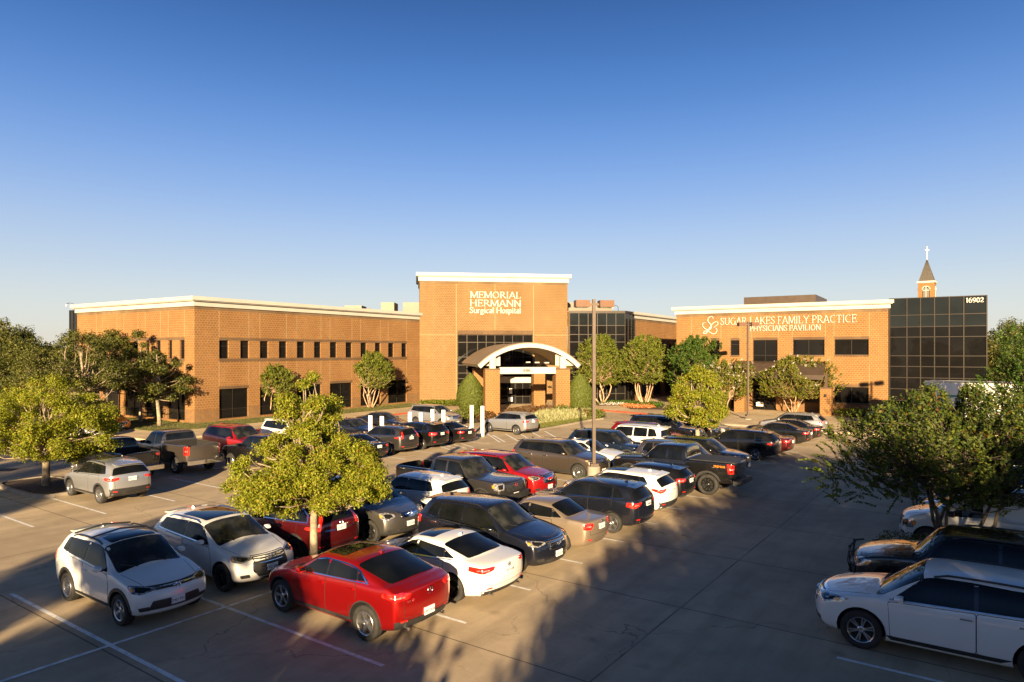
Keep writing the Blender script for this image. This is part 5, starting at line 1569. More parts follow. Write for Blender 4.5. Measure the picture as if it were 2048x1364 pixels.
def patch(bvh, c, yaw, pitch, poly, off=0.005, step=0.1, thick=0.012, reach=2.0, soft=1.0):
    """a panel, lens or pane of 2-D outline poly laid onto the body; seen from direction yaw/pitch (degrees, car frame)"""
    cy, sy, cp, sp = math.cos(R(yaw)), math.sin(R(yaw)), math.cos(R(pitch)), math.sin(R(pitch))
    N = Vector((cp * cy, cp * sy, sp)); U = Vector((-sy, cy, 0)); V = N.cross(U)
    area = sum(poly[i - 1][0] * poly[i][1] - poly[i][0] * poly[i - 1][1] for i in range(len(poly)))
    if area < 0: poly = list(reversed(poly))
    b = []
    for i in range(len(poly)):
        p, q = Vector(poly[i]), Vector(poly[(i + 1) % len(poly)])
        n = max(1, int((q - p).length / step))
        for k in range(n): b.append(p + (q - p) * (k / n))
    # drop duplicates
    bb = [b[0]]
    for p in b[1:]:
        if (p - bb[-1]).length > 1e-4: bb.append(p)
    if (bb[-1] - bb[0]).length < 1e-4: bb.pop()
    b = bb
    xs = [p.x for p in b]; ys = [p.y for p in b]
    inner = []
    y = min(ys) + step * 0.6
    bt = [(p.x, p.y) for p in b]
    while y < max(ys) - step * 0.3:
        x = min(xs) + step * 0.6
        while x < max(xs) - step * 0.3:
            if pin((x, y), bt):
                if min((Vector((x, y)) - p).length for p in b) > step * 0.35: inner.append(Vector((x, y)))
            x += step
        y += step
    co = b + inner
    res = delaunay_2d_cdt(co, [], [list(range(len(b)))], 1, 1e-5)
    vs2, fs = res[0], res[2]
    c = Vector(c); O = c + N * 1.2
    out = []; ok = []
    for p in vs2:
        o = O + U * p.x + V * p.y
        h = bvh.ray_cast(o, -N, reach + 1.2)
        if h[0] is None:
            out.append(None); continue
        nn = (N * soft + h[1]).normalized()
        out.append(h[0] + nn * off)
    vid = {}; vs = []
    for i, q in enumerate(out):
        if q is not None:
            vid[i] = len(vs); vs.append(q)
    F = [tuple(vid[i] for i in f) for f in fs if all(i in vid for i in f)]
    # rim pushed into the body so that the panel has an edge
    cnt = {}
    for f in F:
        for k in range(len(f)):
            e = (f[k], f[(k + 1) % len(f)])
            cnt[e] = cnt.get(e, 0) + 1
    bd = [e for e in cnt if (e[1], e[0]) not in cnt]
    nv = {}
    for e in bd:
        for i in e:
            if i not in nv:
                nv[i] = len(vs); vs.append(vs[i] - N * (thick + off))
    F += [(e[1], e[0], nv[e[0]], nv[e[1]]) for e in bd]
    return vs, F


# ---- wheels -----------------------------------------------------------------
def tyre_mesh(r, w, rr):
    mb = MB()
    h = w / 2
    mb.lathe([(rr, -h * 0.8), (rr + 0.02, -h * 0.95), (r * 0.86, -h * 1.02), (r * 0.955, -h * 0.93), (r * 0.995, -h * 0.72), (r, -h * 0.3), (r, h * 0.3), (r * 0.995, h * 0.72),
              (r * 0.955, h * 0.93), (r * 0.86, h * 1.02), (rr + 0.02, h * 0.95), (rr, h * 0.8)], 36)
    return mb.mesh("tyre", M_RUBBER, True, 50)


def rim_mesh(style, rr, w, mat):
    """outer face towards +y"""
    mb = MB(); h = w / 2
    mb.lathe([(rr + 0.004, h * 0.86), (rr - 0.004, h * 0.93), (rr - 0.018, h * 0.86), (rr - 0.03, h * 0.5), (rr - 0.035, -h * 0.7), (0.001, -h * 0.72)], 36, 0)
    mb.lathe([(rr - 0.03, h * 0.12), (0.001, h * 0.13)], 24, 1)
    n, kind = style
    yo = h * 0.72

    def spoke(a0, wi, wo, y0, y1):
        ca, sa = math.cos(a0), math.sin(a0)

        def P(r, s, y): return (r * ca - s * sa, y, r * sa + s * ca)
        ri, ro = 0.035, rr - 0.012
        vs = [P(ri, -wi, y0), P(ri, wi, y0), P(ro, wo, y1), P(ro, -wo, y1),
              P(ri, -wi * 1.2, y0 - 0.05), P(ri, wi * 1.2, y0 - 0.05), P(ro, wo * 1.2, y1 - 0.06), P(ro, -wo * 1.2, y1 - 0.06)]
        mb.faces(vs, [(3, 2, 1, 0), (0, 1, 5, 4), (1, 2, 6, 5), (2, 3, 7, 6), (3, 0, 4, 7)], 0)
    for k in range(n):
        a = 2 * math.pi * k / n + 0.3
        if kind == 'w': spoke(a, 0.028, 0.036, yo - 0.012, yo)
        elif kind == 'd':
            for s in (-1, 1): spoke(a + s * 0.13, 0.013, 0.014, yo - 0.012, yo)
        elif kind == 'v':
            for s in (-1, 1): spoke(a + s * 0.2, 0.012, 0.016, yo - 0.012, yo)
        elif kind == 'c': spoke(a, 0.016, 0.04, yo, yo - 0.005)
        else: spoke(a, 0.012, 0.017, yo - 0.014, yo)
    mb.lathe([(0.075, yo - 0.07), (0.07, yo - 0.01), (0.045, yo + 0.002), (0.03, yo - 0.008), (0.001, yo - 0.006)], 16, 0)
    for k in range(5):
        a = 2 * math.pi * k / 5
        mb.box(-0.007, 0.007, yo - 0.02, yo + 0.001, 0.047, 0.061, 1, Matrix.Rotation(a, 4, 'Y'))
    return mb.mesh("rim", [mat, M_WELL], True, 35)


_wheels = {}


def wheel_meshes(r, w, style, mat):
    k = (round(r, 3), round(w, 3), style, mat.name)
    if k not in _wheels:
        rr = r * 0.66
        _wheels[k] = (tyre_mesh(r, w, rr), rim_mesh(style, rr, w, mat))
    return _wheels[k]


# ---- vehicle types -----------------------------------------------------------
def suv(L=4.6, W=1.85, H=1.69, wb=2.66, fo=0.92, r=0.355, hood=0.98, cowl=1.12, cs=1.28, rs=2.02, bf=1.05, br=1.16,
        lean=0.36, rh=None, clr=0.24, **k):
    rh = rh or H - 0.07
    d = dict(kind='suv', L=L, W=W, H=H, wb=wb, fo=fo, r=r, clr=clr, lean=lean, cs=cs, rs=rs,
             top=[(0, hood - 0.10), (0.10, hood - 0.05), (0.4, hood), (0.85, hood + 0.06), (cs - 0.12, cowl - 0.012), (cs, cowl), (cs + 0.10, cowl + 0.09),
                  (rs - 0.14, H - 0.13), (rs, H - 0.055), (rs + 0.22, H - 0.015), (L * 0.62, H), (L * 0.8, H - 0.02), (L - 0.36, rh + 0.01), (L, rh - 0.02)],
             belt=[(0, bf), (cs, bf), (L * 0.75, br), (L, br + 0.02)], cowl=cowl)
    d.update(k)
    return d


def sedan(L=4.85, W=1.85, H=1.45, wb=2.8, fo=0.93, r=0.335, hood=0.76, cowl=0.96, cs=1.45, rs=2.25, re=3.3, bs=4.15, deck=1.07, tail=1.03, bf=0.9, br=1.0, clr=0.17, **k):
    d = dict(kind='sedan', L=L, W=W, H=H, wb=wb, fo=fo, r=r, clr=clr, lean=0.06, cs=cs, rs=rs, re=re, bs=bs,
             top=[(0, hood - 0.10), (0.10, hood - 0.05), (0.4, hood + 0.01), (0.9, hood + 0.09), (cs - 0.12, cowl - 0.012), (cs, cowl), (cs + 0.12, cowl + 0.075),
                  (rs - 0.14, H - 0.11), (rs, H - 0.05), (rs + 0.25, H - 0.008), (re - 0.2, H - 0.01), (re, H - 0.05), (re + 0.12, H - 0.095), (bs - 0.12, deck + 0.06), (bs, deck),
                  (bs + 0.1, deck - 0.005), (L - 0.14, tail + 0.015), (L, tail - 0.02)],
             belt=[(0, bf), (cs, bf), (re, br), (L, br - 0.02)], cowl=cowl)
    d.update(k)
    return d


def pickup(L=5.9, W=2.02, H=1.95, wb=3.7, fo=0.97, r=0.41, hood=1.20, cowl=1.30, cs=1.55, rs=2.2, cab=3.72, rail=1.40, bf=1.24, br=1.27, clr=0.38, **k):
    d = dict(kind='pickup', L=L, W=W, H=H, wb=wb, fo=fo, r=r, clr=clr, lean=0.03, cs=cs, rs=rs, cab=cab, rail=rail,
             top=[(0, hood - 0.06), (0.09, hood - 0.01), (0.45, hood + 0.03), (0.95, hood + 0.06), (cs - 0.12, cowl - 0.012), (cs, cowl), (cs + 0.09, cowl + 0.09),
                  (rs - 0.12, H - 0.12), (rs, H - 0.055), (rs + 0.22, H - 0.02), (cab - 0.5, H), (cab - 0.16, H - 0.03), (cab - 0.07, H - 0.08), (cab - 0.015, rail + 0.06), (cab, rail),
                  (cab + 0.12, rail), (cab + 0.9, rail), (L - 0.2, rail), (L, rail - 0.01)],
             belt=[(0, bf), (cs, bf), (cab, br), (cab + 0.05, rail - 0.06), (L, rail - 0.06)], cowl=cowl, nose=0.5, plan=0.14)
    d.update(k)
    return d


def body_cage(S):
    L, W, H = S['L'], S['W'], S['H']
    hw0 = W / 2
    st = [p[0] for p in S['top']]
    zt = [p[1] for p in S['top']]
    n = len(st)
    bs = [-1, -0.8, -0.42, 0, 0.42, 0.8, 1]
    K = 7
    clr = S['clr']
    nose = S.get('nose', 1.0); plan = S.get('plan', 0.27); rplan = S.get('rplan', 0.16)
    tum = S.get('tumble', 0.30 if S['kind'] != 'pickup' else 0.2)
    box = S['kind'] in ('pickup', 'van')
    nk = [0.10, 0.03, 0.0, 0.02, 0.07, 0.09, 0.12]
    tk = [0.16, 0.03, 0.0, 0.02, 0.05, 0.07, S['lean']]
    if S['kind'] == 'sedan': tk = [0.16, 0.05, 0.0, 0.0, 0.02, 0.03, 0.05]
    if S['kind'] == 'pickup': tk = [0.06, 0.02, 0.0, 0.0, 0.0, 0.0, 0.01]
    lv = []; yf = []
    for i, s in enumerate(st):
        z = zt[i]
        belt = interp(S['belt'], s)
        zb = clr + 0.05 * max(0, 1 - s / 0.7) + 0.09 * max(0, 1 - (L - s) / 0.8)
        hw = hw0 * (1 - 0.07 * max(0, 1 - s / 0.9) ** 1.5 - 0.07 * max(0, 1 - (L - s) / 0.95) ** 1.5)
        if S['kind'] == 'van': hw = hw0 * (1 - 0.10 * max(0, 1 - s / 1.1) ** 1.3)
        green = z - belt > 0.13
        if green:
            cr = 0.075 if z > H - 0.25 else 0.05
            led = belt + 0.02; edge = max(led + 0.03, z - cr)
            yl = hw * 0.955 - 0.03
            ye = yl - (edge - led) * tum
            yb = hw * 0.965
        else:
            b2 = min(belt, z - 0.055)
            belt = b2; led = z - 0.035; edge = z - (0.02 if not (S['kind'] == 'pickup' and s > S['cab'] - 0.01) else 0.004)
            yb = hw * 0.972; yl = hw * 0.945; ye = hw * 0.88
            if S['kind'] == 'pickup' and s > S['cab'] - 0.01:
                yb = hw * 0.985; yl = hw * 0.975; ye = hw * 0.93
        z2 = zb + 0.42 * (belt - zb); z3 = zb + 0.80 * (belt - zb)
        lv.append([zb, zb + 0.10, z2, z3, belt, led, edge])
        yf.append([hw * 0.90, hw * 0.972, hw * 0.995, hw * 1.0, yb, yl, ye])
    verts = []; idx = {}

    def V(i, j, k):
        key = (i, j, k)
        if key in idx: return idx[key]
        s = st[i]; b = bs[j]
        y = b * yf[i][k]
        z = lv[i][k]
        if k == K - 1:
            z = zt[i] - (zt[i] - lv[i][k]) * abs(b) ** 3
        if i in (0, n - 1) and 0 < k:
            z += 0.02 * (1 - b * b) * (k / 6)
        F = max(0, 1 - s / 1.0) ** 1.2; Rr = max(0, 1 - (L - s) / 1.0) ** 1.1
        s2 = s + F * (nk[k] * nose + plan * abs(b) ** 2.6) - Rr * (tk[k] + rplan * abs(b) ** 2.8)
        # wrapped windscreen foot
        if k == K - 1 and S['cs'] - 0.15 < s < S['rs']:
            s2 += 0.16 * abs(b) ** 2 - 0.05
        if k == K - 1 and S['kind'] == 'sedan' and S['re'] < s < S['bs'] + 0.05:
            s2 -= 0.12 * abs(b) ** 2 - 0.03
        idx[key] = len(verts)
        verts.append((L / 2 - s2, y, z))
        return idx[key]
    faces = []
    J = len(bs) - 1
    for i in range(n - 1):
        for k in range(K - 1):
            faces.append((V(i, J, k), V(i, J, k + 1), V(i + 1, J, k + 1), V(i + 1, J, k)))
            faces.append((V(i, 0, k), V(i + 1, 0, k), V(i + 1, 0, k + 1), V(i, 0, k + 1)))
        for j in range(J):
            faces.append((V(i, j, K - 1), V(i + 1, j, K - 1), V(i + 1, j + 1, K - 1), V(i, j + 1, K - 1)))
            faces.append((V(i, j, 0), V(i, j + 1, 0), V(i + 1, j + 1, 0), V(i + 1, j, 0)))
    for k in range(K - 1):
        for j in range(J):
            faces.append((V(0, j, k), V(0, j, k + 1), V(0, j + 1, k + 1), V(0, j + 1, k)))
            faces.append((V(n - 1, j, k), V(n - 1, j + 1, k), V(n - 1, j + 1, k + 1), V(n - 1, j, k + 1)))
    return verts, faces, lv, yf, st, zt


def applied(me, mods):
    o = bpy.data.objects.new("tmp", me); COL.objects.link(o)
    for f in mods: f(o)
    dg = bpy.context.evaluated_depsgraph_get()
    dg.update()
    ev = o.evaluated_get(dg)
    out = bpy.data.meshes.new_from_object(ev, depsgraph=dg)
    bpy.data.objects.remove(o)
    return out


_bodies = {}


def make_body(S):
    key = repr(sorted((k, v) for k, v in S.items() if k in ('kind', 'L', 'W', 'H', 'wb', 'fo', 'r', 'clr', 'lean', 'top', 'belt', 'nose', 'plan', 'rplan', 'tumble', 'cover')))
    if key in _bodies: return _bodies[key]
    v, f, lv, yf, st, zt = body_cage(S)
    me = bpy.data.meshes.new("body"); me.from_pydata(v, [], f); me.update()

    def m1(o):
        m = o.modifiers.new("s", 'SUBSURF'); m.levels = 2; m.render_levels = 2
    me2 = applied(me, [m1])
    # uncut hull for laying panels on
    bm = bmesh.new(); bm.from_mesh(me2); bmesh.ops.recalc_face_normals(bm, faces=bm.faces); bm.to_mesh(me2)
    hull = BVHTree.FromBMesh(bm); bm.free()
    L, W = S['L'], S['W']
    mb = MB()
    r = S['r']
    for ax in (S['fo'], S['fo'] + S['wb']):
        x = L / 2 - ax
        for s in (-1, 1):
            y0, y1 = sorted((s * (W / 2 - 0.36), s * (W / 2 + 0.3)))
            ra = r + S.get('gap', 0.065); nn = 28
            vs = []
            for k in range(nn):
                a = 2 * math.pi * (k + 0.5) / nn
                vs.append((x + ra * math.cos(a), y0, r + 0.01 + ra * math.sin(a)))
            for k in range(nn): vs.append((vs[k][0], y1, vs[k][2]))
            fs = [(k, k + nn, (k + 1) % nn + nn, (k + 1) % nn) for k in range(nn)]
            fs.append(tuple(range(nn))); fs.append(tuple(reversed(range(nn, 2 * nn))))
            mb.faces(vs, fs, 0)
    if S['kind'] == 'pickup' and not S.get('cover'):
        mb.box(-L / 2 + 0.09, L / 2 - S['cab'] - 0.12, -W / 2 + 0.17, W / 2 - 0.17, S['rail'] - 0.5, S['rail'] + 0.5)
    cut = mb.mesh("cut", M_WELL)
    bmc = bmesh.new(); bmc.from_mesh(cut); bmesh.ops.recalc_face_normals(bmc, faces=bmc.faces); bmc.to_mesh(cut); bmc.free()
    co = bpy.data.objects.new("cutter", cut); COL.objects.link(co)
    me2.materials.append(paint('white', (0.7, 0.7, 0.7)))

    def m2(o):
        m = o.modifiers.new("b", 'BOOLEAN'); m.operation = 'DIFFERENCE'; m.object = co; m.solver = 'EXACT'
        m.material_mode = 'TRANSFER'
    out = applied(me2, [m2])
    bpy.data.objects.remove(co)
    out.shade_smooth(); out.set_sharp_from_angle(angle=R(38))
    _bodies[key] = (out, hull, lv, yf, st, zt)
    return _bodies[key]


_fontmesh = {}


def text_mesh(txt, size, depth, mat):
    k = (txt, size, mat.name)
    if k in _fontmesh: return _fontmesh[k]
    cu = bpy.data.curves.new("t", 'FONT'); cu.body = txt; cu.size = size; cu.extrude = depth
    cu.align_x = 'CENTER'; cu.align_y = 'CENTER'; cu.resolution_u = 2
    o = bpy.data.objects.new("t", cu); COL.objects.link(o)
    dg = bpy.context.evaluated_depsgraph_get(); dg.update()
    me = bpy.data.meshes.new_from_object(o.evaluated_get(dg), depsgraph=dg)
    bpy.data.objects.remove(o)
    me.materials.clear(); me.materials.append(mat)
    _fontmesh[k] = me
    return me


def vehicle(name, S, pt, loc, head, label, cat, group="cars parked in the lot", rim=(5, 'w'), rimmat=None, plate=None, lod=0):
    """head: heading angle (radians) of the nose. builds the thing and all its parts"""
    body, hull, lv, yf, st, zt = make_body(S)
    L, W, H, r = S['L'], S['W'], S['H'], S['r']
    hw = W / 2
    root = empty(name, (loc[0], loc[1], 0), head, label, cat, group)
    X = lambda s: L / 2 - s
    bo = link(bpy.data.objects.new("body", body), root)
    bo.material_slots[0].link = 'OBJECT'; bo.material_slots[0].material = pt
    zc = lambda s: interp(list(zip(st, zt)), s)
    belt = lambda s: interp(S['belt'], s)
    edge = lambda s: interp(list(zip(st, [l[6] for l in lv])), s)
    ycorner = lambda s: interp(list(zip(st, [l[6] for l in yf])), s)
    kind = S['kind']
    rimmat = rimmat or M_ALLOY

    def lay(nm, mat, items, parent=root, smooth=True, lab=None):
        mb = MB()
        for it in items:
            vs, fs = patch(hull, *it[0], **(it[1] if len(it) > 1 else {}))
            if fs: mb.faces(vs, fs)
        if not mb.f: return None
        o = mb.build(nm, mat, parent, smooth, 40)
        if lab: o["label"] = lab
        return o

    def side(poly, sg, **k):
        """polygon in (s, z) laid on one flank (sg=+1 left)"""
        yaw = 90 * sg
        if sg > 0: pl = [(-(X(a)), b) for a, b in poly]
        else: pl = [((X(a)), b) for a, b in poly]
        return ((0, sg * 0.2, 0), yaw, 0, pl), dict(reach=1.6, **k)

    def both(poly, **k): return [side(poly, 1, **k), side(poly, -1, **k)]

    def diag(s, y, z, yaw, poly, **k):
        o = []
        for sg in (1, -1):
            pl = poly if sg > 0 else [(-a, b) for a, b in poly]
            o.append((((X(s), sg * y, z), sg * yaw, 0, pl), dict(k)))
        return o
    cs, rs = S['cs'], S['rs']
    # ---- side glass
    wins = S.get('wins')
    if wins is None:
        zb = lambda s: belt(s) + 0.045
        ze = lambda s: edge(s) - 0.055
        if kind == 'suv':
            e0 = L - S['lean'] - 0.32
            q = S.get('dlo', 0.0)
            b1 = S.get('bp', (cs + e0) / 2 + 0.08)
            b2 = S.get('cp', b1 + 0.93)
            wins = [[(cs + 0.26, zb(cs + .2)), (b1, zb(b1)), (b1, ze(b1)), (rs + 0.25, ze(rs + 0.25)), (rs + 0.02, ze(rs + 0.1) - 0.03)],
                    [(b1 + 0.07, zb(b1)), (b2, zb(b2)), (b2 - 0.02, ze(b2)), (b1 + 0.07, ze(b1))],
                    [(b2 + 0.06, zb(b2)), (e0 + 0.1 - q, zb(e0) + 0.04), (e0 - 0.1, ze(e0) - 0.01), (b2 + 0.04, ze(b2))]]
        elif kind == 'sedan':
            re, bs_ = S['re'], S['bs']
            b1 = S.get('bp', (cs + re) / 2 + 0.1); b2 = S.get('cp', re + 0.12)
            wins = [[(cs + 0.28, zb(cs + .2)), (b1, zb(b1)), (b1, ze(b1)), (rs + 0.28, ze(rs + 0.28)), (rs + 0.05, ze(rs + .1) - 0.025)],
                    [(b1 + 0.06, zb(b1)), (b2, zb(b2)), (b2 - 0.07, ze(b2 - 0.05) + 0.0), (b1 + 0.06, ze(b1))],
                    [(b2 + 0.045, zb(b2) + 0.003), (b2 + 0.33, zb(b2) + 0.045), (b2 + 0.0, ze(b2) - 0.02)]]
        elif kind == 'pickup':
            cab = S['cab']; b1 = S.get('bp', (cs + cab) / 2 + 0.12)
            wins = [[(cs + 0.22, zb(cs + .2) - 0.03), (b1, zb(b1)), (b1, ze(b1)), (rs + 0.2, ze(rs + .2)), (rs + 0.02, ze(rs + .1) - 0.03)],
                    [(b1 + 0.1, zb(b1)), (cab - 0.22, zb(b1)), (cab - 0.25, ze(b1)), (b1 + 0.1, ze(b1))]]
        elif kind == 'van':
            wins = [[(cs + 0.25, zb(cs) - 0.05), (2.25, zb(2)), (2.25, ze(2.3) - 0.1), (rs + 0.25, ze(rs + .2) - 0.1), (rs + 0.05, ze(rs + .1) - 0.14)]]
    chrome = S.get('dlochrome')
    if kind in ('suv', 'sedan') and S.get('wr', 0.05) < 0.07:
        w0, wl = wins[0], wins[-1]
        ol = [w0[0], wl[1], wl[2]] + ([wins[1][2]] if kind == 'sedan' else []) + [w0[2], w0[3], w0[4]]
        ox = sum(p[0] for p in ol) / len(ol); oz = sum(p[1] for p in ol) / len(ol)
        ol = [(a + math.copysign(0.02, a - ox), b + math.copysign(0.015, b - oz)) for a, b in ol]
        for sg in (1, -1): lay("window_surround", M_GLOSSB, [side(rnd(ol, 0.06), sg, off=0.004)])
    for sg in (1, -1):
        for w in wins:
            w = rnd(w, S.get('wr', 0.05))
            lay("side_window", M_GLASS, [side(w, sg, off=0.010)])
        if chrome:
            allp = [p for w in wins for p in w]
            # bright strip below the glass
            x0 = min(p[0] for p in allp) - 0.05; x1 = max(p[0] for p in allp)
            ring = [(x0, belt(x0) + 0.022), (x1, belt(x1) + 0.035), (x1, belt(x1) + 0.055), (x0, belt(x0) + 0.042)]
            its = [side(ring, sg, off=0.014)]
            if chrome == 2:
                tp = [(rs + 0.05, edge(rs + .1) - 0.075)] + [(x, edge(x) - 0.04) for x in np.linspace(rs + 0.35, x1 - 0.28, 6)] + [(x1 + 0.0, edge(x1) - 0.14), (x1 + 0.05, belt(x1) + 0.04)]
                lo = [(x + (-0.025 if i == 0 or i > 6 else 0), z - 0.022) for i, (x, z) in enumerate(tp)]
                its.append(side(tp + lo[::-1], sg, off=0.014))
            lay("window_trim", M_CHROME, its)
    # ---- windscreen
    ya, yb = ycorner(cs) - 0.0, ycorner(rs)
    p0 = Vector((X(cs + 0.03), 0, zc(cs + 0.03))); p1 = Vector((X(rs - 0.03), 0, zc(rs - 0.03)))
    d = (p1 - p0); pitch = math.degrees(math.atan2(-d.x, d.z)); ln = d.length
    pitch = math.degrees(math.atan2(abs(d.x), d.z))
    mid = (p0 + p1) / 2
    wa = hw * 0.80; wt = yb - 0.05
    ws = [(-wa, -ln / 2 - 0.10), (-wa * 0.55, -ln / 2 - 0.03), (0, -ln / 2), (wa * 0.55, -ln / 2 - 0.03), (wa, -ln / 2 - 0.10), (wt + 0.03, ln / 2 - 0.02), (wt * 0.5, ln / 2 + 0.015), (-wt * 0.5, ln / 2 + 0.015), (-wt - 0.03, ln / 2 - 0.02)]
    lay("windscreen", M_GLASS2, [((tuple(mid), 0, pitch, rnd(ws, 0.05)), dict(off=0.008))])
    if lod < 2:
        for sg in (-0.25, 0.35):
            wp = MB()
            a = Vector((X(cs - 0.02), hw * sg * 1.2, zc(cs) + 0.015)); b_ = Vector((X(cs + 0.10), hw * (sg - 0.45) * 1.0, zc(cs + 0.1) + 0.03))
            wp.tube([a, b_], 0.009, 5)
            wp.build("wiper", M_TRIM, root)
    # ---- rear glass
    if kind == 'sedan':
        re, bs_ = S['re'], S['bs']
        p0 = Vector((X(bs_ - 0.06), 0, zc(bs_ - 0.06))); p1 = Vector((X(re + 0.02), 0, zc(re + 0.02)))
        d = p1 - p0; pit = math.degrees(math.atan2(abs(d.x), d.z)); ln = d.length; mid = (p0 + p1) / 2
        wa = hw * 0.72; wt = ycorner(re) - 0.06
        rg = [(-wa, -ln / 2 + 0.05), (-wa * .5, -ln / 2), (wa * .5, -ln / 2), (wa, -ln / 2 + 0.05), (wt, ln / 2), (-wt, ln / 2)]
        lay("rear_window", M_GLASS, [((tuple(mid), 180, pit, rnd(rg, 0.07)), dict(off=0.008))])
    elif kind == 'suv':
        zl, zh = lv[-1][5], lv[-1][6]
        pit = math.degrees(math.atan2(S['lean'] - 0.07, zh - zl))
        ln = math.hypot(S['lean'] - 0.07, zh - zl)
        mid = Vector((X(L) + (S['lean'] + 0.07) / 2, 0, (zl + zh) / 2))
        wa, wt = yf[-1][5] * 0.93, yf[-1][6] * 0.88
        rg = [(-wa, -ln / 2 + 0.06), (-wa * .4, -ln / 2 + 0.03), (wa * .4, -ln / 2 + 0.03), (wa, -ln / 2 + 0.06), (wt, ln / 2 - 0.06), (-wt, ln / 2 - 0.06)]
        lay("rear_window", M_GLASS, [((tuple(mid), 180, pit, rnd(rg, 0.06)), dict(off=0.008))])
    elif kind == 'pickup':
        z0, z1 = S['rail'] + 0.10, H - 0.15
        yy = ycorner(S['cab'] - 0.2) - 0.08
        rg = [(-yy - 0.03, z0), (yy + 0.03, z0), (yy - 0.03, z1), (-yy + 0.03, z1)]
        lay("rear_window", M_GLASS, [(((X(S['cab'] - 0.1), 0, 0), 180, 0, rnd(rg, 0.06)), dict(off=0.008, reach=1.0))])
    # ---- doors: seams, panels, handles
    sill = S['clr'] + 0.16
    if kind != 'van':
        w0 = wins[0]; bpx = max(p[0] for p in w0) + 0.035
        fx = S['fo'] + r + 0.13
        rax = S['fo'] + S['wb']
        if kind == 'pickup': rend = S['cab'] - 0.12
        else: rend = max(p[0] for p in wins[1]) + 0.03
        fd = [(fx, sill), (bpx, sill), (bpx, belt(bpx) + 0.0), (cs + 0.18, belt(cs) - 0.0), (fx - 0.02, belt(fx) - 0.22)]
        rx0 = rax - r - 0.10
        if kind == 'pickup' or rend < rx0:
            rd = [(bpx, sill), (rend, sill), (rend, belt(rend)), (bpx, belt(bpx))]
        else:
            a = []
            for q in range(5):
                an = R(200 - q * 22)
                px = rax + (r + 0.17) * math.cos(an); pz = r + (r + 0.17) * math.sin(an)
                if px < rend - 0.02 and pz > sill: a.append((px, pz))
            rd = [(bpx, sill), (rx0 - 0.02, sill)] + a + [(rend, max([p[1] for p in a] + [0.75]) + 0.06), (rend, belt(rend)), (bpx, belt(bpx))]
        doors = [fd, rd] if lod < 2 else []
        for sg in (1, -1):
            for di, dp in enumerate(doors):
                cx_ = sum(p[0] for p in dp) / len(dp); cz_ = sum(p[1] for p in dp) / len(dp)
                def shr(e):
                    o = []
                    for (a, b) in dp:
                        o.append((a - math.copysign(e, a - cx_), b - (e if b > cz_ else -e)))
                    return o
                seam = lay("door_seam", M_WELL, [side(rnd(shr(0.0), 0.05), sg, off=0.0018, step=0.08)])
                dr = lay("door", pt, [side(rnd(shr(0.010), 0.05), sg, off=0.0055, step=0.08, thick=0.001)])
                if seam and dr: seam.parent = dr
                if dr:
                    hx = (bpx - 0.16) if di == 0 else (rend - 0.16 if rend < rx0 + 0.9 else rend - 0.2)
                    hz_ = belt(hx) - (0.13 if kind != 'pickup' else 0.16)
                    h = hull.ray_cast(Vector((X(hx), sg * 2, hz_)), Vector((0, -sg, 0)))
                    if h[0] is not None:
                        mb = MB(); y = h[0].y
                        a0, a1 = sorted((y + sg * 0.012, y + sg * 0.032))
                        mb.box(X(hx) - 0.10, X(hx) + 0.10, a0, a1, hz_ - 0.014, hz_ + 0.014)
                        for e in (-0.09, 0.075):
                            b0, b1 = sorted((y - sg * 0.01, y + sg * 0.0125))
                            mb.box(X(hx) + e, X(hx) + e + 0.015, b0, b1, hz_ - 0.01, hz_ + 0.01)
                        mb.build("door_handle", S.get('handle') or pt, dr)
    # ---- cladding
    clad = S.get('clad')
    if clad:
        cw = S.get('cw', 0.075)
        its = []
        for ax in (S['fo'], S['fo'] + S['wb']):
            ro, ri = r + 0.065 + cw, r + 0.066
            out = []; inn = []
            for k in range(13):
                an = R(-14 + k * (208 / 12))
                out.append((ax + ro * math.cos(an), r + 0.01 + ro * math.sin(an)))
                inn.append((ax + ri * math.cos(an), r + 0.01 + ri * math.sin(an)))
            its += both(out + inn[::-1], off=0.012, step=0.12, thick=0.012)
        a, b = S['fo'] + r + 0.07, S['fo'] + S['wb'] - r - 0.07
        z0, z1 = S['clr'] + 0.005, S['clr'] + 0.17
        its += both([(a, z0), (b, z0), (b, z1), (a, z1)], off=0.012, step=0.15)
        lay("lower_cladding", clad, its)
    # ---- fascia
    hz = zt[1]
    fb = S['clr'] + 0.05
    g = S.get('grille', dict(w=0.5, z0=0.62, z1=0.80, mat=M_STRIPE_GRILLE, frame=M_CHROME))
    gp = g.get('poly') or [(-g['w'] * g.get('lw', 0.9), g['z0']), (g['w'] * g.get('lw', 0.9), g['z0']), (g['w'], g['z1']), (-g['w'], g['z1'])]
    if g.get('frame'):
        m_ = 0.022
        cx0 = 0; cz0 = sum(p[1] for p in gp) / len(gp)
        fp = [(a + math.copysign(m_, a), b + math.copysign(m_, b - cz0)) for a, b in gp]
        gf = lay("grille_frame", g['frame'], [(((X(0), 0, 0), 0, 0, rnd(fp, 0.04)), dict(off=0.006))])
    gr = lay("grille", g.get('mat', M_STRIPE_GRILLE), [(((X(0), 0, 0), 0, 0, rnd(gp, 0.035)), dict(off=0.011))])
    if g.get('frame') and gr and gf: gf.parent = gr
    nb = g.get('bars', 0)
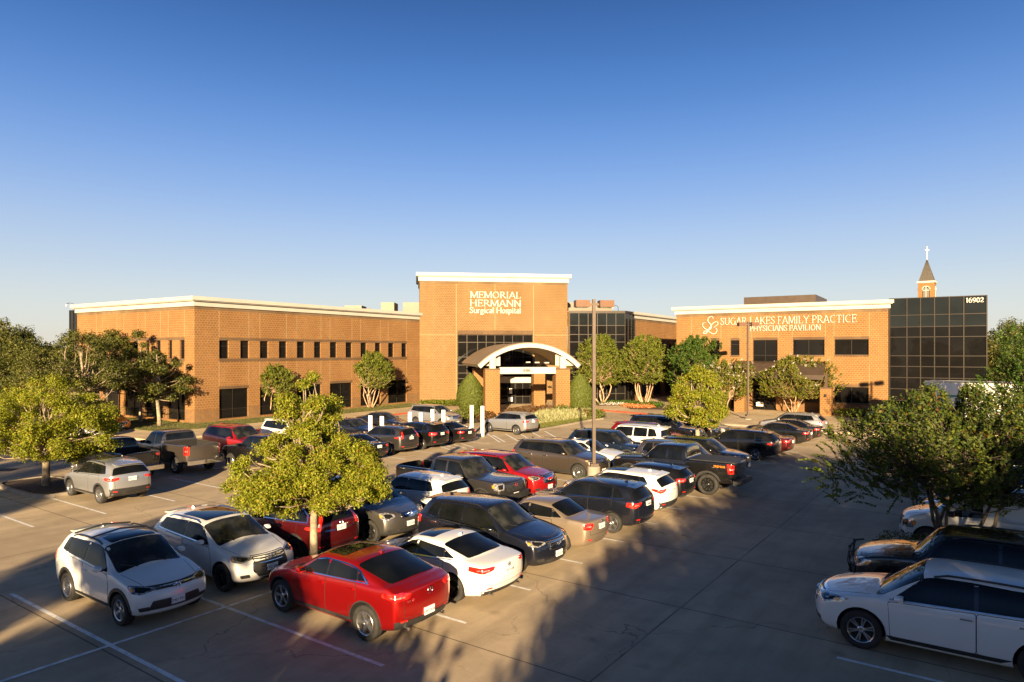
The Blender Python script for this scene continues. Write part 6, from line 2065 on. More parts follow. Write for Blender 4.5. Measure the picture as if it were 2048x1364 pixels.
    if nb and gr:
        its = []
        zz0, zz1 = min(p[1] for p in gp), max(p[1] for p in gp)
        gw = min(abs(p[0]) for p in gp)
        for k in range(nb):
            z = zz0 + (zz1 - zz0) * (k + 0.7) / (nb + 0.4)
            its.append((((X(0), 0, 0), 0, 0, [(-gw * 0.97, z - g.get('bh', 0.012)), (gw * 0.97, z - g.get('bh', 0.012)), (gw * 0.97, z + g.get('bh', 0.012)), (-gw * 0.97, z + g.get('bh', 0.012))]), dict(off=0.02)))
        lay("grille_bar", g.get('barmat', M_CHROME), its, gr)
    lw, lz0, lz1 = S.get('intake', (0.55, fb + 0.03, fb + 0.17))
    lay("lower_intake", M_TRIM, [(((X(0), 0, 0), 0, 0, rnd([(-lw, lz0), (lw, lz0), (lw * 0.85, lz1), (-lw * 0.85, lz1)], 0.03)), dict(off=0.009))])
    if clad or S.get('lip'):
        lay("bumper_lip", S.get('lip') or clad, [(((X(0), 0, 0), 0, 0, [(-hw * .8, fb - 0.045), (hw * .8, fb - 0.045), (hw * .86, fb + 0.035), (-hw * .86, fb + 0.035)]), dict(off=0.012))])
    hl = S.get('head', dict(s=0.33, y=0.68, z=hz - 0.09, yaw=42, poly=[(-0.30, -0.02), (-0.02, -0.055), (0.22, -0.015), (0.30, 0.065), (0.0, 0.05), (-0.26, 0.03)]))
    for sg in (1, -1):
        pl = hl['poly'] if sg > 0 else [(-a, b) for a, b in hl['poly']]
        base = lay("headlight", M_HEAD, [(((X(hl['s']), sg * hl['y'] * hw / 0.92, hl['z']), sg * hl['yaw'], 0, rnd(pl, 0.03)), dict(off=0.012, step=0.06))])
        if base:
            cx_ = sum(p[0] for p in pl) / len(pl); cz_ = sum(p[1] for p in pl) / len(pl)
            pl2 = [(cx_ + (a - cx_) * 0.55 - sg * 0.03, cz_ + (b - cz_) * 0.6) for a, b in pl]
            lay("lamp_housing", M_GLOSSB, [(((X(hl['s']), sg * hl['y'] * hw / 0.92, hl['z']), sg * hl['yaw'], 0, rnd(pl2, 0.02)), dict(off=0.016, step=0.06))], base)
            if S.get('amber', True):
                am = [(cx_ + (a - cx_) * 0.14 + sg * 0.2, cz_ + (b - cz_) * 0.42 + 0.012) for a, b in pl]
                lay("turn_signal", M_AMBER, [(((X(hl['s']), sg * hl['y'] * hw / 0.92, hl['z']), sg * hl['yaw'], 0, am), dict(off=0.017, step=0.06))], base)
    if S.get('fog', True) and lod < 2:
        for it_ in diag(0.3, 0.62 * hw / 0.92, fb + 0.17, 25, rnd([(-0.13, -0.045), (0.1, -0.05), (0.13, 0.04), (-0.1, 0.05)], 0.03), off=0.010, step=0.07): lay("fog_lamp", M_TRIM, [it_])
    # ---- tail
    tl = S.get('tail')
    if tl is None:
        tl = dict(s=L - 0.14, y=0.76, z=lv[-1][4] - 0.10, yaw=140, poly=[(-0.24, -0.07), (0.05, -0.075), (0.22, -0.03), (0.22, 0.05), (-0.05, 0.075), (-0.2, 0.06)])
    for sg in (1, -1):
        pl = tl['poly'] if sg > 0 else [(-a, b) for a, b in tl['poly']]
        ar = (((X(tl['s']), sg * tl['y'] * hw / 0.92, tl['z']), sg * tl['yaw'], 0))
        base = lay("tail_light", M_TAIL, [((*ar, rnd(pl, 0.025)), dict(off=0.012, step=0.06))])
        if base and tl.get('clear', True):
            cx_ = sum(p[0] for p in pl) / len(pl); cz_ = sum(p[1] for p in pl) / len(pl)
            pl2 = [(cx_ + (a - cx_) * 0.5, cz_ - 0.012 + (b - cz_) * 0.22) for a, b in pl]
            lay("lamp_segment", M_HEAD, [((*ar, pl2), dict(off=0.016, step=0.07))], base)
    rb = S['clr'] + 0.14
    rm = S.get('rearlow', M_TRIM)
    if rm:
        z1 = S.get('rearlow_z', rb + 0.10)
        lay("rear_bumper_cladding", rm, [(((X(L), 0, 0), 180, 0, [(-hw * .84, rb - 0.06), (hw * .84, rb - 0.06), (hw * .9, z1), (-hw * .9, z1)]), dict(off=0.011))])
    if S.get('rear_chrome'):
        z = S['rear_chrome']
        lay("rear_trim", M_CHROME, [(((X(L), 0, 0), 180, 0, [(-hw * .6, z - 0.015), (hw * .6, z - 0.015), (hw * .6, z + 0.015), (-hw * .6, z + 0.015)]), dict(off=0.016))])
    if lod < 2 and kind != 'pickup':
        for it_ in diag(L - 0.05, 0.66 * hw / 0.92, rb + 0.16, 165, [(-0.08, -0.018), (0.08, -0.018), (0.08, 0.018), (-0.08, 0.018)], off=0.012): lay("rear_reflector", M_TAIL, [it_])
        # tailgate or boot seam
        zz = lv[-1][4]
        zb_ = S.get('gate_z', rb + 0.22)
        for sg in (1, -1):
            lay("tailgate_seam", M_WELL, [(((X(L), 0, 0), 180, 0, [(sg * hw * .70, zb_), (sg * (hw * .70 + 0.008), zb_), (sg * (hw * .74 + 0.008), zz), (sg * hw * .74, zz)]), dict(off=0.003, thick=0.0))])
        lay("tailgate_seam", M_WELL, [(((X(L), 0, 0), 180, 0, [(-hw * .70, zb_ - 0.008), (hw * .70, zb_ - 0.008), (hw * .70, zb_), (-hw * .70, zb_)]), dict(off=0.003, thick=0.0))])
    # ---- hood seam
    if lod < 2:
        for sg in (1, -1):
            lay("bonnet_seam", M_WELL, [(((X(0.8), 0, 1), 0, 90, [(sg * (hw * .66), -0.42), (sg * (hw * .66 + 0.008), -0.42), (sg * (hw * .80 + 0.008), cs - 0.95), (sg * hw * .80, cs - 0.95)]), dict(off=0.003, thick=0.0, step=0.12))])
    # ---- plates
    for which in S.get('plates', ('front', 'rear')):
        pz = S.get('fpz', fb + 0.16) if which == 'front' else S.get('rpz', (lv[-1][4] - 0.16) if kind != 'pickup' else 0.62)
        sgn = 1 if which == 'front' else -1
        hits = [hull.ray_cast(Vector((sgn * 5, yy, pz + dz)), Vector((-sgn, 0, 0))) for yy in (0, 0.15, -0.15) for dz in (-0.06, 0.06)]
        xs = [abs(h[0].x) for h in hits if h[0] is not None]
        if not xs: continue
        px = sgn * (max(xs) + 0.022)
        mb = MB(); a0, a1 = sorted((px - sgn * 0.03, px))
        mb.box(a0, a1, -0.155, 0.155, pz - 0.08, pz + 0.08)
        po = mb.build("number_plate", M_WHITE, root)
        if plate and lod == 0:
            to = link(bpy.data.objects.new("plate_number", text_mesh(plate, 0.085, 0.001, M_INK)), po)
            to.location = (px + sgn * 0.002, 0, pz - 0.012); to.rotation_euler = (R(90), 0, R(90) if sgn > 0 else R(-90))
    # ---- emblems
    em = S.get('emblem')
    if em and lod < 2:
        def ring(cy_, cz_, x, sgn, ra, th, mb, sq=1.0):
            pts = [(x, cy_ + ra * sq * math.cos(a), cz_ + ra * math.sin(a)) for a in np.linspace(0, 2 * math.pi, 17)]
            mb.tube(pts, th, 4, cap=False)
        for which, ez in (('front', S.get('emz', (min(p[1] for p in gp) + max(p[1] for p in gp)) / 2)), ('rear', S.get('remz', lv[-1][4] - 0.02 if kind == 'suv' else lv[-1][4] - 0.03))):
            sgn = 1 if which == 'front' else -1
            h = hull.ray_cast(Vector((sgn * 5, 0, ez)), Vector((-sgn, 0, 0)))
            if h[0] is None: continue
            x = h[0].x + sgn * 0.03; mb = MB(); sz = S.get('ems', 0.06) * (1 if sgn > 0 else 0.8)
            if em == 'rings':
                for q in (-1.5, -0.5, 0.5, 1.5): ring(q * sz * 1.35, ez, x, sgn, sz * 0.9, 0.008, mb)
            elif em == 'star':
                ring(0, ez, x, sgn, sz, 0.007, mb)
                for a in (90, 210, 330): mb.tube([(x, 0, ez), (x, sz * math.cos(R(a)), ez + sz * math.sin(R(a)))], [0.012, 0.004], 4)
            elif em == 'oval':
                ring(0, ez, x, sgn, sz * 0.7, 0.008, mb, 1.5); ring(0, ez, x, sgn, sz * 0.65, 0.006, mb, 0.5)
                mb.tube([(x, -sz * 0.9, ez + sz * .2), (x, 0, ez + sz * .34), (x, sz * 0.9, ez + sz * .2)], 0.007, 4)
            elif em == 'h':
                for sg in (-1, 1): mb.tube([(x, sg * sz * 0.42, ez - sz * .7), (x, sg * sz * 0.6, ez + sz * .7)], 0.01, 4)
                mb.tube([(x, -sz * 0.45, ez), (x, sz * 0.45, ez)], 0.01, 4)
                ring(0, ez, x, sgn, sz, 0.006, mb, 1.1)
            elif em == 'bow':
                mb.box(x - 0.01, x + 0.01, -sz * 1.5, sz * 1.5, ez - sz * .28, ez + sz * .28)
                mb.box(x - 0.012, x + 0.012, -sz * .5, sz * .5, ez - sz * .5, ez + sz * .5)
            elif em == 'bar':
                mb.box(x - 0.01, x + 0.01, -sz * 1.4, sz * 1.4, ez - sz * .4, ez + sz * .4)
            elif em == 'ell':
                ring(0, ez, x, sgn, sz * 0.75, 0.007, mb, 1.45)
            mb.build("emblem", S.get('emmat', M_CHROME), root, True, 40)
    bd = S.get('badge')
    if bd and lod == 0:
        h = hull.ray_cast(Vector((-5, bd[1], bd[2])), Vector((1, 0, 0)))
        if h[0] is not None:
            to = link(bpy.data.objects.new("badge", text_mesh(bd[0], bd[3], 0.004, M_CHROME)), root)
            to.location = (h[0].x - 0.012, bd[1], bd[2]); to.rotation_euler = (R(90), 0, R(-90))
    # ---- mirrors
    mz = belt(cs + 0.35) + 0.10; mx = X(cs + 0.42)
    big = 1.3 if kind in ('pickup', 'van') else 1.0
    for sg in (1, -1):
        y0 = hw * 0.965
        vs = []; a = 0.12 * big; b_ = 0.20 * big; c = 0.068 * big
        mb = MB()
        prof = [(-0.5, 0.86), (-0.2, 1.0), (0.35, 0.85), (0.9, 0.4)]
        rings = []
        for (dx, sc) in prof:
            ring_ = []
            for k in range(10):
                an = 2 * math.pi * k / 10
                yy = math.copysign(abs(math.cos(an)) ** 0.6, math.cos(an)) * b_ * 0.55 * sc
                zz = math.copysign(abs(math.sin(an)) ** 0.6, math.sin(an)) * c * sc
                ring_.append((mx + dx * a, sg * (y0 + 0.105 * big) + yy, mz + zz))
            rings.append(ring_)
        vs = [p for r_ in rings for p in r_]
        fs = []
        for i in range(len(prof) - 1):
            for k in range(10):
                q = (i * 10 + k, i * 10 + (k + 1) % 10, (i + 1) * 10 + (k + 1) % 10, (i + 1) * 10 + k)
                fs.append(q)
        fs.append(tuple(reversed(range(10)))); fs.append(tuple(range(30, 40)))
        mb.faces(vs, fs, 0)
        # stalk
        y_a, y_b = sorted((sg * (y0 - 0.04), sg * (y0 + 0.06)))
        mb.box(mx - 0.03, mx + 0.04, y_a, y_b, mz - 0.07, mz - 0.035, 1)
        # glass
        mb.faces([(mx - a * 0.5 - 0.003, sg * (y0 + 0.105 * big) + q * b_ * 0.4, mz + w_ * c * 0.62) for q, w_ in ((-1, -1), (1, -1), (1, 1), (-1, 1))], [(0, 1, 2, 3)] if sg > 0 else [(0, 1, 2, 3)], 2)
        mb.build("side_mirror", [S.get('mirror') or pt, M_TRIM, M_GLASS], root, True, 50)
    # ---- roof extras
    if S.get('rails'):
        rm_ = S['rails']
        for sg in (1, -1):
            pts = []
            s0, s1 = rs + 0.18, L - S['lean'] - 0.55
            for k in range(9):
                s = s0 + (s1 - s0) * k / 8
                y = sg * (ycorner(s) - 0.045)
                h = hull.ray_cast(Vector((X(s), y, 4)), Vector((0, 0, -1)))
                if h[0] is None: continue
                pts.append((X(s), y, h[0].z + (0.045 if 0 < k < 8 else -0.005)))
            mb = MB(); mb.tube(pts, 0.02, 6); mb.build("roof_rail", rm_, root, True, 40)
        for xs_ in S.get('bars', []):
            s = xs_
            y = ycorner(s) - 0.045
            h = hull.ray_cast(Vector((X(s), 0, 4)), Vector((0, 0, -1)))
            hz2 = hull.ray_cast(Vector((X(s), y, 4)), Vector((0, 0, -1)))
            if h[0] is None or hz2[0] is None: continue
            mb = MB(); mb.tube([(X(s), -y, hz2[0].z + 0.06), (X(s), 0, h[0].z + 0.06), (X(s), y, hz2[0].z + 0.06)], 0.022, 6); mb.build("roof_crossbar", rm_, root, True, 40)
    if S.get('sunroof'):
        a, b = S['sunroof']
        sw = (ycorner((a + b) / 2) - 0.17)
        lay("sunroof", M_GLASS, [(((X((a + b) / 2), 0, H), 0, 90, rnd([(-sw, -(b - a) / 2), (sw, -(b - a) / 2), (sw, (b - a) / 2), (-sw, (b - a) / 2)], 0.08)), dict(off=0.006))])
    if S.get('fin', kind in ('suv', 'sedan')):
        s = (L - S['lean'] - 0.5) if kind == 'suv' else S.get('re', 3.3) - 0.05
        h = hull.ray_cast(Vector((X(s), 0, 4)), Vector((0, 0, -1)))
        if h[0] is not None:
            z = h[0].z
            mb = MB(); x = X(s)
            mb.faces([(x + 0.11, 0, z - 0.004), (x - 0.06, 0.03, z - 0.008), (x - 0.06, -0.03, z - 0.008), (x - 0.05, 0.006, z + 0.065), (x - 0.05, -0.006, z + 0.065), (x - 0.01, 0, z + 0.06)],
                     [(0, 5, 3, 1), (0, 2, 4, 5), (5, 4, 3), (1, 3, 4, 2), (0, 1, 2)], 0)
            mb.build("antenna_fin", S.get('finmat') or pt, root, True, 50)
    if kind == 'suv' and S.get('spoiler', True):
        yy = yf[-1][6] * 0.84; x = X(L) + S['lean'] + 0.0; z = zt[-1] + 0.012
        mb = MB()
        mb.faces([(x + 0.25, -yy * .97, z + 0.005), (x + 0.25, yy * .97, z + 0.005), (x - 0.09, yy * .9, z - 0.045), (x - 0.12, 0, z - 0.02), (x - 0.09, -yy * .9, z - 0.045),
                  (x + 0.2, -yy * .95, z - 0.05), (x + 0.2, yy * .95, z - 0.05), (x - 0.085, yy * .89, z - 0.065), (x - 0.115, 0, z - 0.045), (x - 0.085, -yy * .89, z - 0.065),
                  (x + 0.26, 0, z + 0.022)],
                 [(0, 10, 3, 4), (10, 1, 2, 3), (2, 7, 8, 3), (3, 8, 9, 4), (1, 6, 7, 2), (0, 4, 9, 5), (5, 9, 8, 7, 6), (0, 5, 6, 1, 10)], 0)
        sp_ = mb.build("roof_spoiler", pt, root, True, 30)
    if kind == 'pickup':
        # tailgate panel and rear bumper
        rl = S['rail']
        tg = lay("tailgate", pt, [(((X(L), 0, 0), 180, 0, rnd([(-hw * .80, 0.84), (hw * .80, 0.84), (hw * .80, rl - 0.07), (-hw * .80, rl - 0.07)], 0.03)), dict(off=0.012))])
        mb = MB()
        mb.prism([(X(L) - 0.16, -hw * .82), (X(L) - 0.16, hw * .82), (X(L) - 0.08, hw * .98), (X(L) + 0.12, hw * .985), (X(L) + 0.12, -hw * .985), (X(L) - 0.08, -hw * .98)], 0.52, 0.72, 0)
        mb.build("rear_bumper", S.get('bumper', M_CHROME), root, True, 30)
        mb = MB()
        mb.prism([(X(0) - 0.25, -hw * .97), (X(0) - 0.25, hw * .97), (X(0) - 0.02, hw * .93), (X(0) + 0.07, hw * .7), (X(0) + 0.07, -hw * .7), (X(0) - 0.02, -hw * .93)], 0.5, 0.72, 0)
        mb.build("front_bumper", S.get('fbumper', S.get('bumper', M_CHROME)), root, True, 30)
        if S.get('cover'):
            mb = MB()
            x0, x1 = X(L) + 0.07, X(S['cab']) - 0.1
            q = 4
            for k in range(q):
                a = x0 + (x1 - x0) * k / q; b = x0 + (x1 - x0) * (k + 1) / q
                mb.box(a + 0.006, b - 0.006, -hw * .86, hw * .86, rl - 0.03, rl + 0.025)
            mb.build("bed_cover", M_TRIM, root)
        if S.get('steps', True):
            for sg in (1, -1):
                mb = MB(); y = sg * hw * 0.97
                mb.tube([(X(S['fo'] + r + 0.2), y, S['clr'] - 0.02), (X(S['cab'] - 0.2), y, S['clr'] - 0.02)], 0.045, 6)
                for q in (0.3, 0.8):
                    sx = S['fo'] + r + 0.2 + q * (S['cab'] - 0.4 - S['fo'] - r)
                    mb.tube([(X(sx), y, S['clr'] - 0.02), (X(sx), y * 0.8, S['clr'] + 0.08)], 0.02, 5)
                mb.build("side_step", M_TRIM, root, True, 40)
    if S.get('exhaust'):
        mb = MB()
        for sg in S['exhaust']:
            y = sg * hw * 0.6
            mb.tube([(X(L) + 0.4, y, S['clr'] + 0.12), (X(L) + 0.075, y, S['clr'] + 0.12)], 0.036, 8)
        mb.build("exhaust_pipe", M_CHROME, root, True, 40)
    # ---- underbody and axles (so no light passes under the hull)
    # ---- wheels
    wt_ = S.get('tw', 0.23)
    ty, rm2 = wheel_meshes(r, wt_, rim, rimmat)
    for ax, isf in ((S['fo'], 1), (S['fo'] + S['wb'], 0)):
        for sg in (1, -1):
            w = link(bpy.data.objects.new("wheel", ty), root)
            w.location = (X(ax), sg * (hw - wt_ / 2 - S.get('tuck', 0.015)), r)
            w.rotation_euler = (0, (ax * 1.7) % 1.2, S.get('steer', 0) * isf)
            rm_o = link(bpy.data.objects.new("rim", rm2), w)
            rm_o.rotation_euler = (0, 0, 0 if sg > 0 else math.pi)
    return root
# ================================================================== vehicles in the lot
RD = paint('bright_red', (0.62, 0.010, 0.008), 0.82, 0.28); RD2 = paint('candy_red', (0.42, 0.008, 0.010), 0.5, 0.28); MR = paint('maroon', (0.12, 0.008, 0.010), 0.6, 0.25)
WH = paint('white', (0.76, 0.76, 0.75), 0.0, 0.3); BK = paint('black', (0.006, 0.006, 0.007), 0.2, 0.2); NB = paint('dark_blue_black', (0.010, 0.012, 0.022), 0.4, 0.2)
GY = paint('graphite', (0.075, 0.070, 0.068), 0.75, 0.3); TP = paint('taupe', (0.135, 0.105, 0.08), 0.75, 0.3); SV = paint('silver', (0.44, 0.45, 0.47), 0.7, 0.3)
TN = paint('champagne', (0.38, 0.30, 0.22), 0.65, 0.32); NV = paint('navy', (0.015, 0.028, 0.06), 0.6, 0.25); GB = paint('grey_bronze', (0.12, 0.10, 0.085), 0.7, 0.3); BL = paint('blue', (0.01, 0.08, 0.28), 0.5, 0.25)
VW = paint('van_white', (0.62, 0.62, 0.60), 0.0, 0.4)
HQ = math.atan2(QV[1], QV[0])           # nose towards the lower right
HR = HQ + math.pi                       # nose towards the upper left
IDX = {}
LOTG = "cars parked in the lot"


def place(kind, S, pt, s, t, nose, label, **k):
    """nose=+1: towards the aisle on the right, -1: away from it. t is the stall-axis position of the vehicle centre"""
    h = HQ if nose > 0 else HR
    h += R(k.pop('turn', 0.0))
    cat = {'parked_car': 'car', 'pickup_truck': 'pickup truck', 'cargo_van': 'van', 'parked_suv': 'suv'}[kind]
    x, y = ST(s, t)
    return vehicle(kind, S, pt, (x, y), h, label, cat, k.pop('group', LOTG), **k)


diagH = lambda w, h, y=0.68, s=0.33, z=0.9, yaw=42, slant=0.03: dict(s=s, y=y, z=z, yaw=yaw, poly=[(-w, -h * .2), (-w * .1, -h), (w * .8, -h * .5), (w, h * .6 + slant), (w * .1, h * .7), (-w * .85, h * .3)])
diagT = lambda L, w, h, y=0.76, z=1.0, yaw=140, ds=0.14: dict(s=L - ds, y=y, z=z, yaw=yaw, poly=[(-w, -h), (w * .3, -h), (w, -h * .4), (w, h * .6), (-w * .1, h), (-w * .9, h * .9)])
GR_CH = lambda w, z0, z1, bars=4, **k: dict(w=w, z0=z0, z1=z1, bars=bars, frame=M_CHROME, **k)
GR_BK = lambda w, z0, z1, **k: dict(w=w, z0=z0, z1=z1, **k)

# ---------- front block, left stalls (centre about t = -17.8)
place('parked_suv', suv(L=4.57, W=1.845, H=1.70, wb=2.66, fo=0.90, hood=0.99, clad=M_TRIM, dlo=0.05, rails=M_TRIM, bars=[2.75, 3.65], sunroof=(2.05, 2.55), emblem='oval', ems=0.075, emz=0.86,
      grille=dict(poly=[(-0.50, 0.84), (0.50, 0.84), (0.62, 0.92), (-0.62, 0.92)], bars=1, bh=0.006, mat=M_TRIM), intake=(0.62, 0.42, 0.62), head=diagH(0.31, 0.085, 0.66, 0.34, 0.87, 44), lip=M_TRIM, fpz=0.55,
      tail=diagT(4.57, 0.2, 0.1, z=1.05), sunshade=0), WH, 8.38, -17.55, 1, "white compact crossover with black roof crossbars at the left foreground, dappled shade on it", plate="CMD 7913", rim=(5, 'w'))
place('parked_suv', suv(L=4.66, W=1.89, H=1.66, wb=2.82, fo=0.88, r=0.36, hood=0.97, dlochrome=1, rails=M_CHROME, sunroof=(2.15, 3.35), emblem='rings', ems=0.062, emz=0.86,
      grille=dict(poly=[(-0.34, 0.42), (0.34, 0.42), (0.50, 0.60), (0.47, 0.90), (-0.47, 0.90), (-0.50, 0.60)], bars=5, bh=0.007, frame=M_CHROME, mat=M_TRIM), intake=(0.3, 0.3, 0.38), head=diagH(0.27, 0.075, 0.7, 0.33, 0.87, 40), fpz=0.60,
      tail=diagT(4.66, 0.24, 0.08, z=1.04)), WH, 11.0, -17.75, 1, "white crossover with a large chrome framed grille and glass roof panel, beside the centre tree", plate="YTD 0588", rim=(5, 'v'), rimmat=M_ALLOYD)
place('parked_suv', suv(L=4.60, W=1.86, H=1.69, clad=M_TRIM, dlochrome=2, emblem='h', tail=dict(s=4.46, y=0.76, z=1.06, yaw=150, poly=[(-0.34, -0.03), (0.02, -0.06), (0.16, -0.02), (0.15, 0.34), (0.06, 0.34), (0.02, 0.06), (-0.3, 0.04)]), rear_chrome=0.98, exhaust=(1, -1)),
      MR, 13.65, -18.1, -1, "dark red crossover parked rear outwards behind the centre tree's trunk", plate="LLB 071", rim=(5, 'd'), rimmat=M_ALLOYD)
place('parked_suv', suv(L=4.86, W=1.99, H=1.84, wb=2.78, fo=0.93, r=0.37, hood=1.08, cowl=1.22, bf=1.12, br=1.2, cs=1.2, rs=1.85, lean=0.26, emblem='h', ems=0.075, emz=0.93, rails=M_CHROME,
      grille=GR_CH(0.42, 0.84, 1.0, 3, bh=0.02), head=diagH(0.26, 0.13, 0.74, 0.28, 0.93, 35, 0.0), fpz=0.62, intake=(0.5, 0.42, 0.5)), paint('pewter', (0.2, 0.19, 0.18), 0.85, 0.3), 16.35, -18.0, 1, "grey boxy suv with wide chrome grille facing the camera, beside the dark red crossover", plate="FYM 602", rim=(5, 'w'), rimmat=M_ALLOYD)
place('parked_suv', suv(L=4.52, W=1.84, H=1.69, wb=2.69, rails=M_CHROME, spoiler=True, tail=diagT(4.52, 0.2, 0.11, z=1.06)), WH, 19.05, -18.0, -1, "white small crossover parked rear outwards, between the grey boxy suv and the dark grey pickup", rim=(5, 'w'))
place('pickup_truck', pickup(L=5.8, W=2.02, H=1.95, wb=3.55, fo=0.98, emblem='ell', emmat=M_TAIL, emz=1.04, ems=0.07, grille=dict(poly=[(-0.52, 0.80), (0.52, 0.80), (0.62, 1.17), (-0.62, 1.17)], mat=M_STRIPE_GRILLE), bumper=M_TRIM,
      clad=M_TRIM, cw=0.06, head=dict(s=0.2, y=0.8, z=1.02, yaw=28, poly=[(-0.2, -0.12), (0.16, -0.12), (0.16, 0.14), (-0.24, 0.14)]), fpz=0.66, handle=M_TRIM, mirror=M_TRIM, tail=dict(s=5.72, y=0.87, z=1.12, yaw=140, poly=[(-0.1, -0.2), (0.1, -0.2), (0.1, 0.2), (-0.1, 0.2)])),
      GY, 21.85, -18.1, 1, "dark grey crew cab pickup with an open bed and black grille, facing the camera", rim=(5, 'w'), rimmat=M_ALLOYD, plate="KSR 4417")
place('parked_suv', suv(L=4.92, W=1.92, H=1.75, wb=2.86, fo=0.98, r=0.37, hood=1.05, cowl=1.17, rails=M_CHROME, emblem='bar', emmat=M_TAIL, emz=0.85, ems=0.1, grille=GR_CH(0.46, 0.70, 1.0, 5, bh=0.014, lw=0.8), head=diagH(0.26, 0.1, 0.74, 0.3, 0.92, 36, 0.0), fpz=0.52, lip=M_CHROME),
      RD2, 24.6, -17.8, 1, "red suv with a large chrome grille, right behind the dark grey pickup", rim=(5, 'w'), plate="PGZ 318")
place('parked_suv', suv(L=5.05, W=2.0, H=1.78, wb=3.02, fo=0.92, r=0.385, hood=1.08, cowl=1.2, bf=1.12, br=1.2, clad=M_TRIM, cw=0.03, rails=M_TRIM, grille=GR_CH(0.46, 0.76, 0.99, 2), head=diagH(0.27, 0.065, 0.74, 0.3, 0.95, 36, 0.0), tail=diagT(5.05, 0.2, 0.09, z=1.1), handle=M_CHROME),
      TP, 29.75, -18.0, 1, "taupe three row suv parked alone left of the light pole", rim=(10, 's'), plate="NWR 204")
place('parked_car', sedan(L=4.7, W=1.84, H=1.52, wb=2.7, hood=0.84, cowl=1.02, bf=0.95, br=1.05, sunroof=(2.4, 2.9)), WH, 32.5, -17.8, 1, "white hatch-like sedan directly behind the light pole", rim=(5, 'v'))
place('parked_suv', suv(L=4.95, W=1.93, H=1.76, wb=2.9, rails=M_TRIM, hood=1.03, clad=M_TRIM), NV, 35.2, -18.0, 1, "navy suv with roof rails, between the white sedan and the white boxy suv", rim=(5, 'w'), lod=1)
place('parked_suv', suv(L=5.0, W=1.95, H=1.88, wb=2.95, hood=1.08, cowl=1.2, cs=1.4, rs=1.95, lean=0.2, bf=1.15, br=1.2, rails=M_TRIM, wr=0.07, plan=0.2), WH, 38.0, -18.0, -1, "white boxy suv with black windows parked rear outwards in the row behind the light pole", rim=(5, 'w'), lod=1)
place('parked_suv', suv(L=4.98, W=1.96, H=1.72, wb=2.82, hood=1.03, sunroof=(2.3, 3.1), mirror=RD), RD, 40.8, -18.1, 1, "bright red crossover left of the small lot tree's trunk", rim=(5, 'w'), lod=1)
place('parked_suv', suv(L=5.18, W=2.05, H=1.9, wb=2.95, fo=1.0, r=0.4, hood=1.15, cowl=1.27, bf=1.18, br=1.22, cs=1.45, rs=2.05, lean=0.2, dlochrome=2, grille=GR_CH(0.6, 0.75, 1.1, 2, bh=0.02), plan=0.2), BK, 44.0, -18.2, 1, "large black suv with chrome trim behind the small lot tree", rim=(5, 'd'), lod=1)
place('parked_suv', suv(L=4.9, W=1.95, H=1.75, hood=1.05, grille=GR_CH(0.6, 0.7, 1.0, 3, bh=0.02)), BK, 46.9, -17.9, 1, "black suv with a chrome grille, second from the end of its row", rim=(5, 'w'), lod=1)
place('parked_car', sedan(L=4.8, W=1.85, H=1.47, grille=GR_CH(0.6, 0.5, 0.72, 3, bh=0.02)), SV, 49.8, -17.9, 1, "silver sedan with a chrome grille at the far end of its row near the pavilion", rim=(5, 'w'), lod=1)

# ---------- front block, right stalls (centre about t = -12.4)
place('parked_suv', sedan(L=4.75, W=1.91, H=1.64, wb=2.87, fo=0.85, r=0.385, hood=0.99, cowl=1.16, cs=1.28, rs=2.0, re=3.3, bs=4.38, deck=1.27, tail=1.20, bf=1.09, br=1.19, clr=0.25, clad=M_TRIM, cw=0.03, dlochrome=2, sunroof=(2.15, 2.75),
      bp=2.42, cp=3.42, emblem='star', ems=0.09, remz=1.06, badge=("GLC 300", 0.52, 0.96, 0.07), handle=RD, rear_chrome=0.40, exhaust=(1, -1), rearlow_z=0.56,
      rpz=0.63, gap=0.07) | dict(tail=dict(s=4.62, y=0.74, z=1.08, yaw=143, poly=[(-0.36, -0.03), (-0.05, -0.085), (0.2, -0.06), (0.26, 0.03), (0.05, 0.075), (-0.34, 0.04)])),
      RD, 11.05, -12.35, -1, "glossy bright red fastback crossover in the foreground, rear facing the aisle", plate="HMY 8188", rim=(5, 'w'))
place('parked_car', sedan(L=4.88, W=1.86, H=1.45, wb=2.83, fo=0.95, r=0.34, sunroof=(2.35, 2.9), badge=("ACCORD", 0.55, 0.95, 0.06), emblem='h', remz=0.93, re=3.35, bs=4.25, deck=1.09, dlochrome=1, rpz=0.80, exhaust=(1, -1)) | dict(tail=dict(s=4.74, y=0.74, z=0.92, yaw=148, poly=[(-0.36, -0.05), (-0.1, -0.08), (0.22, -0.02), (0.24, 0.06), (-0.05, 0.05), (-0.34, 0.06)])),
      WH, 13.85, -12.3, -1, "white four door sedan parked rear outwards beside the bright red crossover", plate="KTB 3308", rim=(5, 'v'), rimmat=M_ALLOYD)
place('parked_suv', suv(L=4.82, W=1.92, H=1.76, wb=2.79, fo=0.95, r=0.37, hood=1.03, cowl=1.16, rails=M_GLOSSB, emblem='oval', ems=0.07, emz=0.82, grille=GR_CH(0.45, 0.70, 0.93, 4, bh=0.012, lw=0.85), head=diagH(0.29, 0.085, 0.7, 0.32, 0.9, 40), lip=M_CHROME, fpz=0.55,
      dlochrome=1, wr=0.08, tail=diagT(4.82, 0.22, 0.11, z=1.08)), NB, 16.5, -12.4, 1, "shiny black suv facing the aisle, between the white sedan and the champagne sedan", plate="DSR 6150", rim=(5, 'w'))
